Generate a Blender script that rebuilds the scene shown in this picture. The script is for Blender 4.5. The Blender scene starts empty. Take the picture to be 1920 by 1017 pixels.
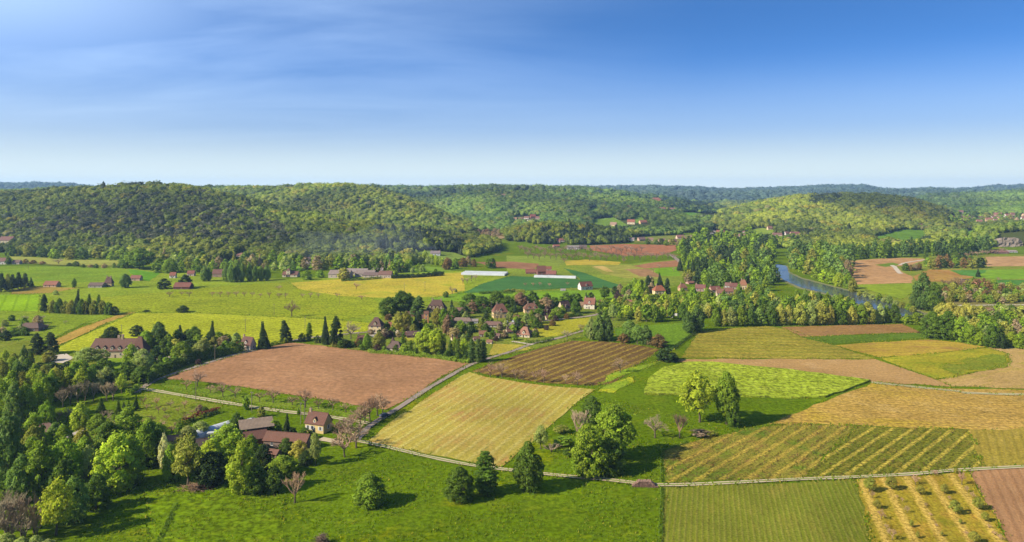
import bpy, bmesh, math, random
import numpy as np
from mathutils import Vector, Matrix

scene = bpy.context.scene
COL = scene.collection
R = math.radians

# ------------------------------------------------------------------ camera
F, CX, HY, CAMH = 1340.0, 960.0, 350.0, 100.0      # focal length and horizon row in picture units, eye height in metres
cam = bpy.data.cameras.new("camera")
cam.sensor_width = 36.0
cam.lens = 36.0 * F / 1920.0
cam.shift_y = -(508.5 - HY) / 1920.0
cam.clip_start, cam.clip_end = 1.0, 60000.0
camo = bpy.data.objects.new("camera", cam)
camo.location = (0, 0, CAMH)
camo.rotation_euler = (R(90), 0, 0)
COL.objects.link(camo)
scene.camera = camo

# ------------------------------------------------------------------ light and exposure
SUN_EL = R(33.0)
SUN_DIR = Vector((-0.93, -0.37, 0)).normalized() * math.cos(SUN_EL) + Vector((0, 0, math.sin(SUN_EL)))
SUN_AZ = math.atan2(SUN_DIR.x, SUN_DIR.y)
scene.view_settings.view_transform = 'Standard'
scene.view_settings.look = 'None'
scene.view_settings.gamma = 1.0
scene.view_settings.exposure = 1.25
EXPO_K = 0.5                                        # albedo for a surface that should show a picked colour in full sun

sun = bpy.data.lights.new("sun", 'SUN')
sun.energy = 4.2
sun.angle = R(0.5)
sun.color = (1.0, 0.915, 0.76)
suno = bpy.data.objects.new("sun", sun)
suno.rotation_euler = SUN_DIR.to_track_quat('Z', 'Y').to_euler()
COL.objects.link(suno)

def build_world():
    w = bpy.data.worlds.new("World")
    scene.world = w
    w.use_nodes = True
    nt = w.node_tree
    N, L = nt.nodes, nt.links
    N.clear()
    out = N.new('ShaderNodeOutputWorld')
    bg = N.new('ShaderNodeBackground')
    bg.inputs['Strength'].default_value = 0.086
    L.new(bg.outputs[0], out.inputs[0])
    tc = N.new('ShaderNodeTexCoord')
    # the air thins quickly with height: read the sky a little higher than it is
    mul = N.new('ShaderNodeVectorMath'); mul.operation = 'MULTIPLY'
    mul.inputs[1].default_value = (1, 1, 2.5)
    L.new(tc.outputs['Generated'], mul.inputs[0])
    nrm = N.new('ShaderNodeVectorMath'); nrm.operation = 'NORMALIZE'
    L.new(mul.outputs[0], nrm.inputs[0])
    sky = N.new('ShaderNodeTexSky')
    sky.sky_type = 'NISHITA'
    sky.sun_disc = False
    sky.sun_elevation = SUN_EL
    sky.sun_rotation = SUN_AZ
    sky.altitude = 100
    sky.air_density = 1.0
    sky.dust_density = 1.6
    sky.ozone_density = 3.0
    L.new(nrm.outputs[0], sky.inputs[0])
    hsv = N.new('ShaderNodeHueSaturation')
    hsv.inputs['Saturation'].default_value = 1.3
    L.new(sky.outputs[0], hsv.inputs['Color'])
    # thin cirrus veils, thickest towards the sun side
    sep = N.new('ShaderNodeSeparateXYZ'); L.new(tc.outputs['Generated'], sep.inputs[0])
    add = N.new('ShaderNodeMath'); add.operation = 'ADD'; add.inputs[1].default_value = 0.10
    L.new(sep.outputs['Z'], add.inputs[0])
    def div(a):
        d = N.new('ShaderNodeMath'); d.operation = 'DIVIDE'
        L.new(a, d.inputs[0]); L.new(add.outputs[0], d.inputs[1]); return d.outputs[0]
    cmb = N.new('ShaderNodeCombineXYZ')
    L.new(div(sep.outputs['X']), cmb.inputs[0]); L.new(div(sep.outputs['Y']), cmb.inputs[1])
    mp = N.new('ShaderNodeMapping')
    mp.inputs['Rotation'].default_value = (0, 0, R(-14))
    mp.inputs['Scale'].default_value = (0.5, 1.15, 1)
    mp.inputs['Location'].default_value = (0.9, 0.35, 0)
    L.new(cmb.outputs[0], mp.inputs[0])
    nz = N.new('ShaderNodeTexNoise')
    nz.inputs['Scale'].default_value = 1.0
    nz.inputs['Detail'].default_value = 7
    nz.inputs['Roughness'].default_value = 0.52
    nz.inputs['Distortion'].default_value = 0.5
    L.new(mp.outputs[0], nz.inputs[0])
    rmp = N.new('ShaderNodeMapRange')
    rmp.inputs['From Min'].default_value = 0.34; rmp.inputs['From Max'].default_value = 0.80; rmp.inputs['To Min'].default_value = 0.16
    L.new(nz.outputs[0], rmp.inputs[0])
    side = N.new('ShaderNodeMapRange')              # more veil to the left
    side.inputs['From Min'].default_value = 0.25; side.inputs['From Max'].default_value = -0.60
    side.inputs['To Min'].default_value = 0.05; side.inputs['To Max'].default_value = 1.0
    L.new(sep.outputs['X'], side.inputs[0])
    m1 = N.new('ShaderNodeMath'); m1.operation = 'MULTIPLY'
    L.new(rmp.outputs[0], m1.inputs[0]); L.new(side.outputs[0], m1.inputs[1])
    m2 = N.new('ShaderNodeMath'); m2.operation = 'MULTIPLY'; m2.inputs[1].default_value = 0.7
    L.new(m1.outputs[0], m2.inputs[0])
    # a brighter bank of thin cloud high on the sun side
    cx_ = N.new('ShaderNodeMapRange'); cx_.interpolation_type = 'SMOOTHSTEP'
    cx_.inputs['From Min'].default_value = -0.22; cx_.inputs['From Max'].default_value = -0.66
    L.new(sep.outputs['X'], cx_.inputs[0])
    cz_ = N.new('ShaderNodeMapRange'); cz_.interpolation_type = 'SMOOTHSTEP'
    cz_.inputs['From Min'].default_value = 0.08; cz_.inputs['From Max'].default_value = 0.27; cz_.inputs['To Max'].default_value = 0.85
    L.new(sep.outputs['Z'], cz_.inputs[0])
    bank = N.new('ShaderNodeMath'); bank.operation = 'MULTIPLY'
    L.new(cx_.outputs[0], bank.inputs[0]); L.new(cz_.outputs[0], bank.inputs[1])
    m3 = N.new('ShaderNodeMath'); m3.operation = 'MAXIMUM'
    L.new(m2.outputs[0], m3.inputs[0]); L.new(bank.outputs[0], m3.inputs[1])
    mix = N.new('ShaderNodeMix'); mix.data_type = 'RGBA'
    L.new(m3.outputs[0], mix.inputs['Factor'])
    tint = N.new('ShaderNodeMix'); tint.data_type = 'RGBA'; tint.blend_type = 'MULTIPLY'; tint.inputs['Factor'].default_value = 1.0
    L.new(hsv.outputs[0], tint.inputs[6]); tint.inputs[7].default_value = (0.95, 0.92, 1.04, 1)
    L.new(tint.outputs[2], mix.inputs[6])
    mix.inputs[7].default_value = (3.7, 5.0, 6.9, 1)
    # milky air low over the horizon
    src = mix.outputs[2]
    for z1, z0, top, colr in ((0.185, 0.03, 0.85, (2.05, 2.8, 3.75, 1)), (0.085, -0.005, 0.92, (4.3, 4.95, 4.8, 1))):
        low = N.new('ShaderNodeMapRange'); low.interpolation_type = 'SMOOTHSTEP'
        low.inputs['From Min'].default_value = z1; low.inputs['From Max'].default_value = z0
        low.inputs['To Min'].default_value = 0.0; low.inputs['To Max'].default_value = top
        L.new(sep.outputs['Z'], low.inputs[0])
        milk = N.new('ShaderNodeMix'); milk.data_type = 'RGBA'
        L.new(low.outputs[0], milk.inputs['Factor']); L.new(src, milk.inputs[6])
        milk.inputs[7].default_value = colr
        src = milk.outputs[2]
    L.new(src, bg.inputs['Color'])
build_world()

# ------------------------------------------------------------------ colour and property helpers
def lin(c):
    c = c / 255.0
    return c / 12.92 if c <= 0.04045 else ((c + 0.055) / 1.055) ** 2.4

def alb(rgb, k=EXPO_K):
    return tuple(min(0.85, lin(c) * k) for c in rgb)

def tag(o, label=None, cat=None, group=None, kind=None):
    if label: o["label"] = label
    if cat: o["category"] = cat
    if group: o["group"] = group
    if kind: o["kind"] = kind
    return o

def empty(name, loc, rz=0.0):
    o = bpy.data.objects.new(name, None)
    o.empty_display_size = 1.0
    o.location = loc
    o.rotation_euler = (0, 0, rz)
    COL.objects.link(o)
    return o

ORD = ("zeroth first second third fourth fifth sixth seventh eighth ninth tenth eleventh twelfth thirteenth fourteenth "
       "fifteenth sixteenth seventeenth eighteenth nineteenth").split()
TENS = {2: ("twentieth", "twenty"), 3: ("thirtieth", "thirty"), 4: ("fortieth", "forty"), 5: ("fiftieth", "fifty"), 6: ("sixtieth", "sixty"), 7: ("seventieth", "seventy")}
def ordinal(n):
    if n < 20: return ORD[n]
    t, u = divmod(n, 10)
    return TENS[t][0] if u == 0 else TENS[t][1] + "-" + ORD[u]

# ------------------------------------------------------------------ numpy value noise
_rng = np.random.default_rng(7)
_LAT = _rng.random((256, 256))
def vnoise(x, y):
    xi = np.floor(x).astype(int); yi = np.floor(y).astype(int)
    fx = x - xi; fy = y - yi
    fx = fx * fx * (3 - 2 * fx); fy = fy * fy * (3 - 2 * fy)
    a = _LAT[xi & 255, yi & 255]; b = _LAT[(xi + 1) & 255, yi & 255]
    c = _LAT[xi & 255, (yi + 1) & 255]; d = _LAT[(xi + 1) & 255, (yi + 1) & 255]
    return (a * (1 - fx) + b * fx) * (1 - fy) + (c * (1 - fx) + d * fx) * fy
def fbm(x, y, o=4):
    s = 0; a = 0.5; t = 0
    for i in range(o):
        s = s + a * vnoise(x * 2 ** i + 17 * i, y * 2 ** i + 31 * i); t += a; a *= 0.5
    return s / t

# ------------------------------------------------------------------ the hills: each ridge is a crest line with a foot and a back slope
RIDGES = [
 # crest (column, row, distance); foot (column, distance); back slope width, tree height
 dict(c=[(-900,352,1750),(-200,356,1650),(0,363,1580),(60,361,1560),(100,356,1550),(185,353,1550),(230,349,1520),(290,347,1500),(345,350,1470),(400,361,1440),(450,371,1410),(500,384,1380),(560,397,1320),(640,413,1220),(700,427,1150),(760,437,1110),(820,449,1070),(880,460,1070),(930,472,1080),(960,485,1080)],
      f=[(-900,950),(0,1015),(150,985),(230,975),(400,925),(560,905),(700,915),(800,935),(880,1000),(960,1060)], back=500, th=9, nz=7),
 dict(c=[(-900,356,2400),(0,358,2300),(60,357,2250),(100,353,2250),(185,352,2250),(260,352,2250),(360,351,2300),(450,351,2300),(500,352,2300),(560,356,2300),(620,370,2300),(660,400,2300)],
      f=[(-900,1900),(700,1900)], back=700, th=10, nz=5),
 dict(c=[(380,362,2150),(440,354,2100),(520,350,2050),(580,347,2000),(640,346,1950),(700,353,1900),(760,370,1850),(806,388,1780),(851,411,1620),(900,438,1450),(930,452,1380)],
      f=[(380,1500),(700,1400),(930,1300)], back=450, th=9, nz=8),
 dict(c=[(560,349,3000),(700,350,3000),(800,352,3000),(860,350,2900),(930,348,2800),(1000,351,2800),(1090,353,2800),(1150,359,2700),(1200,366,2600),(1260,374,2500),(1330,386,2400),(1370,394,2350),(1420,409,2250),(1460,425,2200)],
      f=[(560,1900),(800,1700),(900,1450),(1000,1380),(1300,1360),(1460,1450)], back=900, th=17, nz=9),
 dict(c=[(930,446,1330),(970,426,1330),(1010,419,1330),(1060,420,1340),(1110,425,1350),(1160,436,1350),(1200,447,1350)],
      f=[(930,1240),(1200,1260)], back=140, th=9, nz=3),
 dict(c=[(1340,402,1950),(1400,387,2000),(1450,375,2050),(1500,368,2100),(1560,366,2100),(1640,366,2100),(1700,372,2050),(1740,382,2000),(1780,400,1900),(1830,425,1800),(1870,441,1700)],
      f=[(1340,1500),(1400,1400),(1500,1330),(1650,1290),(1750,1330),(1870,1500)], back=700, th=9, nz=8),
 dict(c=[(1680,385,3200),(1740,367,3200),(1780,365,3200),(1850,363,3100),(1920,360,3000),(2200,355,2900),(2900,352,3000)],
      f=[(1680,2100),(1800,1850),(1920,1750),(2900,1700)], back=900, th=15, nz=8),
 dict(c=[(1780,452,1230),(1820,437,1230),(1860,427,1230),(1900,422,1230),(1960,418,1230),(2100,410,1250),(2900,400,1300)],
      f=[(1780,1140),(1900,1130),(2900,1100)], back=200, th=9, nz=3),
 dict(c=[(-900,346,5600),(0,346,5600),(60,345,5600),(120,346,5600),(180,352,5600),(300,355,5600),(420,353,5600),(700,352,5600),(900,352,5700),(1110,352,5900),(1180,351,6000),(1230,351,6000),(1300,353,6000),(1370,356,6000),(1420,355,6000),(1480,353,6000),(1520,351,6000),(1560,349,6000),(1620,350,6000),(1660,357,6000),(1700,357,6000),(1740,354,6000),(1790,356,6000),(1830,354,6000),(1870,350,6000),(1920,349,6000),(2900,346,6000)],
      f=[(-900,3600),(2900,3600)], back=2500, th=23, nz=16),
 dict(c=[(1100,358,4300),(1200,361,4300),(1290,360,4300),(1350,364,4300),(1430,361,4300),(1500,364,4300),(1600,362,4300),(1660,359,4300),(1700,360,4200),(1760,358,4200),(1850,362,4200),(1920,358,4200),(2900,356,4200)],
      f=[(1100,3000),(2900,3300)], back=1200, th=22, nz=12),
]
for r in RIDGES:
    a = np.array(r['c'], float)
    r['px'], r['Yc'] = a[:, 0], a[:, 2]
    r['zc'] = np.maximum(0, CAMH - (a[:, 1] - HY) / F * a[:, 2] - r['th'])
    b = np.array(r['f'], float)
    r['fx'], r['Yf'] = b[:, 0], b[:, 1]

def smooth(t):
    return t * t * (3 - 2 * t)

def TERR(x, y, noise=True):
    x = np.asarray(x, float); y = np.asarray(y, float)
    yy = np.maximum(y, 30.0)
    px = CX + F * x / yy
    z = np.zeros_like(x)
    for r in RIDGES:
        Yc = np.interp(px, r['px'], r['Yc'])
        zc = np.interp(px, r['px'], r['zc'], left=0 if r['px'][0] > -500 else None, right=0 if r['px'][-1] < 2300 else None)
        Yf = np.minimum(np.interp(px, r['fx'], r['Yf']), Yc - 40)
        t = np.clip((yy - Yf) / (Yc - Yf), 0, 1)
        fr = 0.6 * smooth(t) + 0.4 * np.sin(t * math.pi / 2) ** 1.5
        bk = 1 - 0.75 * smooth(np.clip((yy - Yc) / r['back'], 0, 1))
        zz = zc * np.where(yy < Yc, fr, bk)
        if noise:
            g = (fbm(x / 130.0 + 5, y / 170.0 + 9, 3) - 0.5) * 2
            zz = zz + g * r['nz'] * 2.0 * np.clip(zz / 40, 0, 1) * (0.16 + 0.84 * (1 - fr))
        z = np.maximum(z, zz)
    return z

_YG = np.geomspace(110, 12000, 420)
def ridge_index(x, y):
    yy = np.maximum(y, 30.0); px = CX + F * x / yy
    best = np.full(x.shape, -1.0); idx = np.zeros(x.shape, int)
    for i, r in enumerate(RIDGES):
        Yc = np.interp(px, r['px'], r['Yc']); zc = np.interp(px, r['px'], r['zc'], left=0 if r['px'][0] > -500 else None, right=0 if r['px'][-1] < 2300 else None)
        Yf = np.minimum(np.interp(px, r['fx'], r['Yf']), Yc - 40); t = np.clip((yy - Yf) / (Yc - Yf), 0, 1)
        zz = zc * np.where(yy < Yc, 0.6 * smooth(t) + 0.4 * np.sin(t * math.pi / 2) ** 1.5, 1 - 0.75 * smooth(np.clip((yy - Yc) / r['back'], 0, 1)))
        k = zz > best; best = np.where(k, zz, best); idx = np.where(k, i, idx)
    return idx
def unproject(px, py):
    """Where the sight line through a picture point meets the ground."""
    px = float(px); py = float(py)
    u = (px - CX) / F; s = (py - HY) / F
    if s > 0 and CAMH / s < 870:
        m = CAMH / s
        return Vector((u * m, m, 0.0))
    d = TERR(u * _YG, _YG) - (CAMH - s * _YG)
    k = np.argmax(d > 0)
    if d[k] <= 0: k = len(_YG) - 1
    a, b = _YG[max(k - 1, 0)], _YG[k]
    for _ in range(2):
        t = np.linspace(a, b, 24)
        d = TERR(u * t, t) - (CAMH - s * t)
        k = max(1, int(np.argmax(d > 0))) if (d > 0).any() else 23
        a, b = t[k - 1], t[k]
    m = 0.5 * (a + b)
    return Vector((u * m, m, float(TERR(np.array([u * m]), np.array([m]))[0])))

def flat(px, py, z=0.0):
    Y = (CAMH - z) * F / (py - HY)
    return Vector(((px - CX) / F * Y, Y, z))

def project(x, y, z):
    return CX + F * x / y, HY + (CAMH - z) * F / y

def in_poly(px, py, poly):
    inside = np.zeros(px.shape, bool)
    n = len(poly)
    for i in range(n):
        x1, y1 = poly[i]; x2, y2 = poly[(i + 1) % n]
        if y1 == y2: continue
        c = ((y1 > py) != (y2 > py)) & (px < (x2 - x1) * (py - y1) / (y2 - y1) + x1)
        inside ^= c
    return inside

# ------------------------------------------------------------------ mesh helpers
def np_mesh(name, verts, faces, tint=None, mats=(), midx=None, smooth_shade=False):
    """faces: (n,3) or (n,4) int array."""
    me = bpy.data.meshes.new(name)
    verts = np.asarray(verts, np.float32); faces = np.asarray(faces, np.int32)
    me.vertices.add(len(verts)); me.vertices.foreach_set('co', verts.ravel())
    nf, k = faces.shape
    me.loops.add(nf * k); me.loops.foreach_set('vertex_index', faces.ravel())
    me.polygons.add(nf); me.polygons.foreach_set('loop_start', np.arange(0, nf * k, k, dtype=np.int32))
    if midx is not None: me.polygons.foreach_set('material_index', np.asarray(midx, np.int32))
    for m in mats: me.materials.append(m)
    if tint is not None:
        a = me.attributes.new('tint', 'FLOAT_COLOR', 'POINT')
        t = np.ones((len(verts), 4), np.float32); t[:, :3] = tint
        a.data.foreach_set('color', t.ravel())
    me.update(calc_edges=True)
    if smooth_shade: me.polygons.foreach_set('use_smooth', np.ones(nf, bool))
    return me

class MB:
    """Collects polygons with material slots; build() links them as ONE mesh object."""
    def __init__(s): s.v, s.f, s.m = [], [], []
    def poly(s, pts, m=0):
        b = len(s.v); s.v += [tuple(p) for p in pts]; s.f.append(tuple(range(b, b + len(pts)))); s.m.append(m)
    def box(s, x0, y0, z0, x1, y1, z1, m=0):
        b = len(s.v)
        s.v += [(x0,y0,z0),(x1,y0,z0),(x1,y1,z0),(x0,y1,z0),(x0,y0,z1),(x1,y0,z1),(x1,y1,z1),(x0,y1,z1)]
        for q in ((0,3,2,1),(4,5,6,7),(0,1,5,4),(1,2,6,5),(2,3,7,6),(3,0,4,7)):
            s.f.append(tuple(b + i for i in q)); s.m.append(m)
    def slab(s, pts, t, m=0):
        """A plate with the outline pts and thickness t below it."""
        n = len(pts); b = len(s.v)
        s.v += [tuple(p) for p in pts] + [(p[0], p[1], p[2] - t) for p in pts]
        s.f.append(tuple(range(b, b + n))); s.f.append(tuple(b + n + i for i in reversed(range(n)))); s.m += [m, m]
        for i in range(n):
            j = (i + 1) % n
            s.f.append((b + i, b + n + i, b + n + j, b + j)); s.m.append(m)
    def tube(s, p0, p1, r0, r1, n=5, m=0, cap=True):
        p0 = Vector(p0); p1 = Vector(p1); d = (p1 - p0)
        if d.length < 1e-6: return
        d.normalize(); a = d.orthogonal().normalized(); c = d.cross(a)
        b = len(s.v)
        for (p, r) in ((p0, r0), (p1, r1)):
            for i in range(n):
                t = 2 * math.pi * i / n
                s.v.append(tuple(p + (a * math.cos(t) + c * math.sin(t)) * r))
        for i in range(n):
            j = (i + 1) % n
            s.f.append((b + i, b + j, b + n + j, b + n + i)); s.m.append(m)
        if cap: s.f.append(tuple(b + n + i for i in range(n))); s.m.append(m)
    def mesh(s, name, mats):
        me = bpy.data.meshes.new(name)
        me.from_pydata(s.v, [], s.f)
        for m in mats: me.materials.append(m)
        me.polygons.foreach_set('material_index', s.m)
        me.update()
        return me
    def build(s, name, mats, parent=None):
        if not isinstance(mats, (list, tuple)): mats = [mats]
        o = bpy.data.objects.new(name, s.mesh(name, mats)); COL.objects.link(o)
        o.parent = parent
        return o

# ------------------------------------------------------------------ materials
def new_mat(name):
    m = bpy.data.materials.new(name); m.use_nodes = True
    nt = m.node_tree
    b = nt.nodes['Principled BSDF']
    return m, nt, nt.nodes, nt.links, b

def rgba(c): return (c[0], c[1], c[2], 1.0)

def noise_node(N, L, vec, scale, detail=4, rough=0.55, dist=0.0):
    n = N.new('ShaderNodeTexNoise')
    n.inputs['Scale'].default_value = scale; n.inputs['Detail'].default_value = detail
    n.inputs['Roughness'].default_value = rough; n.inputs['Distortion'].default_value = dist
    if vec is not None: L.new(vec, n.inputs['Vector'])
    return n.outputs[0]

def remap(N, L, v, a, b, c=0.0, d=1.0):
    n = N.new('ShaderNodeMapRange'); n.inputs[1].default_value = a; n.inputs[2].default_value = b
    n.inputs[3].default_value = c; n.inputs[4].default_value = d
    L.new(v, n.inputs[0]); return n.outputs[0]

def mixc(N, L, fac, a, b, blend='MIX'):
    n = N.new('ShaderNodeMix'); n.data_type = 'RGBA'; n.blend_type = blend
    for sock, v in ((n.inputs['Factor'], fac), (n.inputs[6], a), (n.inputs[7], b)):
        if isinstance(v, bpy.types.NodeSocket): L.new(v, sock)
        elif isinstance(v, (int, float)): sock.default_value = v
        else: sock.default_value = rgba(v)
    return n.outputs[2]

def mathn(N, L, op, a, b=None):
    n = N.new('ShaderNodeMath'); n.operation = op
    for i, v in enumerate((a, b)):
        if v is None: continue
        if isinstance(v, bpy.types.NodeSocket): L.new(v, n.inputs[i])
        else: n.inputs[i].default_value = v
    return n.outputs[0]

_simple = {}
def simple(name, rgb, rough=0.8, var=0.25, scale=1.2, metal=0.0, k=EXPO_K):
    """A plain weathered surface: picked colour broken up by two noises."""
    key = (name, rgb, rough, var, scale)
    if key in _simple: return _simple[key]
    m, nt, N, L, b = new_mat(name)
    tc = N.new('ShaderNodeTexCoord').outputs['Object']
    n1 = noise_node(N, L, tc, scale, 5, 0.65)
    n2 = noise_node(N, L, tc, scale * 0.22, 3, 0.5)
    f = mathn(N, L, 'ADD', mathn(N, L, 'MULTIPLY', n1, 0.6), mathn(N, L, 'MULTIPLY', n2, 0.4))
    f = remap(N, L, f, 0.3, 0.7, 1 - var, 1 + var)
    c = alb(rgb, k)
    vm = N.new('ShaderNodeVectorMath'); vm.operation = 'SCALE'
    vm.inputs[0].default_value = c; L.new(f, vm.inputs['Scale'])
    L.new(vm.outputs[0], b.inputs['Base Color'])
    b.inputs['Roughness'].default_value = rough
    b.inputs['Metallic'].default_value = metal
    b.inputs['Specular IOR Level'].default_value = 0.25
    _simple[key] = m
    return m

def tile_mat(rgb):
    """Clay tile roof: courses of tiles as bumps, patchy colour, lichen."""
    key = ('tile', rgb)
    if key in _simple: return _simple[key]
    m, nt, N, L, b = new_mat("roof_tiles")
    tc = N.new('ShaderNodeTexCoord').outputs['Object']
    n1 = noise_node(N, L, tc, 2.5, 6, 0.75)
    n2 = noise_node(N, L, tc, 0.5, 3, 0.6)
    c = alb(tuple(q * 0.62 + w * 0.38 for q, w in zip(rgb, (156, 124, 102))), 0.40)
    col = mixc(N, L, remap(N, L, n1, 0.3, 0.7), tuple(x * 0.6 for x in c), tuple(min(.8, x * 1.35) for x in c))
    col = mixc(N, L, remap(N, L, n2, 0.52, 0.75, 0, 0.4), col, alb((125, 110, 85), 0.35))
    L.new(col, b.inputs['Base Color'])
    b.inputs['Roughness'].default_value = 0.85
    b.inputs['Specular IOR Level'].default_value = 0.2
    sp = N.new('ShaderNodeSeparateXYZ'); L.new(tc, sp.inputs[0])
    s = mathn(N, L, 'SINE', mathn(N, L, 'MULTIPLY', sp.outputs['Z'], 30.0))
    bp = N.new('ShaderNodeBump'); bp.inputs['Strength'].default_value = 0.5; bp.inputs['Distance'].default_value = 0.05
    L.new(mathn(N, L, 'ADD', s, n1), bp.inputs['Height']); L.new(bp.outputs[0], b.inputs['Normal'])
    _simple[key] = m
    return m

def field_mat(name, a, b_, c=None, rows=None, sp=3.0, ramt=0.0, rc=None, rsharp=0.3, big=0.012, mid=0.09, fine=0.9,
              grain=0.35, bump=0.6, patch=None, pthr=0.6, pscale=0.03, wob=0.6, streak=0.5):
    """Cultivated land: two ground colours in large patches, a third in smaller ones, rows in direction `rows` (radians), grain."""
    m, nt, N, L, bs = new_mat(name)
    tc = N.new('ShaderNodeTexCoord').outputs['Object']
    mp = N.new('ShaderNodeMapping'); L.new(tc, mp.inputs[0])
    mp.vector_type = 'TEXTURE'
    mp.inputs['Rotation'].default_value = (0, 0, rows if rows is not None else 0.3)
    v = mp.outputs[0]                               # x along the rows, y across
    st = N.new('ShaderNodeVectorMath'); st.operation = 'MULTIPLY'; st.inputs[1].default_value = (0.2, 1, 1)
    L.new(v, st.inputs[0])
    nb = noise_node(N, L, tc, big, 4, 0.6, 0.4)
    nm = noise_node(N, L, tc, mid, 5, 0.65)
    ns = noise_node(N, L, st.outputs[0], 0.35, 5, 0.7)
    nf = noise_node(N, L, tc, fine, 3, 0.7)
    A, B = alb(a), alb(b_)
    f = mathn(N, L, 'ADD', mathn(N, L, 'MULTIPLY', nb, 0.55), mathn(N, L, 'MULTIPLY', nm, 0.45))
    f = mathn(N, L, 'ADD', mathn(N, L, 'MULTIPLY', f, 1 - 0.5 * streak), mathn(N, L, 'MULTIPLY', ns, 0.5 * streak))
    col = mixc(N, L, remap(N, L, f, 0.38, 0.62), A, B)
    if c is not None:
        f2 = mathn(N, L, 'ADD', mathn(N, L, 'MULTIPLY', ns, 0.5), mathn(N, L, 'MULTIPLY', nm, 0.5))
        col = mixc(N, L, remap(N, L, f2, 0.5, 0.64), col, alb(c))
    if patch is not None:
        n = noise_node(N, L, tc, pscale, 5, 0.6, 0.8)
        n = mathn(N, L, 'ADD', mathn(N, L, 'MULTIPLY', n, 0.8), mathn(N, L, 'MULTIPLY', nf, 0.2))
        col = mixc(N, L, remap(N, L, n, pthr, pthr + 0.12, 0, 0.85), col, alb(patch))
    hgt = nf
    if rows is not None and ramt > 0:
        s = N.new('ShaderNodeSeparateXYZ'); L.new(v, s.inputs[0])
        w = mathn(N, L, 'ADD', s.outputs['Y'], mathn(N, L, 'MULTIPLY', mathn(N, L, 'SUBTRACT', nm, 0.5), wob * sp * 0.5))
        sn = mathn(N, L, 'SINE', mathn(N, L, 'MULTIPLY', w, 2 * math.pi / sp))
        rf = remap(N, L, sn, -rsharp, 1.0, 0, 1)
        rf = mathn(N, L, 'MULTIPLY', rf, remap(N, L, nf, 0.3, 0.62, 0.35, 1.0))
        col = mixc(N, L, mathn(N, L, 'MULTIPLY', rf, ramt), col, alb(rc))
        hgt = mathn(N, L, 'ADD', nf, mathn(N, L, 'MULTIPLY', rf, 0.5))
    nl = noise_node(N, L, tc, 0.018, 5, 0.62, 1.2)
    g = mathn(N, L, 'MULTIPLY', remap(N, L, nf, 0.36, 0.64, 1 - grain, 1 + grain), remap(N, L, nl, 0.3, 0.7, 0.80, 1.16))
    if grain >= 0.25:                                # scattered darker tussocks
        g = mathn(N, L, 'MULTIPLY', g, remap(N, L, noise_node(N, L, st.outputs[0] if streak > 0.6 else tc, fine * 0.8, 3, 0.6, 0.5), 0.55, 0.66, 1.04, 1.04 - grain * 0.85))
    vm = N.new('ShaderNodeVectorMath'); vm.operation = 'SCALE'
    L.new(col, vm.inputs[0]); L.new(g, vm.inputs['Scale'])
    L.new(vm.outputs[0], bs.inputs['Base Color'])
    bs.inputs['Roughness'].default_value = 0.9
    bs.inputs['Specular IOR Level'].default_value = 0.0
    bp = N.new('ShaderNodeBump'); bp.inputs['Strength'].default_value = bump; bp.inputs['Distance'].default_value = 0.35
    L.new(hgt, bp.inputs['Height']); L.new(bp.outputs[0], bs.inputs['Normal'])
    return m

def leaf_mat():
    m, nt, N, L, b = new_mat("foliage")
    oi = N.new('ShaderNodeObjectInfo')
    at = N.new('ShaderNodeAttribute'); at.attribute_name = 'tint'
    col = mixc(N, L, 1.0, oi.outputs['Color'], at.outputs['Color'], 'MULTIPLY')
    L.new(col, b.inputs['Base Color'])
    b.inputs['Roughness'].default_value = 0.6
    b.inputs['Specular IOR Level'].default_value = 0.08
    tr = N.new('ShaderNodeBsdfTranslucent')
    L.new(mixc(N, L, 1.0, col, (1.25, 1.3, 0.6), 'MULTIPLY'), tr.inputs['Color'])
    mx = N.new('ShaderNodeMixShader'); mx.inputs[0].default_value = 0.42
    L.new(b.outputs[0], mx.inputs[1]); L.new(tr.outputs[0], mx.inputs[2])
    L.new(mx.outputs[0], nt.nodes['Material Output'].inputs['Surface'])
    return m
LEAF = leaf_mat()
BARK = simple("bark", (120, 105, 85), 0.9, 0.3, 3.0)
def twig_mat():
    m, nt, N, L, b = new_mat("twigs")
    oi = N.new('ShaderNodeObjectInfo')
    L.new(oi.outputs['Color'], b.inputs['Base Color'])
    b.inputs['Roughness'].default_value = 0.9
    return m
TWIG = twig_mat()

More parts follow.
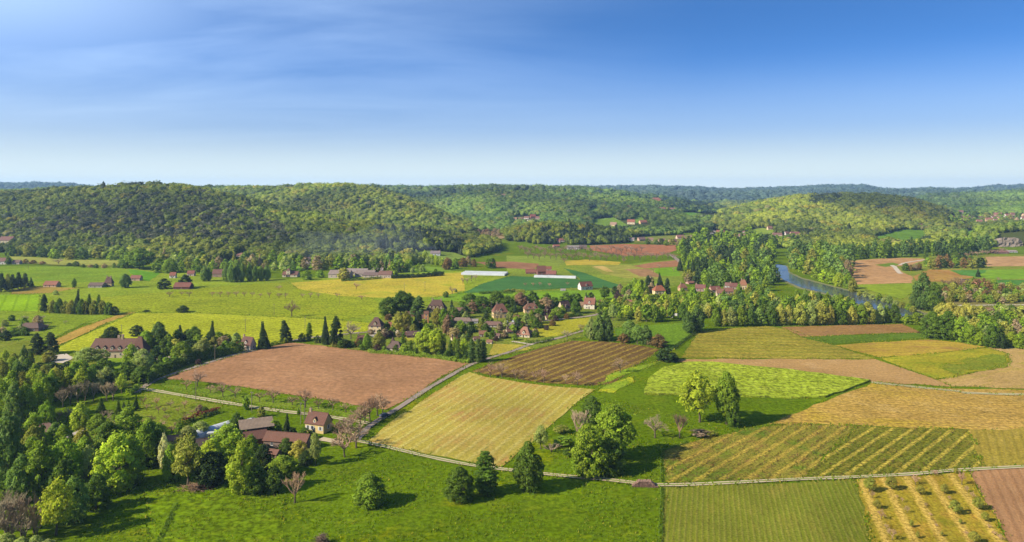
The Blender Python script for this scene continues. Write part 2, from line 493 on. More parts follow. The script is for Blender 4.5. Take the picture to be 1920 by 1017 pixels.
# ------------------------------------------------------------------ ground
def ground():
    us = np.concatenate([np.linspace(-1.35, -0.8, 40, endpoint=False), np.linspace(-0.8, 0.8, 360, endpoint=False), np.linspace(0.8, 1.35, 40)])
    ys = np.concatenate([np.linspace(-300, 120, 8, endpoint=False), np.geomspace(120, 880, 40, endpoint=False), np.geomspace(880, 7000, 330, endpoint=False), np.geomspace(7000, 9000, 6)])
    U, Y = np.meshgrid(us, ys)
    X = U * np.maximum(Y, 300.0 - 0.6 * np.minimum(Y, 120))
    X = np.where(Y < 400, U * np.maximum(Y, 300), U * Y)
    Z = TERR(X, Y)
    V = np.stack([X, Y, Z], -1).reshape(-1, 3)
    nr, nc = X.shape
    i = (np.arange(nr - 1)[:, None] * nc + np.arange(nc - 1)[None]).ravel()
    Fc = np.stack([i, i + 1, i + nc + 1, i + nc], 1)
    m = field_mat("meadow_ground", (114, 138, 16), (98, 124, 12), (128, 144, 26), mid=0.07, fine=0.6, grain=0.33, big=0.01, patch=(150, 146, 14), pthr=0.56, pscale=0.03, bump=1.0)
    # wooded slopes have a leaf-litter floor
    nt = m.node_tree; N, L = nt.nodes, nt.links
    bs = N['Principled BSDF']
    src = bs.inputs['Base Color'].links[0].from_socket
    geo = N.new('ShaderNodeNewGeometry'); s = N.new('ShaderNodeSeparateXYZ'); L.new(geo.outputs['Position'], s.inputs[0])
    fac = remap(N, L, s.outputs['Z'], 1.5, 5.0)
    L.new(mixc(N, L, fac, src, alb((88, 96, 45))), bs.inputs['Base Color'])
    o = bpy.data.objects.new("ground", np_mesh("ground", V, Fc, mats=[m], smooth_shade=True))
    COL.objects.link(o)
    tag(o, "green valley meadows rising into wooded hills", kind='structure')
ground()

# ------------------------------------------------------------------ fields: each a sheet lying on the ground
_fr = random.Random(11)
_ns = [0]
EDGES = []                                           # field edges, for weeds
CLEAR = []                                           # picture polygons kept free of forest
def sheet(name, poly, mat, layer=1, label=None, jit=0.6, step=7.0, raise_=0.0, kind='structure', conform=None):
    poly = [(x + 450 if x >= 1950 else (x - 300 if x <= -60 else x), y) for x, y in poly]   # the land goes on beyond the frame
    pts = [unproject(*p) for p in poly]
    zmax = max(p.z for p in pts)
    out = []
    n = len(pts)
    for i in range(n):
        a, b = pts[i], pts[(i + 1) % n]
        k = max(1, min(60, int((b - a).length / step)))
        for j in range(k):
            p = a.lerp(b, j / k)
            if j: p = p + Vector((_fr.uniform(-jit, jit), _fr.uniform(-jit, jit) * 2.0, 0))
            out.append(p)
    _ns[0] += 1
    if zmax < 0.01 and max(p.y for p in pts) < 800 and name == 'field': EDGES.append(out)
    z0 = 0.05 * layer + raise_ + 0.004 * (_ns[0] % 12)
    fs = max(1.0, min(4.0, sum(p.y for p in pts) / len(pts) / 320.0))      # coarser tussocks in the big far fields
    if fs > 1 and "coarse" not in mat:
        mat["coarse"] = fs
        for nd in mat.node_tree.nodes:
            if nd.type == 'TEX_NOISE' and nd.inputs['Scale'].default_value >= 0.05 and nd.inputs['Scale'].default_value < 3: nd.inputs['Scale'].default_value /= fs
    bm = bmesh.new()
    vs = [bm.verts.new((p.x, p.y, z0)) for p in out]
    f = bm.faces.new(vs)
    if f.normal.z < 0: f.normal_flip()
    bm.normal_update()
    if bm.faces[:][0].normal.z < 0: bmesh.ops.reverse_faces(bm, faces=bm.faces[:])
    if raise_ > 0:                                   # a standing crop has an edge one can see
        ret = bmesh.ops.extrude_edge_only(bm, edges=bm.edges[:])
        for g in ret['geom']:
            if isinstance(g, bmesh.types.BMVert): g.co.z = 0.02
    bmesh.ops.triangulate(bm, faces=[q for q in bm.faces if len(q.verts) > 4])
    if zmax > 0.01 or conform:
        for _ in range(3):
            es = [e for e in bm.edges if e.calc_length() > 18]
            if not es: break
            bmesh.ops.subdivide_edges(bm, edges=es, cuts=1, use_grid_fill=True)
            bmesh.ops.triangulate(bm, faces=[q for q in bm.faces if len(q.verts) > 3])
        co = np.array([v.co[:] for v in bm.verts])
        z = TERR(co[:, 0], co[:, 1])
        for v, q in zip(bm.verts, z): v.co.z = q + 0.8 + 0.01 * (_ns[0] % 12)
        CLEAR.append(list(poly))
    bm.normal_update()
    me = bpy.data.meshes.new(name); bm.to_mesh(me); bm.free()
    me.materials.append(mat)
    o = bpy.data.objects.new(name, me); COL.objects.link(o)
    tag(o, label, kind=kind)
    return o

def ribbon(name, pts, w, mat, layer=3, label=None, kind='structure', mid=None):
    """A road or track of width w metres along picture points."""
    P = [unproject(x + (450 if x >= 1950 else 0), y + (-8 if x >= 1950 and y > 800 else 0)) for x, y in pts]
    # smooth resample
    Q = []
    for i in range(len(P) - 1):
        p0 = P[max(i - 1, 0)]; p1 = P[i]; p2 = P[i + 1]; p3 = P[min(i + 2, len(P) - 1)]
        k = max(2, min(24, int((p2 - p1).length / 6)))
        for j in range(k):
            t = j / k
            Q.append(0.5 * ((2 * p1) + (p2 - p0) * t + (2 * p0 - 5 * p1 + 4 * p2 - p3) * t * t + (3 * p1 - p0 - 3 * p2 + p3) * t ** 3))
    Q.append(P[-1])
    V = []; Fc = []
    _ns[0] += 1; zi = _ns[0] % 12
    for i, q in enumerate(Q):
        d = (Q[min(i + 1, len(Q) - 1)] - Q[max(i - 1, 0)]); d.z = 0
        nrm = Vector((-d.y, d.x, 0)).normalized()
        ww = w * 0.5 * (1 + _fr.uniform(-0.16, 0.16))
        for s in (-1, -0.33, 0.33, 1):
            p = q + nrm * s * ww
            z = float(TERR(np.array([p.x]), np.array([p.y]))[0])
            V.append((p.x, p.y, z + 0.05 * layer + 0.004 * zi + (0.5 if z > 0.05 else 0)))
        if i:
            b = 4 * (i - 1)
            for k in range(3): Fc.append((b + k, b + 4 + k, b + 5 + k, b + 1 + k))
    if Q[0].y < 600:
        EDGES.append([Vector(v) for v in V[0::4]] + [Vector(v) for v in V[3::4]][::-1])
    me = bpy.data.meshes.new(name); me.from_pydata(V, [], Fc); me.materials.append(mat)
    if mid is not None:                              # a grassy crown between two wheel ruts
        me.materials.append(mid)
        me.polygons.foreach_set('material_index', [1 if k % 3 == 1 else 0 for k in range(len(Fc))])
    me.update()
    o = bpy.data.objects.new(name, me); COL.objects.link(o)
    if me.polygons[0].normal.z < 0:
        me.flip_normals()
    tag(o, label, kind=kind)
    return o

def rowdir(p, q):
    a = unproject(*p); b = unproject(*q); d = b - a
    return math.atan2(d.y, d.x)
# ------------------------------------------------------------------ the farmland, from the near fields to the far ones
D = rowdir
FM = field_mat
# near meadow and mown strip
sheet("field", [(268,915),(420,905),(535,938),(530,1030),(282,1030)], FM("mown_meadow", (124,146,18), (104,132,12), (138,152,26), fine=0.45, grain=0.5, patch=(150,160,25), pthr=0.66), 1, "lighter mown meadow strip")
# bottom crop with drilled rows
sheet("field", [(1244,914),(1400,908),(1604,899),(1648,1060),(1240,1060)], FM("drilled_crop", (142,144,46), (118,136,34), (156,146,56), rows=D((1420,910),(1438,1016)), sp=1.6, ramt=0.35, rc=(172,150,82), mid=0.03, fine=1.4, grain=0.25, streak=0.8, bump=0.5), 2, "young crop drilled in fine rows")
# orchard floor
sheet("field", [(1606,900),(1700,894),(1816,884),(1915,1060),(1650,1060)], FM("orchard_floor", (190,168,54), (166,148,44), (204,160,64), rows=D((1668,900),(1728,1016)), sp=7.6, ramt=0.95, rc=(240,200,100), rsharp=-0.15, mid=0.08, fine=1.0, grain=0.35, wob=0.35, streak=0.9, patch=(120,130,30), pthr=0.58, pscale=0.06), 2, "ochre orchard floor with mown straw strips")
sheet("field", [(1818,885),(1870,877),(1960,862),(1990,1060),(1918,1060)], FM("tilled_tan", (200,152,105), (186,138,92), (214,168,118), rows=D((1880,900),(1918,980)), sp=3.0, ramt=0.45, rc=(172,124,82), mid=0.03, fine=1.2, grain=0.16, streak=0.9), 2, "bare tan tilled field")
# vineyard
sheet("field", [(1246,905),(1243,846),(1300,829),(1400,804),(1480,796),(1540,797),(1608,799),(1500,899)], FM("vineyard_floor", (165,150,62), (138,136,46), (150,112,66), rows=D((1390,900),(1530,808)), sp=6.0, ramt=0.75, rc=(206,174,74), rsharp=-0.2, mid=0.12, fine=1.2, grain=0.5, streak=0.8, patch=(98,130,32), pthr=0.52, pscale=0.05), 2, "patchy young vineyard ground with ochre rows")
sheet("field", [(1500,899),(1608,799),(1700,804),(1817,807),(1842,880),(1700,891)], FM("vineyard_rows", (138,134,46), (118,122,38), (156,138,56), rows=D((1498,895),(1638,807)), sp=5.75, ramt=1.0, rc=(206,182,74), rsharp=-0.45, mid=0.15, fine=0.9, grain=0.55, wob=0.25, streak=0.6), 3, "vineyard in straight green and straw rows")
# right hand ochre expanse
sheet("field", [(1441,796),(1475,780),(1560,748),(1634,719),(1720,728),(1960,742),(1960,858),(1842,880),(1818,806),(1700,803),(1600,797)], FM("stubble_ochre", (204,164,86), (188,156,62), (212,176,104), rows=D((1500,780),(1900,800)), sp=3.4, ramt=0.2, rc=(160,140,66), mid=0.06, fine=0.6, grain=0.4, streak=1.0, patch=(206,178,52), pthr=0.52, pscale=0.02), 2, "wide ochre stubble field")
sheet("field", [(1818,806),(1960,800),(1960,858),(1842,880)], FM("stubble_green", (176,152,62), (160,146,52), (190,164,76), rows=D((1840,860),(1830,810)), sp=3.0, ramt=0.35, rc=(140,130,52), grain=0.3), 3, "dull yellow stubble corner")
sheet("field", [(1228,677),(1300,674),(1480,674),(1640,674),(1690,690),(1760,714),(1785,726),(1634,717),(1450,692),(1330,681)], FM("tan_tilth", (204,164,104), (192,150,90), (214,176,118), rows=D((1300,676),(1700,700)), sp=4.0, ramt=0.3, rc=(178,136,84), grain=0.2, streak=1), 2, "bare tan strip of tilled soil")
# green flowering crop
sheet("field", [(1208,741),(1216,712),(1244,691),(1290,681),(1335,681),(1460,693),(1632,715),(1548,746),(1500,748),(1380,744)], FM("flowering_crop", (182,192,58), (158,178,46), (196,202,76), rows=D((1300,740),(1500,738)), sp=2.6, ramt=0.35, rc=(128,156,32), mid=0.12, fine=0.6, grain=0.55, bump=1.0, patch=(222,210,30), pthr=0.68, pscale=0.025), 2, "bright green crop coming into yellow flower", raise_=0.7)
sheet("field", [(1120,722),(1160,708),(1250,676),(1228,680),(1180,690),(1150,700)], FM("weedy_green", (160,180,50), (140,170,40), patch=(210,200,40), pthr=0.55, pscale=0.08), 2, "weedy yellow green verge", jit=1.2)
sheet("field", [(1120,735),(1150,718),(1185,706),(1190,716),(1160,730),(1150,738)], FM("weedy_green_b", (160,180,50), (140,170,40), patch=(210,200,40), pthr=0.5, pscale=0.08), 3, "weedy yellow green patch", jit=1.2)
# middle right fields
sheet("field", [(1276,671),(1292,650),(1312,621),(1380,615),(1440,612),(1482,619),(1562,648),(1640,673),(1480,673)], FM("rowed_olive", (176,158,62), (158,150,52), (190,164,70), rows=D((1310,650),(1600,655)), sp=9.0, ramt=0.6, rc=(116,130,34), rsharp=-0.1, mid=0.05, fine=0.7, grain=0.4, wob=1.2, streak=1), 2, "olive field with broken green rows")
sheet("field", [(1464,614),(1560,611),(1692,608),(1728,624),(1600,628),(1500,632)], FM("brown_strip", (176,136,84), (164,124,74), (196,160,80), grain=0.25, streak=1), 2, "brown tilled strip by the river wood")
sheet("field", [(1503,633),(1600,629),(1728,625),(1742,634),(1640,640),(1556,646)], FM("green_strip", (112,140,40), (98,128,34), (136,144,52), grain=0.4), 2, "green grass strip")
sheet("field", [(1564,648),(1640,642),(1742,637),(1800,643),(1850,651),(1750,664),(1650,671)], FM("yellow_stubble", (206,178,66), (190,160,62), (176,128,82), rows=D((1600,655),(1800,650)), sp=6, ramt=0.2, rc=(150,120,60), grain=0.25, streak=1, patch=(168,126,76), pthr=0.54, pscale=0.02), 2, "yellow stubble field with brown patches")
sheet("field", [(1648,672),(1750,664),(1852,653),(1888,664),(1892,680),(1862,693),(1782,709),(1752,711),(1690,689)], FM("ripening_field", (192,176,54), (170,166,44), (128,150,34), grain=0.3, streak=1), 3, "yellow field turning green at one side")
sheet("field", [(1795,704),(1862,692),(1888,680),(1886,668),(1840,668),(1760,690)], FM("green_patch", (128,146,42), (148,154,46), (164,160,50), grain=0.35), 4, "green patch of a yellow field", jit=2.5)
sheet("field", [(1852,652),(1960,662),(1960,744),(1785,725),(1756,713),(1862,694),(1893,680),(1890,664)], FM("pale_stubble", (212,178,112), (198,160,90), (188,170,80), grain=0.25, streak=1, patch=(224,196,140), pthr=0.56), 2, "pale tan stubble field")
# centre
sheet("field", [(686,830),(735,790),(800,747),(850,714),(880,698),(912,708),(1010,722),(1116,731),(1070,765),(1030,800),(1000,828),(940,877),(880,867),(800,852)], FM("striped_tillage", (206,182,88), (188,178,66), (200,156,88), rows=D((760,812),(906,724)), sp=5.0, ramt=0.6, rc=(222,206,118), rsharp=-0.1, mid=0.03, fine=0.8, grain=0.22, wob=0.3, streak=1.0, big=0.008, patch=(200,154,90), pthr=0.5, pscale=0.012), 2, "yellow green field striped by the drill")
sheet("field", [(884,697),(940,677),(1000,657),(1072,639),(1130,641),(1200,648),(1236,656),(1200,682),(1152,719),(1104,724),(1000,716),(920,704)], FM("striped_brown", (132,104,62), (116,88,54), (156,134,62), rows=D((930,700),(1090,646)), sp=6.0, ramt=0.75, rc=(182,156,64), rsharp=0.1, mid=0.05, fine=0.9, grain=0.35, wob=0.8, streak=1.0), 2, "brown field striped with yellow weeds")
sheet("field", [(308,712),(345,695),(440,664),(500,652),(545,643),(600,648),(700,660),(800,671),(884,682),(830,705),(780,740),(722,769),(640,755),(500,733),(400,719)], FM("ploughed_brown", (194,146,104), (178,130,88), (206,158,114), rows=D((400,690),(800,700)), sp=7.0, ramt=0.16, rc=(166,120,84), mid=0.03, fine=0.5, grain=0.22, streak=1.0, wob=1.0, bump=0.4), 2, "large bare brown ploughed field")
# left fields
sheet("field", [(-80,500),(240,500),(420,520),(545,523),(760,511),(900,508),(952,519),(868,556),(725,590),(700,608),(400,606),(-80,606)], FM("pasture_left", (156,172,44), (138,160,36), (170,178,56), grain=0.35, streak=1), 1, "yellow green pasture of the left valley")
sheet("field", [(950,480),(1040,486),(1180,495),(1280,486),(1280,535),(1160,560),(1090,562),(1000,560),(870,560),(860,545),(950,520)], FM("pasture_far", (146,162,52), (132,152,46), (160,164,64), grain=0.3, streak=1), 1, "olive pasture of the far valley")
sheet("field", [(700,606),(725,590),(868,560),(1100,562),(1290,545),(1330,575),(1200,606),(1000,655),(880,682),(690,660),(590,648),(590,634)], FM("gardens", (138,150,50), (118,136,40), (160,150,70), grain=0.4, streak=0.8), 1, "garden grass of the hamlet")
sheet("field", [(-80,606),(95,606),(60,668),(150,664),(300,640),(480,655),(300,712),(262,728),(150,720),(-80,720)], FM("park_grass", (140,150,46), (116,134,36), (160,156,64), grain=0.4, streak=0.8), 1, "park grass round the manor")
sheet("field", [(1590,488),(1800,478),(1980,474),(1980,600),(1800,600),(1740,590),(1690,570),(1600,545)], FM("right_valley", (146,156,52), (130,146,44), (168,150,76), grain=0.3, streak=1), 1, "olive pasture across the river")
LY = FM("rape_left", (200,200,50), (176,184,42), (208,206,60), rows=D((150,640),(450,600)), sp=7, ramt=0.4, rc=(142,164,32), grain=0.45, streak=1, patch=(206,206,34), pthr=0.58, pscale=0.012)
sheet("field", [(84,664),(150,632),(252,588),(340,587),(480,593),(600,599),(715,607),(690,622),(600,634),(500,648),(440,656),(300,640),(160,662)], LY, 2, "yellow green rape field")
sheet("field", [(62,668),(110,634),(160,612),(230,588),(256,586),(200,606),(150,630),(100,652)], FM("tan_strip", (204,166,80), (190,152,70), (186,170,66), grain=0.25, streak=1, rows=D((90,650),(240,590)), sp=4, ramt=0.2, rc=(170,140,60)), 3, "tan strip beside the rape field")
sheet("field", [(-60,586),(70,583),(212,590),(150,610),(90,640),(20,640),(-60,620)], FM("green_left", (150,168,42), (130,154,36), (164,174,54), grain=0.4, streak=1), 2, "green pasture")
sheet("field", [(-60,553),(75,553),(72,584),(-60,584)], FM("vine_left", (160,194,28), (148,186,24), rows=D((20,556),(8,582)), sp=9, ramt=0.5, rc=(110,140,22), rsharp=-0.6, grain=0.25), 3, "bright green plot in rows")
sheet("field", [(226,586),(160,560),(330,546),(420,537),(540,530),(560,543),(700,560),(715,578),(690,592),(640,600),(480,592),(330,586)], FM("big_green", (166,174,40), (146,160,34), (182,182,50), rows=D((300,580),(600,590)), sp=10, ramt=0.35, rc=(132,154,30), grain=0.45, streak=1), 2, "large yellow green meadow")
sheet("field", [(545,531),(640,524),(760,518),(868,511),(872,545),(830,556),(740,560),(640,556),(560,543)], FM("yellow_mid", (216,192,70), (200,182,60), (180,178,54), grain=0.3, streak=1, patch=(150,172,40), pthr=0.56), 3, "yellow meadow with tufts")
sheet("field", [(-60,498),(60,500),(150,500),(240,505),(250,524),(150,530),(40,528),(-60,526)], FM("green_far_left", (142,166,40), (120,152,34), (158,170,50), grain=0.3, streak=1), 2, "pasture before the wooded hill")
sheet("field", [(18,482),(120,486),(232,490),(230,500),(120,499),(30,494)], FM("pale_far_left", (180,178,84), (166,170,70), grain=0.2), 3, "pale hay meadow")
sheet("field", [(20,545),(60,538),(150,540),(95,550),(20,552)], FM("tan_left", (190,158,76), (176,160,66), grain=0.2), 3, "small tan plot")
# emerald fields and far centre patchwork
EM = FM("emerald_crop", (88,134,70), (76,124,62), (100,142,70), rows=D((870,545),(1080,530)), sp=14, ramt=0.2, rc=(60,106,48), grain=0.15, streak=1)
sheet("field", [(868,550),(905,532),(957,518),(1020,520),(1086,524),(1088,540),(1000,545),(930,549)], EM, 3, "emerald green crop")
sheet("field", [(1056,503),(1096,512),(1140,528),(1166,536),(1150,541),(1090,540),(1086,522)], EM, 3, "emerald green crop strip")
sheet("field", [(872,547),(1000,546),(1120,544),(1170,552),(1140,566),(1000,562),(880,568),(800,562)], FM("pasture_mid", (142,176,44), (126,164,40), grain=0.25, streak=1), 2, "green pasture behind the hamlet")
FAR = [
 ([(1058,490),(1100,487),(1164,492),(1160,497),(1062,498)], (214,190,70), (200,176,62), "far yellow plot"),
 ([(1105,499),(1180,497),(1250,514),(1232,524),(1170,522),(1130,514)], (176,172,72), (160,158,70), "far olive plot"),
 ([(1170,505),(1216,505),(1240,520),(1200,519)], (182,140,96), (170,130,86), "far brown plot"),
 ([(1112,500),(1130,499),(1152,510),(1138,510)], (220,190,110), (210,176,96), "far straw plot"),
 ([(1105,461),(1170,458),(1266,460),(1268,470),(1240,479),(1170,480),(1110,470)], (192,130,92), (180,118,80), "far brick brown ploughed field"),
 ([(1186,499),(1230,492),(1272,488),(1274,500),(1210,504)], (190,136,96), (178,124,84), "far pinkish ploughed plot"),
 ([(1218,504),(1272,502),(1275,518),(1240,518)], (140,180,40), (124,166,36), "far green plot"),
 ([(950,480),(1050,482),(1060,492),(1040,498),(950,490)], (142,164,56), (156,168,64), "far green plot by the bare orchard"),
 ([(890,492),(960,491),(1012,495),(1000,506),(930,502)], (176,128,92), (166,118,84), "far pinkish brown plot"),
 ([(752,505),(800,500),(880,504),(820,512),(760,513)], (142,172,56), (128,160,50), "far green meadow by the sheds"),
 ([(770,470),(850,474),(880,484),(840,490),(780,488)], (150,170,72), (138,160,66), "far pale meadow below the wood"),
 ([(240,505),(300,512),(280,528),(252,524)], (120,172,34), (110,160,30), "far green plot"),
 ([(495,500),(530,490),(590,502),(560,510)], (136,172,44), (122,160,40), "far green slope meadow"),
 ([(1590,490),(1640,486),(1692,484),(1742,486),(1704,499),(1674,500),(1712,521),(1710,531),(1650,533),(1600,534)], (212,166,112), (200,152,98), "tan tilled field across the river"),
 ([(1640,497),(1674,493),(1690,497),(1660,501)], (136,160,50), (126,150,46), "green wedge in the tan field"),
 ([(1600,535),(1712,532),(1712,548),(1692,562),(1640,548)], (156,174,48), (140,162,42), "bright green meadow across the river"),
 ([(1712,520),(1740,506),(1800,506),(1826,520),(1780,528),(1720,530)], (196,168,84), (190,126,70), "tan and rust plot across the river"),
 ([(1780,508),(1850,506),(1960,500),(1960,517),(1870,524),(1830,521)], (150,184,50), (128,170,44), "far green field"),
 ([(1782,507),(1850,507),(1832,520),(1800,516)], (106,156,64), (96,146,60), "far bright emerald plot"),
 ([(1866,526),(1960,516),(1960,532),(1880,535)], (100,152,62), (92,140,58), "far emerald strip"),
 ([(1846,482),(1960,474),(1960,497),(1850,500)], (214,170,118), (202,156,104), "far tan tilled field"),
 ([(1720,548),(1780,540),(1960,540),(1960,582),(1860,586),(1760,566)], (150,130,78), (140,140,70), "scrubby orchard ground"),
 ([(1840,578),(1960,572),(1960,590),(1870,588)], (172,124,92), (164,118,88), "bare pinkish strip"),
 ([(1628,447),(1660,440),(1690,431),(1735,433),(1742,450),(1700,456),(1650,452)], (122,160,46), (108,146,40), "hillside meadow"),
 ([(1262,399),(1300,399),(1362,403),(1364,407),(1290,406)], (124,170,50), (112,156,44), "far hilltop meadow"),
 ([(1395,433),(1430,428),(1460,434),(1440,441),(1400,440)], (150,170,56), (140,160,52), "far hill meadow"),
 ([(1400,445),(1450,444),(1505,447),(1508,454),(1420,453)], (146,172,44), (132,160,40), "far green meadow below houses"),
 ([(1110,412),(1150,408),(1180,424),(1150,428),(1110,424)], (136,166,56), (124,154,50), "far clearing with houses"),
 ([(1188,406),(1204,402),(1208,417),(1192,420)], (132,166,56), (124,154,50), "far small clearing"),
 ([(1100,393),(1118,388),(1126,396),(1106,400)], (128,160,56), (118,150,50), "far hillside clearing"),
 ([(1806,433),(1832,432),(1834,444),(1812,446)], (126,166,50), (116,152,46), "far clearing by the village"),
 ([(880,434),(935,436),(952,446),(930,452),(900,446)], (168,140,104), (150,128,88), "far brown clearing"),
 ([(1180,445),(1360,438),(1420,452),(1300,458),(1190,456)], (146,150,66), (134,142,60), "far gardens of the hillside hamlet"),
]
for poly, a, b_, lab in FAR:
    cx = sum(p[0] for p in poly) / len(poly); cy = sum(p[1] for p in poly) / len(poly)
    sheet("field", poly, FM("far_field", a, b_, grain=0.2, streak=1, fine=0.35, mid=0.03, rows=D((cx - 20, cy), (cx + 20, cy)), sp=9, ramt=0.25, rc=tuple(int(q * 0.82) for q in a), bump=0.3), 3, lab, jit=1.0, step=14)
CLEAR.append([(1200,443),(1420,438),(1460,446),(1380,452),(1200,452)])

# yellow lots round the hamlet
sheet("field", [(915,668),(925,645),(985,648),(1000,655),(950,662)], FM("yellow_lot", (196,176,72), (176,172,60), grain=0.25), 3, "dry yellow lot")
sheet("field", [(990,620),(1020,606),(1110,595),(1105,612),(1050,630),(1010,634)], FM("yellow_lot_b", (196,186,54), (180,176,50), grain=0.3, streak=1), 3, "yellow hay lot beside the road")
sheet("field", [(735,625),(800,621),(806,640),(760,640)], FM("yellow_lot_c", (170,176,60), (186,180,66), grain=0.25), 3, "yellow green lot behind the turret house")
sheet("field", [(1150,615),(1290,605),(1330,610),(1300,625),(1262,658),(1200,645),(1160,640)], FM("green_paddock", (124,154,40), (106,140,32), grain=0.4), 2, "bright green paddock")
sheet("field", [(270,735),(330,742),(415,760),(410,775),(330,800),(250,810),(225,790),(262,765)], FM("orchard_grass", (144,156,42), (124,142,34), (160,154,62), grain=0.45), 2, "orchard grass by the farm")
sheet("field", [(300,722),(400,728),(520,748),(640,770),(690,780),(660,786),(520,766),(400,746),(330,735)], FM("verge_grass", (132,152,40), (112,138,32), (150,156,60), grain=0.45), 2, "grass verge under bare trees")
sheet("field", [(200,668),(262,664),(310,690),(295,705),(205,700),(180,690)], FM("lawn", (150,174,44), (134,164,40), grain=0.2), 2, "mown lawn before the manor")

# roads, lanes and yards
DIRT = simple("pale_dirt", (222,200,160), 0.95, 0.2, 0.5)
DIRTG = simple("grass_crown", (140,156,60), 0.95, 0.3, 0.8)
ROAD = simple("worn_asphalt", (176,156,138), 0.9, 0.15, 0.6)
GRAV = simple("white_gravel", (226,208,180), 0.95, 0.12, 0.5)
ribbon("track", [(672,828),(720,838),(800,857),(880,873),(950,882),(1050,893),(1140,901),(1200,908),(1245,911),(1320,909),(1400,905),(1500,900),(1600,896),(1700,891),(1760,886),(1850,880),(1960,860)], 2.2, DIRT, 6, "pale farm track with two ruts", mid=DIRTG)
ribbon("road", [(668,828),(682,811),(700,795),(750,764),(800,731),(850,702),(884,684),(925,670),(962,659),(1000,645),(1050,634),(1090,622),(1130,612)], 2.9, ROAD, 5, "narrow grey country road")
ribbon("lane", [(262,729),(300,735),(340,742),(430,757),(520,771),(600,780),(640,786),(692,795)], 3.0, DIRT, 5, "pale gravel lane", mid=DIRTG)
ribbon("road", [(256,737),(268,727),(290,715),(330,700),(372,687),(430,668),(480,657)], 3.0, ROAD, 4, "lane along the hedge")
ribbon("track", [(640,832),(618,827),(600,824)], 3.4, DIRT, 6, "farmyard entrance track")
ribbon("track", [(545,640),(580,634),(620,630),(680,624),(740,622),(800,620),(860,615)], 3.6, ROAD, 5, "village road")
ribbon("road", [(860,615),(940,608),(1010,603),(1100,594),(1140,585),(1200,575)], 4.0, ROAD, 5, "village road by the hay lot")
sheet("yard", [(690,628),(720,619),(790,618),(800,622),(760,627),(700,634)], GRAV, 7, "white gravel yard", jit=0.6)
sheet("yard", [(95,668),(125,664),(140,672),(118,682),(96,680)], GRAV, 5, "white gravel courtyard", jit=0.6)
sheet("yard", [(285,672),(318,668),(322,676),(296,680)], GRAV, 5, "pale pool terrace", jit=0.5)
sheet("yard", [(938,607),(1000,602),(1010,610),(950,618)], ROAD, 6, "grey car park", jit=0.5)
ribbon("drive", [(120,822),(140,815),(160,806),(178,797)], 4.0, simple("grey_drive", (205,190,176), 0.95, 0.15, 0.5), 5, "pale forked drive")
ribbon("drive", [(960,641),(985,645),(1000,647)], 3.0, GRAV, 6, "white gravel drive")
ribbon("lane", [(1672,498),(1678,502),(1686,512),(1690,514)], 5.0, GRAV, 7, "white winding lane")
ribbon("lane", [(1686,498),(1700,493),(1740,487)], 4.0, GRAV, 7, "white lane")
ribbon("road", [(1258,478),(1268,486),(1278,494)], 6.0, ROAD, 7, "far grey road")
ribbon("lane", [(1860,545),(1800,560),(1760,566)], 3.0, GRAV, 6, "white sandy lane")
ribbon("lane", [(1790,576),(1850,573),(1960,569)], 4.0, GRAV, 6, "white sandy lane by the scrub")

ribbon("track", [(1634,718),(1720,727),(1800,735),(1870,740),(1960,747)], 3.0, DIRT, 6, "pale dirt track across the ochre field", mid=DIRTG)
# the river
def water_mat():
    m, nt, N, L, b = new_mat("river_water")
    b.inputs['Base Color'].default_value = (0.045, 0.055, 0.05, 1)
    b.inputs['Specular IOR Level'].default_value = 0.2
    b.inputs['Roughness'].default_value = 0.12
    b.inputs['IOR'].default_value = 1.27
    tc = N.new('ShaderNodeTexCoord').outputs['Object']
    n = noise_node(N, L, tc, 0.12, 5, 0.6)
    bp = N.new('ShaderNodeBump'); bp.inputs['Strength'].default_value = 0.3; bp.inputs['Distance'].default_value = 0.5
    L.new(n, bp.inputs['Height']); L.new(bp.outputs[0], b.inputs['Normal'])
    return m
sheet("gravel_bank", [(1444,495),(1478,499),(1482,511),(1504,521),(1554,534),(1604,547),(1658,560),(1698,572),(1740,588),(1730,598),(1690,596),(1650,587),(1600,571),(1550,554),(1496,541),(1466,527),(1450,512)], simple("river_gravel", (140,138,84), 0.95, 0.25, 0.2), 2, "stony river bank")
sheet("river", [(1448,495),(1474,499),(1479,512),(1501,523),(1551,536),(1601,549),(1654,562),(1694,574),(1732,589),(1724,597),(1692,594),(1654,585),(1604,569),(1554,552),(1500,539),(1470,526),(1454,511)], water_mat(), 5, "blue grey river winding between trees")

